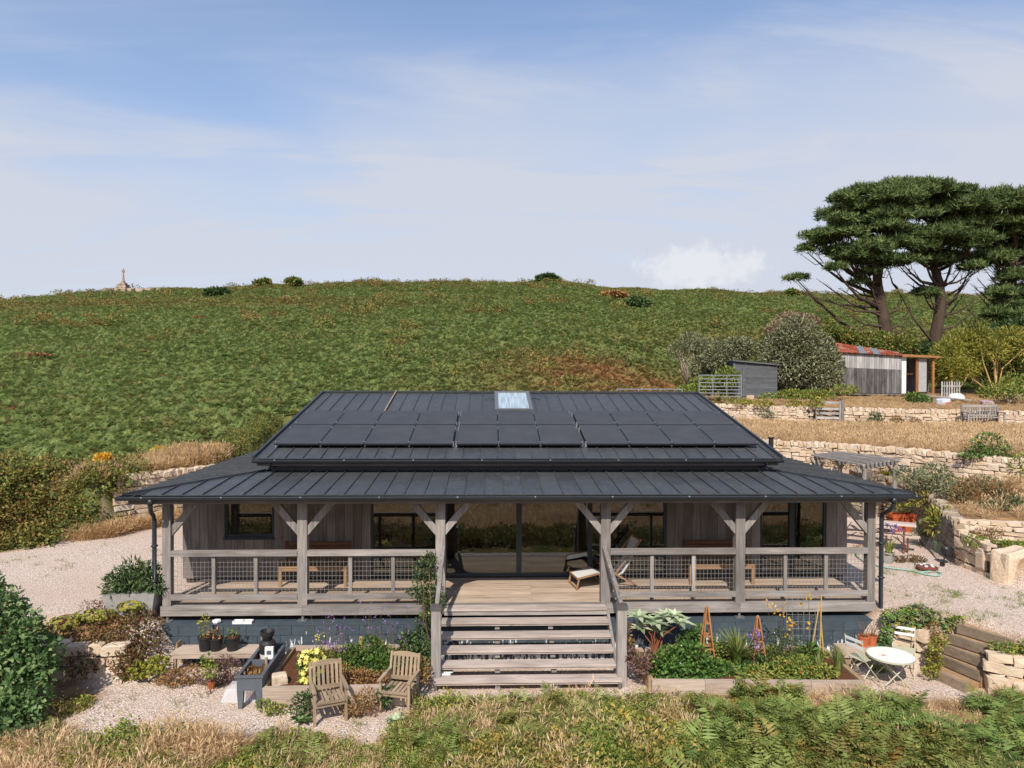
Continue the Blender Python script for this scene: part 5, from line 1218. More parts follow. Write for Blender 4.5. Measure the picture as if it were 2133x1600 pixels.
# pergola
zc = 1.98; Q = [V3(atz(u, v, zc)) for u, v in ((1691, 948), (1746, 941), (1876, 957), (1800, 969))]
t = thing('pergola', 'weathered timber slat pergola rising behind the right end of the roof', 'pergola', (Q[3].x, Q[3].y, YZ)); 
for i in range(10):
    f = i / 9; a = Q[0].lerp(Q[1], f); b = Q[3].lerp(Q[2], f); MB().beam(a, b, .09, .045).build('slat', WX, t)
for f in (.06, .5, .94): a = Q[0].lerp(Q[3], f); b = Q[1].lerp(Q[2], f); MB().beam(a - Vector((0, 0, .10)), b - Vector((0, 0, .10)), .06, .13).build('crossbeam', WY, t)
for f, e in ((.06, .1), (.94, .1), (.94, .95), (.06, .95)):
    a = Q[0].lerp(Q[3], f).lerp(Q[1].lerp(Q[2], f), e); MB().tube([(a.x, a.y, YZ - .1), (a.x, a.y, zc - .15)], .065, 8).build('post', WZ, t)
    for s in (-1, 1):
        d = (Q[3] - Q[0]).normalized() * s * .38; MB().beam((a.x, a.y, zc - .62), (a.x + d.x, a.y + d.y, zc - .13), .05, .06).build('brace', WZ, t)
# ---- upper terraces: bench, gate
def park_bench(label, loc, rz, w=1.55):
    t = thing('garden_bench', label, 'bench', loc, rz, None, True)
    for i in range(4): B('seat_slat', WX, t, -w / 2, w / 2, -.25 + i * .115, -.25 + i * .115 + .1, .42, .445)
    B('back_rail', WX, t, -w / 2, w / 2, .22, .26, .84, .93); B('back_rail', WX, t, -w / 2, w / 2, .20, .24, .48, .54)
    for i in range(13): x = -w / 2 + .08 + i * (w - .16) / 12; B('back_slat', WZ, t, x - .03, x + .03, .215, .235, .541, .839)
    for s in (-1, 1):
        B('leg', WZ, t, s * w / 2 - .03, s * w / 2 + .03, -.28, -.22, 0, .62); B('leg', WZ, t, s * w / 2 - .031, s * w / 2 + .031, .20, .26, 0, .92); B('armrest', WY, t, s * w / 2 - .04, s * w / 2 + .04, -.32, .21, .625, .655)
a = atY(2004, 893, 14.2); b = atY(2090, 893, 13.9); park_bench('weathered grey garden bench in front of the upper terrace wall', ((a[0] + b[0]) / 2, (a[1] + b[1]) / 2, Hs((a[0] + b[0]) / 2, 14.0) + .02), -.10, abs(b[0] - a[0]) - .1)
ga, gb = Vector((*W3A[-1], 0)) + Vector((.12, .05, 0)), Vector((*W3B[0], 0)) - Vector((.15, .02, 0)); zg = 2.5
t = thing('wooden_gate', 'small pale wooden gate in the gap of the upper terrace wall', 'gate', (ga.x, ga.y, zg)); d = (gb - ga)
for q in (ga, gb): MB().tube([(q.x, q.y, zg - .2), (q.x, q.y, zg + 1.0)], .07, 8).build('gate_post', WZ, t)
for z in (.22, .42, .62, .90): MB().beam(ga + d * .12 + Vector((0, -.04, zg + z)), gb - d * .08 + Vector((0, -.04, zg + z)), .03, .10 if z < .8 else .09).build('bar', PALEW, t)
for f in (.14, .90): q = ga + d * f; MB().beam((q.x, q.y - .07, zg + .1), (q.x, q.y - .07, zg + .95), .07, .03, (0, 1, 0)).build('stile', WZ, t)
# galvanised field gates
def field_gate(label, a, b, zb, h=1.1):
    t = thing('field_gate', label, 'gate', (a.x, a.y, zb), 0, 'galvanised field gates'); L = (b - a)
    for z in (.05, .22, .38, .54, .72, .90, 1.08): MB().tube([(a.x, a.y, zb + z * h), (b.x, b.y, zb + z * h)], .024, 6).build('bar', GALV, t)
    for f in (0, .33, .66, 1): q = a + L * f; MB().tube([(q.x, q.y, zb + .03), (q.x, q.y, zb + 1.1 * h)], .026, 6).build('upright', GALV, t)
Yg = 22.5; a, b = V3(atY(1462, 806, Yg)), V3(atY(1544, 806, Yg)); field_gate('galvanised field gate standing in front of the small grey shed', Vector((a.x, Yg + .5, 0)), Vector((b.x, Yg, 0)), float(atY(1544, 829, Yg)[2]), 1.08)
Yg = 19.5; a, b = V3(atY(1285, 812, Yg)), V3(atY(1421, 812, Yg)); field_gate('galvanised field gate whose top bar shows above the roof ridge', Vector((a.x, Yg, 0)), Vector((b.x, Yg, 0)), float(atY(1350, 811, Yg)[2]) - 1.19, 1.1)
# small grey shed
Ys = 25.0; zs = float(atY(1570, 828, Ys)[2]); x0, xm, x1 = X_at(1527, Ys, 800), X_at(1558, Ys - .4, 800), X_at(1619, Ys, 800)
t = thing('garden_shed', 'small grey boarded shed with a sloping roof and a narrow door', 'shed', ((x0 + x1) / 2, Ys, zs)); zt0, zt1 = float(atY(1527, 751, Ys)[2]), float(atY(1619, 760, Ys)[2])
dep = 1.7; xs = (x0, x1)
def ztop(x): return zt0 + (zt1 - zt0) * (x - x0) / (x1 - x0)
m = MB(); m.add([(x0, Ys, zs - .1), (x1, Ys, zs - .1), (x1, Ys, zt1 - .06), (x0, Ys, zt0 - .06), (x0, Ys + dep, zs - .1), (x1, Ys + dep, zs - .1), (x1, Ys + dep, zt1 - .06), (x0, Ys + dep, zt0 - .06)], [(0, 1, 2, 3), (5, 4, 7, 6), (1, 5, 6, 2), (4, 0, 3, 7), (3, 2, 6, 7)]); m.build('wall', SHEDW, t)
z = zs
while z < zt1 - .15: B('cladding_board', SHEDW, t, xm + .02, x1 - .01, Ys - .025, Ys - .003, z, z + .118); z += .125
B('door_frame', SHEDW, t, x0, x0 + .10, Ys - .04, Ys - .003, zs, zt0 - .1); B('door_frame', SHEDW, t, xm - .03, xm + .018, Ys - .04, Ys - .003, zs, ztop(xm) - .1)
w_ = (xm - .13 - x0) / 4
dr = grp('door', t)
for i in range(4): B('door_board', SHEDW, dr, x0 + .10 + i * w_ + .004, x0 + .10 + (i + 1) * w_ - .004, Ys - .03, Ys - .004, zs + .05, zs + 1.72)
B('handle', GALV, dr, xm - .12, xm - .07, Ys - .06, Ys - .031, zs + .9, zs + 1.0); B('plinth_stone', STONE, t, xm + .05, xm + .45, Ys - .10, Ys - .03, zs - .1, zs + .12)
MB().beam((x0 - .08, Ys + dep / 2, zt0 + .0), (x1 + .08, Ys + dep / 2, zt1 + .0), dep + .3, .07).build('roof', SHEDW, t)
# long old shed with rusty roof
Yl = 25.5; A0, A1 = V3(atY(1744, 804, Yl + 1.2)), V3(atY(1878, 816, Yl)); zb = min(A0.z, A1.z); zt0, zt1 = float(atY(1748, 735, Yl + 1.2)[2]), float(atY(1878, 743, Yl)[2])
t = thing('old_shed', 'long dilapidated black and white boarded shed with a rusty iron roof', 'shed', (A0.x, A0.y, zb)); d = (A1 - A0); d.z = 0; L = d.length; d.normalize(); nb = Vector((-d.y, d.x, 0)); ang = math.atan2(d.y, d.x)
def lz_(f): return zt0 + (zt1 - zt0) * f
n = 26
for i in range(n):
    f0 = (i + .04) / n; f1 = (i + .96) / n; a = A0 + d * L * f0; b = A0 + d * L * f1; zt = lz_((f0 + f1) / 2); zm = zb + (zt - zb) * .62
    for nm, zz0, zz1, mt in (('wall_board', zb - .1, zm, BLACKW), ('upper_board', zm + .005, zt, PALEW)):
        o1 = -nb * random.uniform(.02, .03); m = MB(); m.add([a + o1 + Vector((0, 0, zz0 - a.z)), b + o1 + Vector((0, 0, zz0 - b.z)), b + o1 + Vector((0, 0, zz1 - b.z)), a + o1 + Vector((0, 0, zz1 - a.z)), a + Vector((0, 0, zz0 - a.z)), b + Vector((0, 0, zz0 - b.z)), b + Vector((0, 0, zz1 - b.z)), a + Vector((0, 0, zz1 - a.z))], [(0, 1, 2, 3), (7, 6, 5, 4), (0, 4, 5, 1), (1, 5, 6, 2), (2, 6, 7, 3), (3, 7, 4, 0)]); m.build(nm, mt, t)
dp = 2.6; m = MB(); c0, c1, c2, c3 = A0 + nb * .01, A1 + nb * .01, A1 + nb * dp, A0 + nb * dp
m.add([(c.x, c.y, zb - .2) for c in (c0, c1, c2, c3)] + [(c.x, c.y, z_) for c, z_ in ((c0, zt0), (c1, zt1), (c2, zt1), (c3, zt0))], [(0, 1, 5, 4), (2, 3, 7, 6), (3, 0, 4, 7)]); m.build('back_wall', BLACKW, t)
# end bay: white door edge, open porch, posts, leaning sheets
E1 = A1 + d * .10; m = MB().beam((E1.x, E1.y, zb - .1), (E1.x, E1.y, zt1 + .0), .24, .05, (nb.x, nb.y, 0)); m.build('corner_board', plain('white wash', (.66, .65, .63, 1), .8), t)
for k, f in ((.75, 0), (1.55, 0)): q = A1 + d * k; MB().beam((q.x, q.y, zb - .1), (q.x, q.y, zt1 - .05), .11, .10, (0, 1, 0)).build('porch_post', RUSTW, t)
q = A1 + d * 1.05; MB().beam((q.x, q.y + .03, zb), (q.x, q.y + .03, zt1 - .1), .40, .03, (nb.x, nb.y, 0)).build('porch_sheet', plain('grey sheet', S(176, 172, 170, .8), .7), t)
q0, q1 = A1 + nb * 1.8, A1 + d * 1.7 + nb * 1.8; m = MB().beam((q0.x, q0.y, zb + .9), (q1.x, q1.y, zb + .9), .05, 2.0); m.build('porch_back', BLACKW, t)
MB().beam(A1 + d * .15 + nb * .6 + Vector((0, 0, zb + 1.0 - A1.z)), A1 + d * .7 + nb * .6 + Vector((0, 0, zb + 1.0 - A1.z)), .3, .03).build('shelf', RUSTW, t)
for i in range(9):   # corrugated iron sheets
    f0, f1 = i / 9, (i + 1) / 9; a = A0 + d * (L * f0) - nb * .2; b = A0 + d * (L * f1 + .03) - nb * .2; za, zb_ = lz_(f0) + .04 + .004 * (i % 2), lz_(f1) + .04 + .004 * (i % 2); up = nb * dp * .8; rise = .62 - .32 * (i / 8)
    m = MB(); vs = []; 
    for k in range(9):
        g = k / 8; p_ = a.lerp(b, g); zz = za + (zb_ - za) * g + .018 * math.cos(k * math.pi); vs += [(p_.x, p_.y, zz), (p_.x + up.x, p_.y + up.y, zz + rise)]
    m.add(vs, [(2 * k, 2 * k + 2, 2 * k + 3, 2 * k + 1) for k in range(8)]); m.build('roof_sheet', RUST if i not in (3, 5) else GALV, t)
a = A1 - nb * .25; b = A1 + d * 1.9 - nb * .25; m = MB(); up = nb * 2.0; m.add([(a.x, a.y, zt1 + .05), (b.x, b.y, zt1 - .02), (b.x + up.x, b.y + up.y, zt1 + .1), (a.x + up.x, a.y + up.y, zt1 + .2), (a.x, a.y, zt1 - .02), (b.x, b.y, zt1 - .09), (b.x + up.x, b.y + up.y, zt1 + .03), (a.x + up.x, a.y + up.y, zt1 + .13)], [(0, 1, 2, 3), (7, 6, 5, 4), (0, 4, 5, 1), (1, 5, 6, 2), (2, 6, 7, 3), (3, 7, 4, 0)]); m.build('porch_roof', RUSTW, t)
# junk beside the shed
def gp(u, v, z0=3.15):
    p = atz(u, v, z0)
    for _ in range(6): p = atz(u, v, Hs(p[0], p[1]))
    return V3(p)
def at_ground(u, v, Y): # world point on the ground below the pixel column at depth Y
    x = X_at(u, Y, v); return Vector((x, Y, Hs(x, Y)))
Yj = 21.5; c = at_ground(1965, 826, 20.5); t = thing('feed_bag', 'crumpled white and blue bag lying on the dry grass', 'bag', tuple(c)); bo = boulder('bag_body', None, (0, 0, 0), (.55, .4, .32), .3, plain('bag plastic', S(214, 222, 236, .85), .5), seed=31); del bo['category']; bo.parent = t; bo.location = (0, 0, .13)
b2 = boulder('red_end', None, (0, 0, 0), (.3, .3, .16), .3, plain('bag red', S(186, 96, 80, .85), .6), seed=32); del b2['category']; b2.parent = t; b2.location = (.12, -.12, .05)
c = at_ground(1992, 800, 23.0); t = thing('white_tub', 'upturned white tub lying by the loose plank', 'tub', tuple(c)); MB().lathe([(.42, .12), (.36, .32), (.22, .40), (.0001, .42)], tuple(c), 14).build('tub_body', WHITEP, t)
a, b = at_ground(1925, 804, 24.2), at_ground(2024, 822, 21.6); t = thing('loose_plank', 'long weathered plank lying on the dry grass beside the sheds', 'plank', tuple(a)); MB().beam(a + Vector((0, 0, .22)), b + Vector((0, 0, .14)), .22, .05).build('plank', PALEW, t)
t = thing('picket_panel', 'row of slim pale pickets leaning under the yellow bamboo', 'fence panel', tuple(at_ground(1978, 800, 24.6)))
for k in range(8):
    c = at_ground(1962 + k * 5.2, 800, 24.6); MB().beam((c.x, c.y, c.z), (c.x + .08, c.y + .12, c.z + .95), .06, .03, (0, 1, 0)).build('picket', PALEW, t)
for z in (.3, .7): a, b = at_ground(1962, 800, 24.65), at_ground(2000, 800, 24.65); MB().beam(a + Vector((0, .05, z)), b + Vector((.08, .05, z)), .03, .05).build('rail', PALEW, t)
c = at_ground(2055, 826, 20.5); t = thing('plastic_sheet', 'crumpled pinkish plastic sheet on the ground by the brush pile', 'sheet', tuple(c)); b2 = boulder('sheet_body', None, (0, 0, 0), (.62, .35, .22), .1, plain('pink plastic', S(196, 172, 180, .8), .5), seed=33, jag=.3); del b2['category']; b2.parent = t; b2.location = (0, 0, .08)
# ---- left yard: grey trough of buddleia, brown pot
p = V3(atz(268, 1283, YZ)); t = thing('planted_trough', 'pale grey trough overflowing with a grey-green leafy shrub by the verandah corner', 'planter', (p.x, p.y, YZ)); x, y = p.x, p.y + .25
m = MB(); m.add([(x - .42, y - .22, YZ), (x + .42, y - .22, YZ), (x + .42, y + .22, YZ), (x - .42, y + .22, YZ), (x - .5, y - .27, YZ + .42), (x + .5, y - .27, YZ + .42), (x + .5, y + .27, YZ + .42), (x - .5, y + .27, YZ + .42)], [(0, 1, 5, 4), (1, 2, 6, 5), (2, 3, 7, 6), (3, 0, 4, 7), (3, 2, 1, 0), (4, 5, 6, 7)]); m.build('trough', GREYG, t)
bl = [((x + dx * .8, y + dy, YZ + .52 + dz * .8), (r * .78, r * .72, r * .6)) for dx, dy, dz, r in ((0, 0, .1, .42), (-.45, 0, .0, .34), (.45, 0, .05, .36), (-.1, .1, .38, .30), (-.25, -.1, .2, .34), (.3, .1, .28, .28), (.55, .1, -.05, .25))]
q, tn = foliage_mesh('foliage', 'deep', bl, 2000, .13, .03, shell=2.4, droop=.15); fol('foliage', 'deep', t, q, tn); stems(t, (x, y, YZ + .4), [b_[0] for b_ in bl], .014, .006, STEM)
m = MB()
p = V3(atz(135, 1303, -.25)); pot('plant_pot', 'empty brown clay pot at the top of the reddish hedge bank', (p.x, p.y + .05, -.28), .15, .18, BROWNP)
# shells on the bottom step
for k in range(9):
    c = atz(921 + (k % 5) * 4.5 + random.uniform(-1, 1), 1401 + (k // 5) * 5, -.85); t = thing('shell', 'small white shell or pebble on the lowest stair tread', 'shell', (c[0], c[1], -.85), random.uniform(0, 3), 'white shells on the bottom tread', True); MB().lathe([(.035, 0), (.042, .012), (.02, .028), (.0001, .032)], (0, 0, 0), 7).build('shell_body', WHITEP, t)
# ---- monument on the crest
MX, MY = atY(257, 597, 128.0)[:2]; MZ = Hs(MX, MY) - .2
t = thing('stone_monument', 'stepped stone monument topped by a wheel-headed cross on the skyline', 'monument', (MX, MY, MZ))
t.scale = (.8, .8, .76)
MON = stone('monument stone', [S(176, 150, 134, .75), S(146, 128, 118, .75), S(196, 172, 154, .75)], 1.0)
for k, (w, z0, z1) in enumerate(((3.2, -.6, .7), (2.9, .7, 1.2), (2.4, 1.2, 1.75), (1.9, 1.75, 2.2), (1.3, 2.2, 2.6), (.7, 2.6, 3.0))):
    MB().box((MX, MY, MZ + (z0 + z1) / 2), (w, w, z1 - z0)).build('tier', MON, t)
    n = max(2, int(w / .75))
    for i in range(n):
        xx = MX - w / 2 + (i + .5) * w / n; piece('stone', random.choice(STG), t, (xx, MY - w / 2 - .04, MZ + (z0 + z1) / 2 + random.uniform(-.06, .1)), (random.uniform(-.2, .2), random.uniform(-.2, .2), random.uniform(-.3, .3)), (w / n * .95, .35, (z1 - z0) * random.uniform(.8, 1.1)))
m = MB(); m.add([(MX + sx * .2, MY + sy * .2, MZ + 3.0) for sx, sy in ((-1, -1), (1, -1), (1, 1), (-1, 1))] + [(MX + sx * .11, MY + sy * .11, MZ + 5.3) for sx, sy in ((-1, -1), (1, -1), (1, 1), (-1, 1))], [(0, 1, 5, 4), (1, 2, 6, 5), (2, 3, 7, 6), (3, 0, 4, 7), (4, 5, 6, 7)]); m.build('shaft', MON, t)
m = MB(); vs = []; n = 14
for k in range(n): a = 2 * math.pi * k / n; vs.append((MX + .36 * math.cos(a), MY - .12, MZ + 5.58 + .36 * math.sin(a)))
m.add(vs + [(a, b + .24, c) for a, b, c in vs], [tuple(range(n)), tuple(range(2 * n - 1, n - 1, -1))] + [(k, n + k, n + (k + 1) % n, (k + 1) % n) for k in range(n)]); m.build('cross_head', MON, t); MB().box((MX, MY, MZ + 6.0), (.2, .2, .35)).build('finial', MON, t)
for k in range(12):
    x = MX + random.uniform(-2.5, 9); y = MY - random.uniform(1.5, 4); boulder('boulder', 'pale granite outcrop stone scattered at the foot of the stone monument', (x, y, Hs(x, y) + .45), (random.uniform(.6, 1.6), .8, random.uniform(.5, .9)), random.uniform(0, 3), STONEG, seed=50 + k)['group'] = 'granite stones below the monument'
# ------------------------------------------------------------------ planting: individual plants
def P0(u, v, z): return V3(atz(u, v, z))
def PY(u, v, Y): return V3(atY(u, v, Y))
def bl(*L): return [((float(a), float(b), float(c)), (float(d), float(e), float(f))) for a, b, c, d, e, f in L]
def pblobs(Y, L, dY=0.0):
    """blobs from picture columns at depth Y: (u, v, radius_u_px, radius_v_px)"""
    s = (Y - CC[1]) / CAMQ['f']; out = []
    for u, v, ru, rv in L:
        c = PY(u, v, Y + random.uniform(-dY, dY)); out.append(((c.x, c.y, c.z), (ru * s, max(ru, rv) * s * .8, rv * s)))
    return out
def pshrub(name, label, cat, Y, L, mk, n, Lf, Wf, dY=.15, zb=None, **k):
    b = pblobs(Y, L, dY); x = np.mean([q[0][0] for q in b]); y = np.mean([q[0][1] for q in b]); z = Hs(x, y) if zb is None else zb
    return shrub(name, label, cat, (x, y, z), b, mk, n, Lf, Wf, **k)
def airy(t, bx, by, bz, n, sx, sy, h0, h1, fk, fs, per=6, stem=STEM, r=.004, lean=.2):
    """thin upright stems ending in flower clusters"""
    mb = MB(); tips = []
    for i in range(n):
        x = bx + random.uniform(-sx, sx); y = by + random.uniform(-sy, sy); h = random.uniform(h0, h1); tx = x + random.uniform(-lean, lean); ty_ = y + random.uniform(-lean, lean) * .5
        mb.tube([(x, y, bz), ((x * .6 + tx * .4), (y * .6 + ty_ * .4), bz + h * .55), (tx, ty_, bz + h)], [r, r * .8, r * .5], 3, False); tips.append((tx, ty_, bz + h))
    mb.build('flower_stems', stem, t); T = np.repeat(np.array(tips), per, 0) + RNG.normal(size=(n * per, 3)) * fs * .8
    D = rdir(len(T), .4); fol('blossoms', fk, t, leaf_quads(T, D, rdir(len(T), .5), np.full(len(T), fs), np.full(len(T), fs * .8)), RNG.random(len(T)))
# --- left foreground
b = bl((-9.0, -2.3, -.35, .95, .8, .75), (-8.55, -2.2, .15, .55, .5, .55), (-9.3, -2.1, .55, .6, .5, .5), (-8.3, -2.6, -.55, .55, .5, .45), (-8.9, -2.9, -.75, .9, .5, .4), (-8.15, -2.2, -.1, .35, .35, .4), (-9.6, -2.6, .1, .7, .6, .7), (-8.75, -2.2, .75, .28, .28, .35), (-8.1, -2.9, -.8, .4, .35, .3), (-9.3, -2.2, 1.0, .16, .16, .38), (-8.95, -2.1, .95, .14, .14, .36), (-8.5, -2.2, .72, .13, .13, .34), (-8.2, -2.3, .35, .13, .13, .32), (-7.95, -2.4, -.2, .14, .14, .3), (-7.85, -2.8, -.55, .16, .14, .2))
t = shrub('hazel_bush', 'tall broad-leaved green bush filling the lower corner beside the gravel', 'bush', (-8.8, -2.4, -1.1), b, 'hazel', 9500, .09, .075, nstem=9, r0=.022, stem_m=STEMR, shell=2.2)
b = bl((-8.8, -.45, -.45, .45, .35, .3), (-8.3, -.35, -.32, .45, .4, .32), (-7.8, -.4, -.25, .45, .4, .38), (-7.35, -.45, -.35, .4, .4, .42), (-7.15, -.55, -.65, .3, .35, .35), (-8.0, -.65, -.6, .45, .35, .3), (-7.55, -.7, -.65, .4, .3, .35), (-8.6, -.75, -.7, .5, .3, .25), (-9.2, -.6, -.5, .4, .35, .3), (-8.9, -1.05, -.62, .4, .25, .28), (-8.1, -1.1, -.72, .3, .22, .22), (-7.3, -1.0, -.72, .3, .25, .3), (-9.3, -1.1, -.75, .4, .25, .25))
shrub('berry_hedge', 'sprawling reddish-brown berry hedge over the stone bank left of the verandah', 'hedge', (-8.0, -.5, -1.0), b, 'red', 8200, .075, .032, nstem=8, r0=.012, shell=2.2, flowers=[('yellow', 260, .05, bl((-8.3, -.3, -.05, .4, .25, .1), (-8.8, -.4, -.15, .3, .2, .1), (-7.6, -.3, .12, .25, .2, .08)), 'yellow_leaves')])
pshrub('yellow_shrub', 'low yellow-green leafy plant at the foot of the reddish hedge', 'plant', -1.05, [(295, 1395, 22, 14), (330, 1385, 22, 16), (270, 1410, 16, 10)], 'yellow', 620, .075, .05, zb=GZ, nstem=3, r0=.006)
pshrub('dry_plant', 'rusty dry plant in front of the potting table leg', 'plant', -1.15, [(362, 1412, 24, 16), (395, 1405, 22, 18), (340, 1420, 16, 10)], 'russet', 900, .06, .02, zb=GZ, nstem=9, r0=.005)
pshrub('dry_plant', 'rusty seeding plant between the potting table and the trough planter', 'plant', -1.25, [(455, 1405, 24, 24), (480, 1395, 18, 24), (430, 1415, 18, 14), (468, 1380, 16, 14)], 'purple', 1100, .055, .02, zb=GZ, nstem=12, r0=.005)
t = pshrub('potted_plant', 'small clay pot with a leggy yellow-green plant on the gravel', 'potted plant', -1.55, [(437, 1395, 14, 18), (430, 1375, 10, 12)], 'mixed', 260, .06, .03, zb=GZ, nstem=5, r0=.006); p = P0(441, 1434, GZ); m = MB(); pot_mesh(m, (p.x, p.y, GZ), .07, .12, n=14); m.build('pot', TERRA, t)
pshrub('pink_flower', 'sparse pink-stemmed plant at the gravel edge below the grey trough', 'plant', .05, [(190, 1262, 22, 12), (215, 1258, 18, 10)], 'purple', 260, .05, .02, zb=YZ, nstem=8, r0=.004)
# --- left raised bed
t = pshrub('evening_primrose', 'evening primrose covered in pale yellow flowers in the raised bed', 'flower', -1.85, [(648, 1395, 22, 26), (636, 1375, 16, 16), (662, 1370, 16, 18), (645, 1410, 22, 16)], 'green', 620, .085, .032, zb=-.78, nstem=8, r0=.007,
  flowers=[('fyellow', 95, .055, pblobs(-1.98, [(648, 1388, 24, 26), (638, 1370, 18, 16), (664, 1362, 18, 14), (640, 1412, 14, 10)], .1))])
airy(t, PY(660, 1360, -1.6).x, -1.6, -.78, 4, .18, .1, .62, .82, 'fyellow', .04, 5)
t = pshrub('verbena', 'tall airy verbena with small purple flower heads above the raised bed', 'flower', -1.1, [(730, 1372, 32, 26), (770, 1355, 30, 30), (800, 1380, 34, 24), (755, 1392, 40, 18)], 'green', 2600, .07, .03, zb=-.78, nstem=10, r0=.006)
airy(t, PY(770, 1300, -1.0).x, -.95, -.78, 46, 1.0, .4, .5, 1.12, 'fpurple', .026, 7, r=.0035, lean=.25); airy(t, PY(690, 1340, -1.1).x, -1.1, -.78, 10, .2, .15, .3, .5, 'fpurple', .035, 8)
pshrub('leafy_plant', 'tangled low growth along the block wall behind the verbena', 'plant', -.6, [(700, 1385, 26, 20), (740, 1372, 28, 26), (790, 1365, 30, 28), (830, 1378, 26, 26), (680, 1400, 20, 14)], 'bank', 2600, .06, .03, zb=-.8, nstem=6, r0=.005)
pshrub('bush', 'dense dark green bush between the verbena and the stair post', 'bush', -.95, [(865, 1345, 32, 26), (845, 1375, 30, 24), (880, 1370, 26, 30), (850, 1330, 20, 16)], 'deep', 2000, .065, .04, zb=-.85, nstem=6, r0=.01)
pshrub('dry_plant', 'brown withered planting along the raised bed behind the armchairs', 'plant', -1.75, [(750, 1410, 30, 14), (790, 1415, 26, 14), (835, 1412, 26, 18), (870, 1408, 26, 22), (880, 1390, 18, 18), (715, 1405, 26, 18)], 'russet', 1700, .055, .025, zb=-.8, nstem=8, r0=.005)
pshrub('dry_plant', 'russet weedy plant growing between the two armchairs', 'plant', -2.45, [(745, 1465, 24, 20), (765, 1450, 18, 18), (730, 1480, 22, 12), (775, 1475, 16, 14)], 'russet', 900, .05, .022, zb=GZ, nstem=9, r0=.004)
pshrub('weed', 'bushy green weed left of the armchair by the yellow flowers', 'plant', -2.45, [(632, 1462, 22, 18), (645, 1450, 16, 14), (622, 1475, 18, 10)], 'deep', 560, .06, .025, zb=GZ, nstem=6, r0=.005)
pshrub('weed', 'small green weed at the foot of the trough planter leg', 'plant', -2.3, [(548, 1468, 16, 9), (575, 1478, 22, 8), (560, 1472, 14, 8)], 'mixed', 260, .06, .03, zb=GZ, nstem=3, r0=.004)
def rosette(name, label, c, n, L, W, mk, tilt=.35):
    t = thing(name, label, 'plant', tuple(c)); a = np.linspace(0, 2 * math.pi * 2.4, n); k = np.linspace(0, 1, n); D = np.stack([np.cos(a), np.sin(a), tilt + k * 1.1], 1); P = np.tile(np.array(c), (n, 1)) + np.array([0, 0, .02]); Z = np.tile([0, 0, 1.0], (n, 1)) - D * .3
    lg = L * (1 - .35 * k) * RNG.uniform(.85, 1.1, n); q1 = leaf_quads(P, D, Z, lg, W * RNG.uniform(.85, 1.15, n), .25); fol('leaves', mk, t, q1, RNG.random(n)); return t
rosette('mullein', 'flat rosette of big pale green leaves in front of the slatted armchair', P0(628, 1508, GZ), 18, .26, .095, 'hazel'); rosette('mullein', 'rosette of broad grey-green leaves between the front legs of the armchair near the stairs', P0(825, 1508, GZ - .02), 20, .24, .11, 'grey')
pshrub('weed', 'grey-leaved weed growing through the seat of the armchair near the stairs', 'plant', -2.35, [(800, 1452, 10, 18), (808, 1440, 8, 10)], 'deep', 150, .10, .04, zb=GZ, nstem=3, r0=.005)
# climbing rose on the stair post
b = pblobs(-.15, [(893, 1165, 16, 14), (882, 1185, 22, 18), (878, 1215, 20, 18), (888, 1240, 22, 18), (893, 1270, 20, 18), (885, 1300, 22, 18), (915, 1250, 14, 20), (905, 1215, 12, 14), (865, 1232, 16, 8), (905, 1290, 14, 16)], .1)
shrub('climbing_rose', 'small-leaved climbing rose wound around the left stair post and rail', 'climber', (-1.75, -.3, GZ), b, 'deep', 1900, .055, .032, nstem=7, r0=.012, zmin=GZ, flowers=[('fyellow', 10, .025, None)])
# --- right bed
def leathery(label, Y, heads, basepx):
    t = thing('leathery_shrub', label, 'shrub', tuple(V3(basepx))); Q = []; T = []; tips = []
    for u, v, s in heads:
        c = np.array(PY(u, v, Y + random.uniform(-.15, .15))); tips.append(c); n = 13; a = np.arange(n) * 2.4; k = np.arange(n) / n
        D = np.stack([np.cos(a), np.sin(a) - .25, .15 + .9 * k], 1); lg = s * (1 - .35 * k)
        Q.append(leaf_quads(np.tile(c, (n, 1)), D, np.tile([0, -.2, 1.0], (n, 1)), lg, lg * .38, .2)); T.append(RNG.random(n))
    fol('leaves', 'grey', t, np.concatenate(Q), np.concatenate(T)); stems(t, basepx, tips, .016, .010, STEMR, bend=.12); return t
leathery('big leathery grey-green shrub with whorled leaves beside the stairs', -.62, [(1330, 1288, .32), (1334, 1312, .30), (1365, 1302, .34), (1386, 1288, .34), (1415, 1300, .34), (1404, 1285, .28), (1372, 1318, .28), (1350, 1296, .26)], (PY(1365, 1350, -.62).x, -.62, -.86))
pshrub('purple_sage', 'purple-brown spiky plant leaning out of the bed by the stair post', 'plant', -1.45, [(1318, 1372, 18, 16), (1335, 1385, 20, 18), (1352, 1375, 14, 18), (1310, 1360, 12, 10)], 'purple', 900, .06, .03, zb=-.86, nstem=9, r0=.006, up=.9)
pshrub('dry_plant', 'small dry rusty sprig against the block wall by the stairs', 'plant', -.6, [(1306, 1320, 10, 24), (1312, 1338, 9, 14)], 'russet', 240, .06, .025, zb=-.86, nstem=4, r0=.006)
pshrub('leafy_plant', 'dense green leafy plant filling the front of the right flower bed', 'plant', -1.35, [(1400, 1380, 40, 30), (1440, 1370, 36, 32), (1500, 1400, 36, 18), (1540, 1405, 30, 14), (1385, 1408, 30, 14), (1430, 1405, 36, 16), (1475, 1395, 30, 22), (1365, 1400, 20, 14), (1462, 1412, 30, 10)], 'green', 4200, .075, .045, zb=-.86, nstem=8, r0=.007, flowers=[('fwhite', 14, .02, None)])
pshrub('leafy_plant', 'taller green leafy plant behind the tall obelisk', 'plant', -.75, [(1435, 1340, 26, 26), (1452, 1320, 18, 18), (1425, 1360, 24, 18), (1490, 1355, 20, 22)], 'green', 1200, .075, .045, zb=-.86, nstem=6, r0=.008)
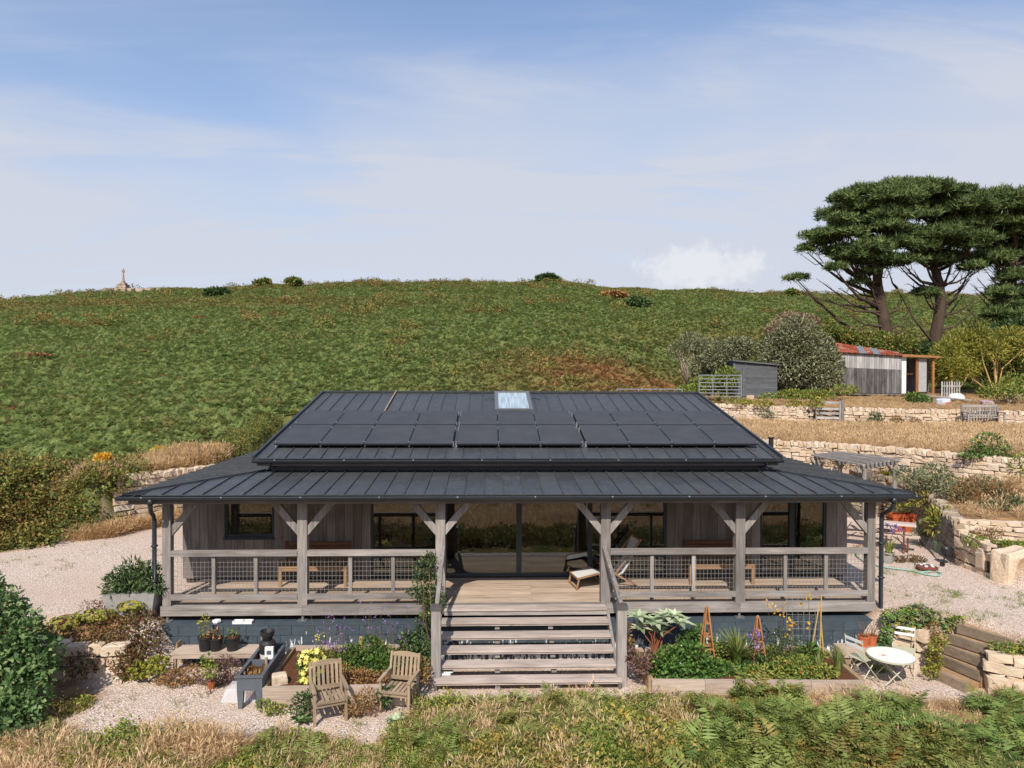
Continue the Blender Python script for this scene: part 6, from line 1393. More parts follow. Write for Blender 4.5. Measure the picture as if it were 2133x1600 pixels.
pshrub('leafy_plant', 'tangled green and yellow filler plants along the back of the right flower bed', 'plant', -.75, [(1460, 1372, 30, 16), (1510, 1362, 28, 22), (1560, 1375, 28, 18), (1610, 1368, 30, 22), (1665, 1370, 28, 20), (1700, 1378, 24, 16), (1400, 1365, 26, 18), (1345, 1385, 22, 18)], 'mixed', 3600, .065, .03, zb=-.86, nstem=8, r0=.005)
t = thing('strap_leaf_clump', 'big clump of arching strap leaves in the middle of the flower bed', 'plant', (PY(1535, 1385, -1.05).x, -1.05, -.86)); blades(t, (PY(1535, 1385, -1.05).x, -1.05, -.86), 170, .78, .016, 'blade', .85)
t = pshrub('lilac_flower', 'clump of lilac flower heads around the shorter obelisk', 'flower', -1.15, [(1575, 1375, 22, 22), (1590, 1385, 20, 16), (1560, 1390, 18, 12)], 'deep', 620, .06, .025, zb=-.86, nstem=6, r0=.005, flowers=[('fpurple', 60, .022, pblobs(-1.2, [(1562, 1322, 6, 6), (1578, 1318, 7, 8), (1572, 1332, 6, 5), (1580, 1348, 8, 7), (1588, 1328, 5, 5)], .03))])
t = pshrub('fennel', 'tall feathery fennel with golden flower heads in front of the wire trellis', 'flower', -.9, [(1640, 1350, 40, 26), (1610, 1370, 30, 22), (1670, 1360, 30, 22), (1625, 1330, 24, 18)], 'deep', 1500, .07, .012, zb=-.86, nstem=10, r0=.005)
airy(t, PY(1645, 1300, -.85).x, -.85, -.86, 13, .42, .2, .55, 1.22, 'fgold', .05, 8, r=.005, lean=.15)
pshrub('red_plant', 'mixed reddish and green low plants at the right end of the flower bed', 'plant', -1.5, [(1580, 1402, 28, 14), (1720, 1400, 26, 14), (1665, 1385, 28, 18), (1610, 1400, 26, 16), (1650, 1402, 28, 14), (1690, 1405, 24, 12), (1630, 1385, 22, 14)], 'mixed', 2400, .06, .03, zb=-.86, nstem=5, r0=.005, flowers=[('forange', 16, .035, None)])
pshrub('leafy_plant', 'glossy green leafy plant beside the wire trellis', 'plant', -.8, [(1688, 1358, 16, 16), (1678, 1375, 16, 14)], 'green', 300, .11, .06, zb=-.86, nstem=4, r0=.007)
for u, v, n, l, lb in ((1745, 1412, 90, .58, 'upright grassy clump at the end of the flower bed by the bistro chair'), (1705, 1408, 70, .45, 'shorter grassy clump in front of the glossy leafy plant')):
    c = PY(u, v, -1.45); t = thing('grass_clump', lb, 'grass clump', (c.x, c.y, -.88)); blades(t, (c.x, c.y, -.88), n, l, .010, 'blade', .4)
pshrub('leafy_plant', 'round leaved green plant beside the terracotta pots', 'plant', -.62, [(1838, 1338, 12, 14), (1846, 1328, 10, 10)], 'hazel', 240, .07, .055, zb=-.9, nstem=3, r0=.005)
pshrub('yellow_shrub', 'low yellowing plant behind the bistro table', 'plant', -.75, [(1858, 1352, 20, 8), (1880, 1362, 14, 10), (1840, 1356, 12, 6)], 'yellow', 420, .06, .035, zb=-1.0, nstem=2, r0=.005)
pshrub('low_plant', 'low green plant in the shade under the bistro table', 'plant', -.85, [(1835, 1395, 24, 7), (1865, 1398, 20, 6)], 'mixed', 320, .07, .04, zb=GZ, nstem=0)
pshrub('bank_shrub', 'mixed olive and yellow shrub on the bank below the right verandah corner', 'shrub', -.52, [(1860, 1288, 24, 18), (1895, 1283, 28, 20), (1935, 1290, 28, 20), (1965, 1302, 22, 16), (1875, 1304, 26, 16), (1915, 1276, 26, 16), (1850, 1312, 12, 14), (1905, 1300, 26, 14)], 'olive', 3400, .055, .028, zb=-.55, nstem=6, r0=.006, flowers=[('yellow', 200, .05, None, 'yellow_leaves'), ('green', 200, .06, None, 'green_leaves')])
pshrub('leafy_plant', 'green and yellow leafy plant at the top of the timber steps', 'plant', -.55, [(1985, 1305, 16, 14), (1995, 1295, 14, 10), (1975, 1318, 12, 10)], 'mixed', 420, .075, .045, zb=-.3, nstem=3, r0=.005)
pshrub('yellow_shrub', 'yellow-green plant growing beside the lower timber steps', 'plant', -1.2, [(1950, 1345, 14, 16), (1945, 1375, 16, 20), (1962, 1332, 12, 10), (1938, 1400, 14, 10)], 'yellow', 560, .065, .035, zb=GZ, nstem=4, r0=.005)
pshrub('dry_plant', 'withered flowering plant between the stone pier and the steps', 'plant', -.95, [(1945, 1310, 14, 18), (1950, 1335, 12, 16), (1940, 1360, 12, 14)], 'russet', 420, .05, .025, zb=-.9, nstem=7, r0=.005)
pshrub('low_plant', 'bright green and orange cushion plant on top of the wall by the steps', 'plant', -1.75, [(2100, 1350, 20, 10), (2125, 1358, 22, 12), (2075, 1345, 16, 8), (2140, 1345, 20, 12)], 'mixed', 700, .05, .03, zb=-.4, nstem=0)
# --- terraces on the right
def tshrub(label, Y, L, mk, n, Lf=.09, Wf=.04, name='terrace_shrub', **k): return pshrub(name, label, 'shrub', Y, L, mk, n, Lf, Wf, dY=.35, **k)
tshrub('olive green shrub behind the coping of the curved wall', 6.4, [(1925, 1005, 40, 20), (1965, 1010, 36, 24), (1895, 990, 36, 16), (1945, 985, 36, 20)], 'olive', 2600, nstem=8, r0=.01)
tshrub('brownish grassy shrub above the bend of the curved wall', 5.0, [(2010, 1035, 36, 26), (2050, 1045, 36, 26), (2030, 1015, 40, 24), (2080, 1030, 36, 30)], 'russet', 2600, .11, .02, nstem=8, r0=.01, up=1.0)
tshrub('fine olive shrubs spilling over the first terrace behind the curved wall end', 5.3, [(1990, 1022, 34, 22), (2030, 1038, 36, 26), (2075, 1046, 36, 26), (2112, 1040, 30, 28), (2050, 1012, 40, 22)], 'olive', 4600, .075, .03, nstem=8, r0=.008)
tshrub('dark green bushy shrub on the first terrace by the picture edge', 4.8, [(2040, 1060, 34, 16), (2080, 1065, 40, 18), (2120, 1055, 36, 22)], 'deep', 1800, nstem=6, r0=.01)
tshrub('tall leafy green shrub with small flowers below the garden bench', 7.6, [(2060, 925, 34, 24), (2040, 955, 38, 28), (2085, 960, 36, 30), (2060, 990, 46, 26), (2105, 985, 40, 30), (2025, 985, 26, 22)], 'green', 3400, .10, .045, nstem=10, r0=.014, flowers=[('fwhite', 40, .03, None), ('fgold', 16, .035, None)])
tshrub('yellow-tinged shrub at the picture edge below the bench', 6.8, [(2120, 1010, 30, 26), (2135, 975, 30, 30), (2100, 1020, 26, 18)], 'mixed', 1500, nstem=5, r0=.01)
tshrub('pale fox-brown plume grass on the first terrace', 5.2, [(2115, 1012, 18, 14), (2105, 1022, 14, 12)], 'dry', 700, .22, .012, name='plume_grass', up=1.2, nstem=0)
tshrub('yellow flowering clump near the pergola post', 9.0, [(1845, 990, 14, 8), (1860, 985, 12, 7)], 'yellow', 320, .07, .04, nstem=2, r0=.006, flowers=[('fyellow', 26, .04, None)])
tshrub('olive scrub between the pergola and the terrace wall', 9.2, [(1770, 965, 40, 10), (1720, 962, 40, 8), (1820, 972, 36, 12)], 'russet', 1500, .10, .02, nstem=4, r0=.006, up=1.0)
pshrub('ledge_plant', 'white-dotted green plants on the ledge above the big boulder', 'plant', 2.5, [(2030, 1128, 24, 14), (2060, 1140, 30, 14), (2095, 1140, 34, 14), (2125, 1145, 30, 14)], 'mixed', 1700, .065, .035, zb=.52, nstem=4, r0=.005, flowers=[('fwhite', 70, .022, None)])
pshrub('ledge_plant', 'pinkish seeding plant on the ledge against the low wall', 'plant', 2.9, [(2050, 1112, 22, 14), (2075, 1110, 20, 12)], 'russet', 620, .05, .022, zb=.52, nstem=7, r0=.004)
pshrub('wall_creeper', 'yellowing creeper hanging over the curved stone wall', 'climber', 6.2, [(1925, 1035, 20, 10), (1940, 1055, 16, 12), (1900, 1045, 18, 10), (1955, 1072, 12, 9)], 'yellow', 420, .075, .05, zb=YZ, nstem=5, r0=.006)
pshrub('lavender_bush', 'grey-green bushy shrub at the end of the beer table', 'shrub', 5.2, [(1920, 1100, 18, 16), (1930, 1115, 16, 14), (1910, 1112, 14, 14)], 'olive', 900, .10, .016, zb=YZ, nstem=8, r0=.007, up=.9)
pshrub('planter_plant', 'thin green seedling plants growing out of the orange planters', 'plant', 7.0, [(1865, 1058, 14, 8), (1888, 1058, 12, 9), (1876, 1050, 14, 8)], 'yellow', 320, .07, .03, zb=.42, nstem=5, r0=.004)
for i, (u, v, Y, mk, lb) in enumerate(((1822, 868, 15.9, 'deep', 'dark green tuft growing out of the upper terrace wall'), (1868, 875, 15.2, 'russet', 'brown tuft growing on the upper terrace wall'), (1905, 880, 15.0, 'russet', 'dry brown tuft at the foot of the upper terrace wall'), (1595, 860, 17.9, 'olive', 'dry creeping plant on the upper terrace wall left of the gate'), (1840, 912, 12.0, 'olive', 'small olive bush in the dry grass above the pergola'), (1735, 905, 13.0, 'olive', 'small scrubby bush in the dry grass behind the roof'))):
    pshrub('wall_plant', lb, 'plant', Y, [(u, v, 13, 9), (u + 8, v + 4, 9, 7)], mk, 340, .09, .04, zb=None, nstem=3, r0=.006)
# --- bushes around the sheds
def bigbush(label, Y, L, mk, n, Lf, Wf, name='bush', ns=10, r0=.05, **k): return pshrub(name, label, 'bush', Y, L, mk, n, Lf, Wf, dY=.9, nstem=ns, r0=r0, shell=2.6, **k)
bigbush('large rounded grey-olive bush beside the old shed', 26.5, [(1655, 745, 62, 62), (1620, 735, 44, 46), (1695, 740, 50, 52), (1660, 695, 48, 36), (1700, 785, 56, 34), (1640, 790, 50, 32), (1745, 785, 28, 26), (1725, 760, 34, 32)], 'olive', 24000, .17, .075)
bigbush('pinkish-brown flowering top of a bush behind the rounded olive bush', 28.5, [(1650, 668, 36, 18), (1620, 690, 24, 20), (1680, 672, 28, 16)], 'pinkish', 4200, .16, .07)
bigbush('olive scrub bush left of the small grey shed', 27.0, [(1500, 745, 34, 34), (1530, 730, 30, 26), (1465, 765, 30, 26), (1550, 725, 26, 22)], 'olive', 8500, .16, .07)
bigbush('twiggy dead-looking grey bush on the lower hillside', 29.0, [(1440, 715, 34, 22), (1470, 730, 30, 24), (1415, 730, 26, 20)], 'olive', 2600, .18, .05, ns=26, stem_m=TWIG, up=.8)
bigbush('green brambly bush beside the galvanised gate', 24.5, [(1470, 800, 36, 18), (1500, 812, 30, 14), (1435, 815, 30, 14), (1515, 785, 24, 22)], 'mixed', 5200, .13, .07)
bigbush('low yellow-green undergrowth in front of the rounded olive bush', 23.5, [(1650, 822, 36, 10), (1700, 822, 40, 10), (1760, 812, 30, 9), (1600, 828, 24, 7)], 'mixed', 2400, .14, .06)
bigbush('dark green thicket behind the rusty roof', 32.0, [(1745, 700, 40, 18), (1790, 715, 40, 22), (1830, 705, 30, 14), (1870, 722, 44, 24), (1705, 678, 34, 14), (1725, 690, 26, 12)], 'bank', 11000, .2, .10)
bigbush('dark thicket under the pines behind the shed porch', 33.0, [(1905, 745, 40, 34), (1960, 748, 44, 36), (2010, 725, 44, 34), (2060, 712, 40, 30), (2100, 700, 44, 34), (2140, 690, 40, 30), (2030, 700, 24, 20)], 'deep', 12000, .22, .11)
bigbush('yellow bamboo thicket beside the old shed', 26.5, [(1975, 745, 34, 42), (1960, 775, 26, 24), (2000, 720, 36, 36), (1990, 770, 30, 24), (2020, 745, 30, 40)], 'yellow', 5200, .24, .05, name='bamboo', up=.5, stem_m=CANE)
bigbush('green bamboo and scrub thicket at the picture edge', 27.5, [(2050, 740, 40, 50), (2090, 740, 44, 56), (2130, 740, 44, 60), (2060, 790, 40, 22), (2110, 780, 44, 26), (2030, 700, 36, 36)], 'bank', 12000, .22, .055, name='bamboo', up=.5)
bigbush('golden-tinged bamboo overhanging the thicket at the picture edge', 26.3, [(2040, 705, 30, 22), (2075, 730, 30, 20), (2020, 765, 22, 20), (2110, 700, 34, 20), (2135, 725, 26, 26)], 'yellow', 2600, .24, .045, name='bamboo', ns=6, up=.4, stem_m=CANE)
t = bigbush('heaped brush pile of cut branches at the picture edge', 21.5, [(2085, 812, 36, 16), (2115, 800, 34, 22), (2060, 818, 26, 10), (2130, 820, 34, 14)], 'mixed', 1600, .15, .07, name='brush_pile', ns=26, r0=.025, stem_m=TWIG)
bigbush('small green bush in the dry grass in front of the shed porch', 20.8, [(1905, 828, 22, 9), (1925, 832, 16, 7)], 'green', 900, .12, .06, ns=3, r0=.01)
for i, (u, v) in enumerate(((1548, 838), (1590, 840), (1655, 842), (1695, 840))): pshrub('flower_tuft', ['pale flowering tuft on the terrace wall nearest the roof', 'pale flowering tuft on the terrace wall, second from the roof', 'pale flowering tuft on the terrace wall, third from the roof', 'pale flowering tuft on the terrace wall beside the wooden gate'][i], 'plant', 18.9 - i * .6, [(u, v, 18, 6), (u + 10, v + 1, 12, 5)], 'yellow', 260, .12, .05, zb=None, nstem=0)
# --- bushes on the hill
def hillbush(label, Y, L, mk, n, Lf, Wf, **k): return bigbush(label, Y, L, mk, n, Lf, Wf, name='hill_bush', **k)
hillbush('wind-shaped dark tree bush standing on the skyline', 127, [(1128, 581, 10, 5), (1142, 579, 12, 6), (1156, 584, 9, 6)], 'deep', 1500, .7, .35, r0=.12, ns=6)
hillbush('small dark bush on the skyline nearer the monument', 127, [(612, 586, 10, 5), (604, 588, 9, 4), (620, 588, 8, 4)], 'bank', 700, .7, .35, r0=.08, ns=3)
hillbush('low light green bush on the skyline', 127, [(551, 588, 12, 4), (540, 590, 10, 3)], 'bank', 500, .7, .35, r0=.08, ns=2)
hillbush('rounded bush on the skyline beside the pines', 120, [(1649, 611, 12, 5), (1658, 613, 9, 4)], 'bank', 700, .7, .35, r0=.08, ns=3)
hillbush('brown domed bush in the bracken at the picture edge', 34, [(60, 805, 28, 16), (42, 815, 22, 12), (80, 812, 20, 12)], 'russet', 2600, .22, .09, r0=.03)
hillbush('twiggy brown bush with bare pale branches at the picture edge', 19.5, [(20, 880, 34, 24), (45, 885, 26, 22), (-10, 890, 40, 30)], 'russet', 2000, .16, .07, ns=16, r0=.035, stem_m=TWIG)
hillbush('small brown bush high in the bracken', 62, [(425, 686, 16, 7), (415, 688, 10, 6)], 'russet', 700, .4, .18, ns=4, r0=.05)
hillbush('dark scrub patch below the skyline', 98, [(455, 608, 20, 5), (440, 610, 14, 4)], 'deep', 700, .6, .3, ns=3, r0=.06)
hillbush('brownish scrub patch on the far hillside', 95, [(1275, 614, 22, 5), (1295, 616, 14, 4)], 'russet', 700, .6, .3, ns=3, r0=.06)
hillbush('dark scrub patch on the far hillside below the brownish one', 80, [(1325, 628, 20, 6), (1340, 630, 14, 5)], 'deep', 700, .5, .25, ns=3, r0=.06)
# --- left bank
for i, (u, v) in enumerate(((212, 955), (200, 982), (198, 1005))): pshrub('goldenrod', ['golden flowering clump highest on the bramble bank', 'golden flowering clump in the middle of the bramble bank', 'golden flowering clump lowest on the bramble bank'][i], 'flower', 8.6 - i * .35, [(u, v, 16, 8), (u + 8, v - 4, 10, 6)], 'fgold', 620, .09, .05, zb=None, nstem=6, r0=.008)
for i, (u, lb) in enumerate(((335, 'yellow flowering clump above the tall stone wall'), (405, 'small yellow flowering clump beside the roof edge'), (450, 'small yellow flowering clump nearest the main roof'))): pshrub('goldenrod', lb, 'flower', 11.5, [(u, 938 - i * 2, 20 - i * 5, 8), (u + 12, 942 - i * 2, 12, 6)], 'fgold', 420, .09, .04, zb=None, nstem=5, r0=.008)
for i, (u, lb) in enumerate(((80, 'fan of dead grey twigs above the brambles at the picture edge'), (168, 'fan of dead grey twigs beside the golden flowers'))):
    c = PY(u, 1005, 8.6); t = thing('dead_shrub', lb, 'shrub', tuple(c)); stems(t, tuple(c), [(c.x + random.uniform(-.55, .55), c.y + random.uniform(-.3, .3), c.z + random.uniform(.35, .75)) for _ in range(34)], .012, .004, TWIG, bend=.06)
# --- pines
def pine(label, Y, trunk, pads, bare=(), r0=.42):
    base = PY(trunk[0][0], trunk[0][1], Y + trunk[0][3]); gz = Hs(base.x, base.y); t = thing('pine_tree', label, 'tree', (base.x, base.y, gz), 0, 'pines behind the old shed'); TP = [Vector((base.x, base.y, gz - .3))] + [PY(u, v, Y + dy) for u, v, r, dy in trunk[1:]]
    RR = [r0 * 1.25] + [r for _, _, r, _ in trunk[1:]]; MB().tube(TP, RR, 10).build('trunk', BARK, t, True); s = (Y - CC[1]) / CAMQ['f']; Q = []; T = []; lb = MB()
    pads = list(pads) + [(u + random.uniform(-.5, .5) * ru, v + random.uniform(-.3, .7) * rv, ru * .72, rv * .8) for u, v, ru, rv in pads if ru > 24]
    for u, v, ru, rv in pads:
        dy = random.uniform(-2.6, 2.6); c = PY(u, v, Y + dy); a, b_, h = ru * s * 1.18, ru * s * 1.05, rv * s * 1.3
        n = int(46 * a * b_ * math.pi * .62) + 30; d = unit(RNG.normal(size=(n, 3))); d[:, 2] = np.abs(d[:, 2]) * 1.0 - .22; r_ = RNG.random(n) ** .4; lump = 1 + .22 * np.sin(d[:, 0] * 7 + c.x) * np.cos(d[:, 1] * 6 + c.y)
        P = np.array(c) + d * np.array([a, b_, h]) * (r_ * lump)[:, None]; k = 10
        PP = np.repeat(P, k, 0); D = rdir(n * k, .75); lg = RNG.uniform(.24, .5, n * k); Q.append(leaf_quads(PP, D, rdir(n * k), lg, lg * .15, .05)); T.append(np.clip(np.repeat(RNG.normal(.45, .22, n), k) + RNG.normal(size=n * k) * .12, 0, 1))
        # limb to the pad
        zs = c.z - .9 - .35 * abs(c.x - TP[-1].x); j = min(range(1, len(TP)), key=lambda i: abs(TP[i].z - zs)); o = TP[j].lerp(TP[j - 1], random.uniform(0, .5)); mid = o.lerp(c, .5) + Vector((0, 0, -.25 - .06 * (c - o).length))
        R1 = min(.15, .05 + .018 * (c - o).length); e = c - Vector((0, 0, h * .25)); lb.tube([o, o.lerp(mid, .6), mid, mid.lerp(e, .55) - Vector((0, 0, .1)), e], [R1, R1 * .85, R1 * .7, R1 * .45, .03], 6, False)
        for _ in range(3):
            q = mid.lerp(e, random.uniform(.3, .95)); w = Vector((random.uniform(-a, a) * .8, random.uniform(-b_, b_) * .8, random.uniform(-.1, h * .4))); lb.tube([q, q + w * .5 + Vector((0, 0, -.08)), c + w], [.045, .03, .012], 4, False)
    for (u0, v0, u1, v1) in bare:
        a, e = PY(u0, v0, Y), PY(u1, v1, Y + random.uniform(-1.5, 1.5)); mid = a.lerp(e, .5) + Vector((0, 0, -.35)); lb.tube([a, a.lerp(mid, .6), mid, mid.lerp(e, .5), e], [.11, .09, .06, .04, .012], 5, False)
        for _ in range(7): q = mid.lerp(e, random.uniform(.1, .95)); lb.tube([q, q + Vector((random.uniform(-.7, .3), random.uniform(-.5, .5), random.uniform(-.1, .6)))], [.025, .006], 3, False)
    lb.build('limbs', BARK, t); q = np.concatenate(Q); fol('crown', 'pine', t, q, np.concatenate(T)); return t
pine('broad pine nearest the rounded olive bush, with bare low branches', 36, [(1848, 720, .4, 0), (1846, 690, .42, 0), (1836, 640, .38, .2), (1828, 595, .33, .2), (1826, 550, .26, 0), (1835, 500, .2, -.2), (1850, 450, .14, 0), (1862, 410, .08, 0)],
 [(1660, 581, 22, 7), (1740, 560, 20, 8), (1682, 522, 20, 13), (1700, 492, 30, 9), (1750, 490, 46, 15), (1762, 526, 50, 15), (1815, 520, 42, 20), (1740, 450, 38, 15), (1800, 442, 60, 23), (1755, 418, 28, 15), (1800, 406, 46, 17), (1838, 480, 50, 22), (1850, 455, 46, 20), (1862, 414, 50, 22), (1875, 390, 46, 15), (1790, 546, 36, 9), (1792, 590, 20, 9), (1770, 470, 40, 14), (1720, 505, 30, 8), (1840, 545, 36, 14), (1870, 510, 34, 14), (1800, 465, 44, 16), (1810, 570, 24, 9)],
 [(1840, 660, 1700, 580), (1836, 640, 1665, 610), (1838, 680, 1760, 650), (1840, 690, 1770, 690), (1832, 620, 1760, 590), (1850, 690, 1900, 640), (1845, 655, 1885, 620), (1842, 650, 1720, 625), (1836, 630, 1745, 600), (1848, 700, 1905, 665)])
pine('tallest forked pine in the middle of the group', 37.5, [(1945, 725, .4, 0), (1950, 690, .42, 0), (1960, 640, .38, 0), (1956, 590, .33, 0), (1945, 555, .26, .2), (1940, 500, .2, 0), (1940, 450, .14, 0), (1935, 405, .08, 0)],
 [(1925, 392, 46, 15), (1962, 406, 46, 18), (1912, 438, 55, 25), (1975, 433, 55, 25), (2012, 401, 24, 12), (2025, 433, 50, 22), (1900, 495, 55, 20), (1962, 495, 55, 20), (2000, 476, 55, 20), (1912, 513, 40, 17), (2000, 505, 40, 14), (1925, 612, 25, 11), (1895, 400, 34, 16), (1990, 460, 44, 18), (1940, 535, 44, 16), (1985, 540, 36, 14), (2030, 500, 40, 18), (1880, 545, 34, 12), (2020, 560, 26, 10)],
 [(1940, 710, 1868, 600), (1868, 600, 1850, 560), (1958, 620, 1900, 560), (1960, 640, 2020, 580), (1960, 600, 2010, 550), (1955, 660, 2040, 620), (1950, 690, 2030, 650), (1958, 625, 2035, 560), (1955, 610, 1890, 590), (1952, 670, 2010, 610)])
pine('dark spreading pine cut off by the picture edge', 38, [(2075, 735, .4, 0), (2085, 700, .4, 0), (2100, 640, .36, 0), (2108, 590, .3, 0), (2112, 540, .25, 0), (2115, 490, .2, 0), (2118, 450, .12, 0), (2120, 420, .08, 0)],
 [(2075, 420, 56, 25), (2112, 436, 50, 27), (2155, 428, 60, 30), (2062, 470, 60, 22), (2112, 490, 55, 22), (2087, 525, 50, 18), (2140, 520, 46, 25), (2115, 580, 40, 20), (2125, 620, 46, 30), (2112, 648, 50, 24), (2150, 470, 50, 24), (2060, 412, 36, 14), (2140, 680, 40, 30), (2050, 500, 40, 14), (2060, 545, 36, 14), (2120, 545, 44, 20), (2095, 610, 36, 20), (2130, 660, 44, 26), (2075, 655, 30, 14), (2040, 455, 36, 16)],
 [(2088, 690, 2010, 640), (2100, 640, 2020, 590), (2104, 610, 2050, 560), (2090, 680, 2005, 665), (2095, 660, 2030, 605), (2085, 700, 2020, 690), (2100, 630, 2035, 580)])
# ------------------------------------------------------------------ ground cover that nobody could count
BRK = src_collection('bracken_far', [bracken_mesh('bf%d' % i, 6, False) for i in range(6)])
BRN = src_collection('bracken_near', [bracken_mesh('bn%d' % i, 5, True, .75) for i in range(6)])
DRY = src_collection('dry_tuft', [tuft_mesh('dt%d' % i, 70, .30, 1.0, .0028, 'dry', True) for i in range(5)])
GRT = src_collection('green_tuft', [tuft_mesh('gt%d' % i, 22, .12, 1.2, .006, 'blade') for i in range(4)])
BRM = src_collection('bramble', [clump_mesh('br%d' % i, 210, .42, .34, .065, .046, 'mixed') for i in range(5)])
BNK = src_collection('bank_bramble', [clump_mesh('bb%d' % i, 240, .44, .42, .07, .05, 'bank') for i in range(5)])
BRB = src_collection('slope_bramble', [clump_mesh('sb%d' % i, 700, .8, .8, .09, .06, 'bank') for i in range(3)])
def rnd_pts(n, x0, x1, y0, y1): return RNG.uniform(x0, x1, n), RNG.uniform(y0, y1, n)
def eul(n, tilt=.15): return np.stack([RNG.normal(size=n) * tilt, RNG.normal(size=n) * tilt, RNG.uniform(0, 6.283, n)], 1)
def in_view(x, y, m=2.5): d = y - CC[1]; c = CC[0] + d * .0308; return np.abs(x - c) < .78 * d + m + 1.5
def put(name, x, y, scl, tint, coll, nv, label, cat, dz=0.0, tilt=.15):
    z = H(x, y) + dz; return scatter(name, np.stack([x, y, z], 1), eul(len(x), tilt), scl, np.clip(tint, 0, 1), coll, nv, label, cat)
# hillside
xs, ys, sc = [], [], []
for y0, y1, dens, s in ((9, 24, 22, .54), (24, 45, 18, .55), (45, 75, 11, .62), (75, 112, 8, .68), (112, 132, 8, .68)):
    w = .80 * (y1 + 15) + 6; n = int(dens * 2 * w * (y1 - y0)); x, y = rnd_pts(n, -w, w, y0, y1); k = in_view(x, y); xs.append(x[k]); ys.append(y[k]); sc.append(np.full(k.sum(), s))
x, y, s = np.concatenate(xs), np.concatenate(ys), np.concatenate(sc)
dh = dist_poly(POLY_HILL, x, y); k = inside(POLY_HILL, x, y) & ~((x > 7.5 + RNG.normal(size=len(x)) * .6) & (y < 20.6)) & ~((x > 11.8 + RNG.normal(size=len(x)) * .5) & (y < 27.5)) & ~((x > 15) & (y < 31)) & ~((x < -11.5) & (y < 9.2)) & ~((y < 9.9 + .5 * vnoise(x, y, 2))) & (dh > .35)
x, y, s = x[k], y[k], s[k]; s = s * RNG.uniform(.75, 1.25, len(x)) * (.8 + .4 * vnoise(x, y, 5))
br = .03 + .16 * vnoise(x, y, 11) * vnoise(x + 50, y, 3.5) + RNG.random(len(x)) ** 9 * .5
br += .95 * np.exp(-(((x - 7.0) / 7.0) ** 2 + ((y - 28.0) / 8.0) ** 2)) * (.4 + vnoise(x, y, 1.3)) + .35 * np.exp(-(((x - 0) / 9) ** 2 + ((y - 21) / 2.0) ** 2)) * vnoise(x, y, 1.2)
br += .55 * sstep(70, 78, y) * (1 - sstep(86, 98, y)) * sstep(12, -30, x) * vnoise(x, y, 8) + .3 * sstep(108, 128, y) * vnoise(x, y, 6) + .25 * np.exp(-((y - 52) / 7) ** 2) * sstep(0, 25, x)
put('hillside_bracken', x, y, s, br, BRK, 6, 'dense green bracken covering the hillside behind the house', 'bracken', -.05)
x, y = rnd_pts(900, -110, 110, 16, 131); k = in_view(x, y) & (x < 6) | ((y > 40) & in_view(x, y)); x, y = x[k], y[k]; k = inside(POLY_HILL, x, y) & (vnoise(x, y, 9) > .45); x, y = x[k], y[k]
put('hillside_scrub', x, y, RNG.uniform(1.0, 2.2, len(x)) * (1 + y / 160), RNG.random(len(x)), BNK, 5, 'patches of bramble and gorse scattered through the hillside bracken', 'scrub', -.1, .25)
x, y = rnd_pts(700, -115, 115, 124, 131.5); put('skyline_scrub', x, y, RNG.uniform(1.0, 2.6, len(x)) * (.5 + .9 * vnoise(x, y, 7)), RNG.random(len(x)) * .8, BNK, 5, 'ragged low scrub along the crest of the hill', 'scrub', -.15, .25)
# bracken in front
xs, ys = rnd_pts(1900, 1.0, 12.5, -5.4, -1.85)
def fg_bracken(x, y):
    a = (x > 2.9) & (y < -2.4 - .4 * vnoise(x, y, .8)) & (x < 6.4 - .5 * vnoise(x, y, .7)); b = (x > 7.4 + .5 * vnoise(x, y, .9)) & (y < -2.35); c = (y < -3.2 - .4 * vnoise(x, y, 1.1)) & (x > 2.2); return a | b | c
k = fg_bracken(xs, ys) & (RNG.random(len(xs)) < .72); x, y = xs[k], ys[k]
e1, e2 = rnd_pts(9, 3.2, 5.2, -2.1, -1.9); x = np.concatenate([x, e1]); y = np.concatenate([y, e2])
put('foreground_bracken', x, y, RNG.uniform(.45, .85, len(x)), .02 + .2 * vnoise(x, y, .9) + RNG.random(len(x)) ** 7 * .8, BRN, 6, 'feathery green bracken fronds in the near foreground', 'bracken', -.03, .2)
x, y = rnd_pts(760, -7.5, 3.6, -4.6, -2.05); k = (gravel_mask(x, y) < .2) & (vnoise(x, y, .9) > np.where(x > -2.2, .42, .66)); put('scattered_bracken', x[k], y[k], RNG.uniform(.25, .6, k.sum()), .1 + .3 * RNG.random(k.sum()), BRN, 6, 'few small bracken fronds in the dry grass of the near foreground', 'bracken', -.03, .2)
# dry grass
def dens_keep(x, y, f): return RNG.random(len(x)) < f
x, y = rnd_pts(4600, -10, 10.5, -5.2, -1.6); gm = gravel_mask(x, y); k = (gm < .35) & ~(fg_bracken(x, y) & (RNG.random(len(x)) < .6)) & (vnoise(x, y, .7) + .35 * RNG.random(len(x)) > .38) & (y < -1.95) & ~((x > -2.2) & (x < 5) & (RNG.random(len(x)) < .72)); x, y = x[k], y[k]
put('foreground_grass', x, y, RNG.uniform(.45, 1.0, len(x)) * (.4 + .65 * vnoise(x, y, 1.3)), RNG.random(len(x)) * .8, DRY, 5, 'straw-coloured dry grass in the near foreground', 'dry grass', -.02, .22)
P_ = []
x, y = rnd_pts(26000, 7.8, 30, 3.0, 27); t1, t2, t3 = inside(POLY_T1, x, y), inside(POLY_T2, x, y), inside(POLY_T3, x, y)
d2 = np.minimum(np.minimum(dist_poly(W2, x, y, False), dist_poly(W1, x, y, False)), np.minimum(dist_poly(W3A, x, y, False), dist_poly(W3B, x, y, False)))
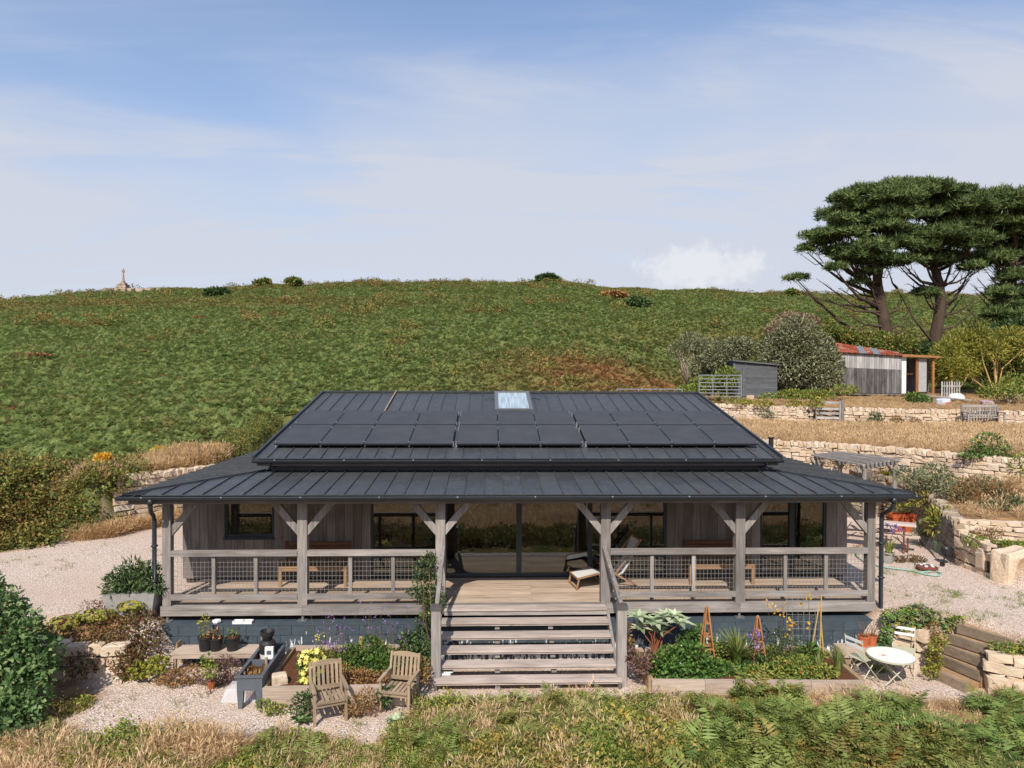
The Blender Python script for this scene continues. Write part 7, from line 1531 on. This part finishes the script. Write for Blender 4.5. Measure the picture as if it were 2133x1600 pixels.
k = K_ = (t1 | t2 | t3) & (d2 > .35) & in_view(x, y, .5) & (RNG.random(len(x)) < np.where(t3, .55, np.where(t2, .95, np.where(y < 7, .3, .5)))) & (vnoise(x, y, 1.6) + .5 * RNG.random(len(x)) > np.where(t3, .55, .35)); x, y = x[k], y[k]
put('terrace_grass', x, y, RNG.uniform(.6, 1.2, len(x)) * np.where(inside(POLY_T3, x, y), .4, .85) * np.clip(.45 + .4 * d2[k], .45, 1), .25 + .6 * vnoise(x, y, 2.2) * RNG.random(len(x)) + .2 * inside(POLY_T3, x, y), DRY, 5, 'tall straw-coloured grass on the stone terraces', 'dry grass', -.02, .2)
x, y = rnd_pts(5200, -14.5, -7.9, 6.2, 11.6); ih = inside(POLY_HILL, x, y); dl = dist_poly(W_LEFT, x, y, False); k = (ih & (dl > .3) & (dl < 2.1) & (y > 7.4)) | (~ih & (dist_poly(POLY_HILL, x, y) < .5 + .3 * vnoise(x, y, .6)) & (x > -13.2) & (dl > .1)); x, y = x[k], y[k]
put('wall_top_grass', x, y, RNG.uniform(.6, 1.2, len(x)), .5 + .5 * RNG.random(len(x)), DRY, 5, 'brown dry grass along the tall retaining wall', 'dry grass', -.02, .2)
# brambles
x, y = rnd_pts(2600, -22, -11.6, -1, 9.8); dh = dist_poly(POLY_HILL, x, y); k = inside(POLY_HILL, x, y) & (dh < 4.6) & (dist_poly(W_LEFT, x, y, False) > .3) & in_view(x, y, 1.5); x, y = x[k], y[k]
put('bramble_bank', x, y, RNG.uniform(.6, 1.4, len(x)) * (.55 + .9 * vnoise(x, y, 1.4)), np.clip(vnoise(x + 9, y, 1.0) * 1.8 - .7, 0, 1), BNK, 5, 'tangled bank of brambles left of the gravel yard', 'brambles', -.05, .3)
x, y = rnd_pts(3600, -9, 4.6, -5.0, -1.95); gm = gravel_mask(x, y); w = vnoise(x + 7, y, .9); k = (gm < .25) & (w + .3 * RNG.random(len(x)) > np.where(x > -2.0, .30, .52)); x, y = x[k], y[k]
put('foreground_brambles', x, y, RNG.uniform(.35, .75, len(x)) * (.35 + 1.0 * vnoise(x + 3, y, .8)), np.clip(vnoise(x, y, .6) * 1.3 - .5, 0, 1), BRM, 5, 'low yellow-green brambles in the near foreground', 'brambles', -.03, .3)
x, y = rnd_pts(900, -13.2, -8.6, 6.6, 17.4); dl = dist_poly(POLY_HILL, x, y); k = (inside(POLY_HILL, x, y) & (dl < 1.0) & ((y > 10.2) | (x < -11.7))); x, y = x[k], y[k]
put('bank_edge_brambles', x, y, RNG.uniform(.5, .95, len(x)), .3 * RNG.random(len(x)), BNK, 5, 'brambles growing along the steep edge behind the house roof', 'brambles', -.05, .3)
x, y = rnd_pts(700, 8.5, 26, 3.4, 24); k = (inside(POLY_T1, x, y) | inside(POLY_T2, x, y) | inside(POLY_T3, x, y)) & (vnoise(x, y, 1.4) > .62) & (np.minimum(dist_poly(W2, x, y, False), dist_poly(W1, x, y, False)) > .4); x, y = x[k], y[k]
put('terrace_weeds', x, y, RNG.uniform(.3, .85, len(x)) * np.where(inside(POLY_T3, x, y), .6, 1), RNG.random(len(x)), BNK, 5, 'weeds and low brambles dotted through the terrace grass', 'weeds', -.03, .3)
# weeds in the gravel
x1, y1 = rnd_pts(420, 7.3, 11.0, -2.0, 3.0); k1 = inside(POLY_YARD, x1, y1) & (vnoise(x1, y1, .8) + .25 * RNG.random(420) > .66)
x2, y2 = rnd_pts(300, -13.5, -7.8, .0, 7.0); k2 = inside(POLY_YARD, x2, y2) & (vnoise(x2, y2, .9) > .8)
x3, y3 = rnd_pts(160, -7.2, -2.2, -3.1, -.9); k3 = (vnoise(x3, y3, .7) > .72)
x = np.concatenate([x1[k1], x2[k2], x3[k3]]); y = np.concatenate([y1[k1], y2[k2], y3[k3]]); put('gravel_weeds', x, y, RNG.uniform(.35, .9, len(x)), RNG.random(len(x)), GRT, 4, 'small weeds scattered through the gravel', 'weeds', -.01, .3)
# the rough field below the house (seen mirrored in the windows)
x, y = rnd_pts(5200, -40, 40, -70, -10); put('field_grass', x, y, RNG.uniform(1.2, 2.6, len(x)), RNG.random(len(x)) * .9, DRY, 5, 'dry grass of the rough field below the house', 'dry grass', -.02, .25)
x, y = rnd_pts(420, -16, 16, -9.5, -6.2); k = vnoise(x, y, 2.2) > .35; x, y = x[k], y[k]; put('field_brambles', x, y, RNG.uniform(.7, 1.15, len(x)), RNG.random(len(x)) * .9, BRB, 3, 'brambles on the slope below the picture', 'brambles', -.05, .3)
x, y = rnd_pts(500, -60, 60, -85, -42); put('field_edge_scrub', x, y, RNG.uniform(4, 8, len(x)), RNG.random(len(x)) * .25, BRM, 5, 'green scrub along the far edge of the lower field', 'scrub', -.2, .3)
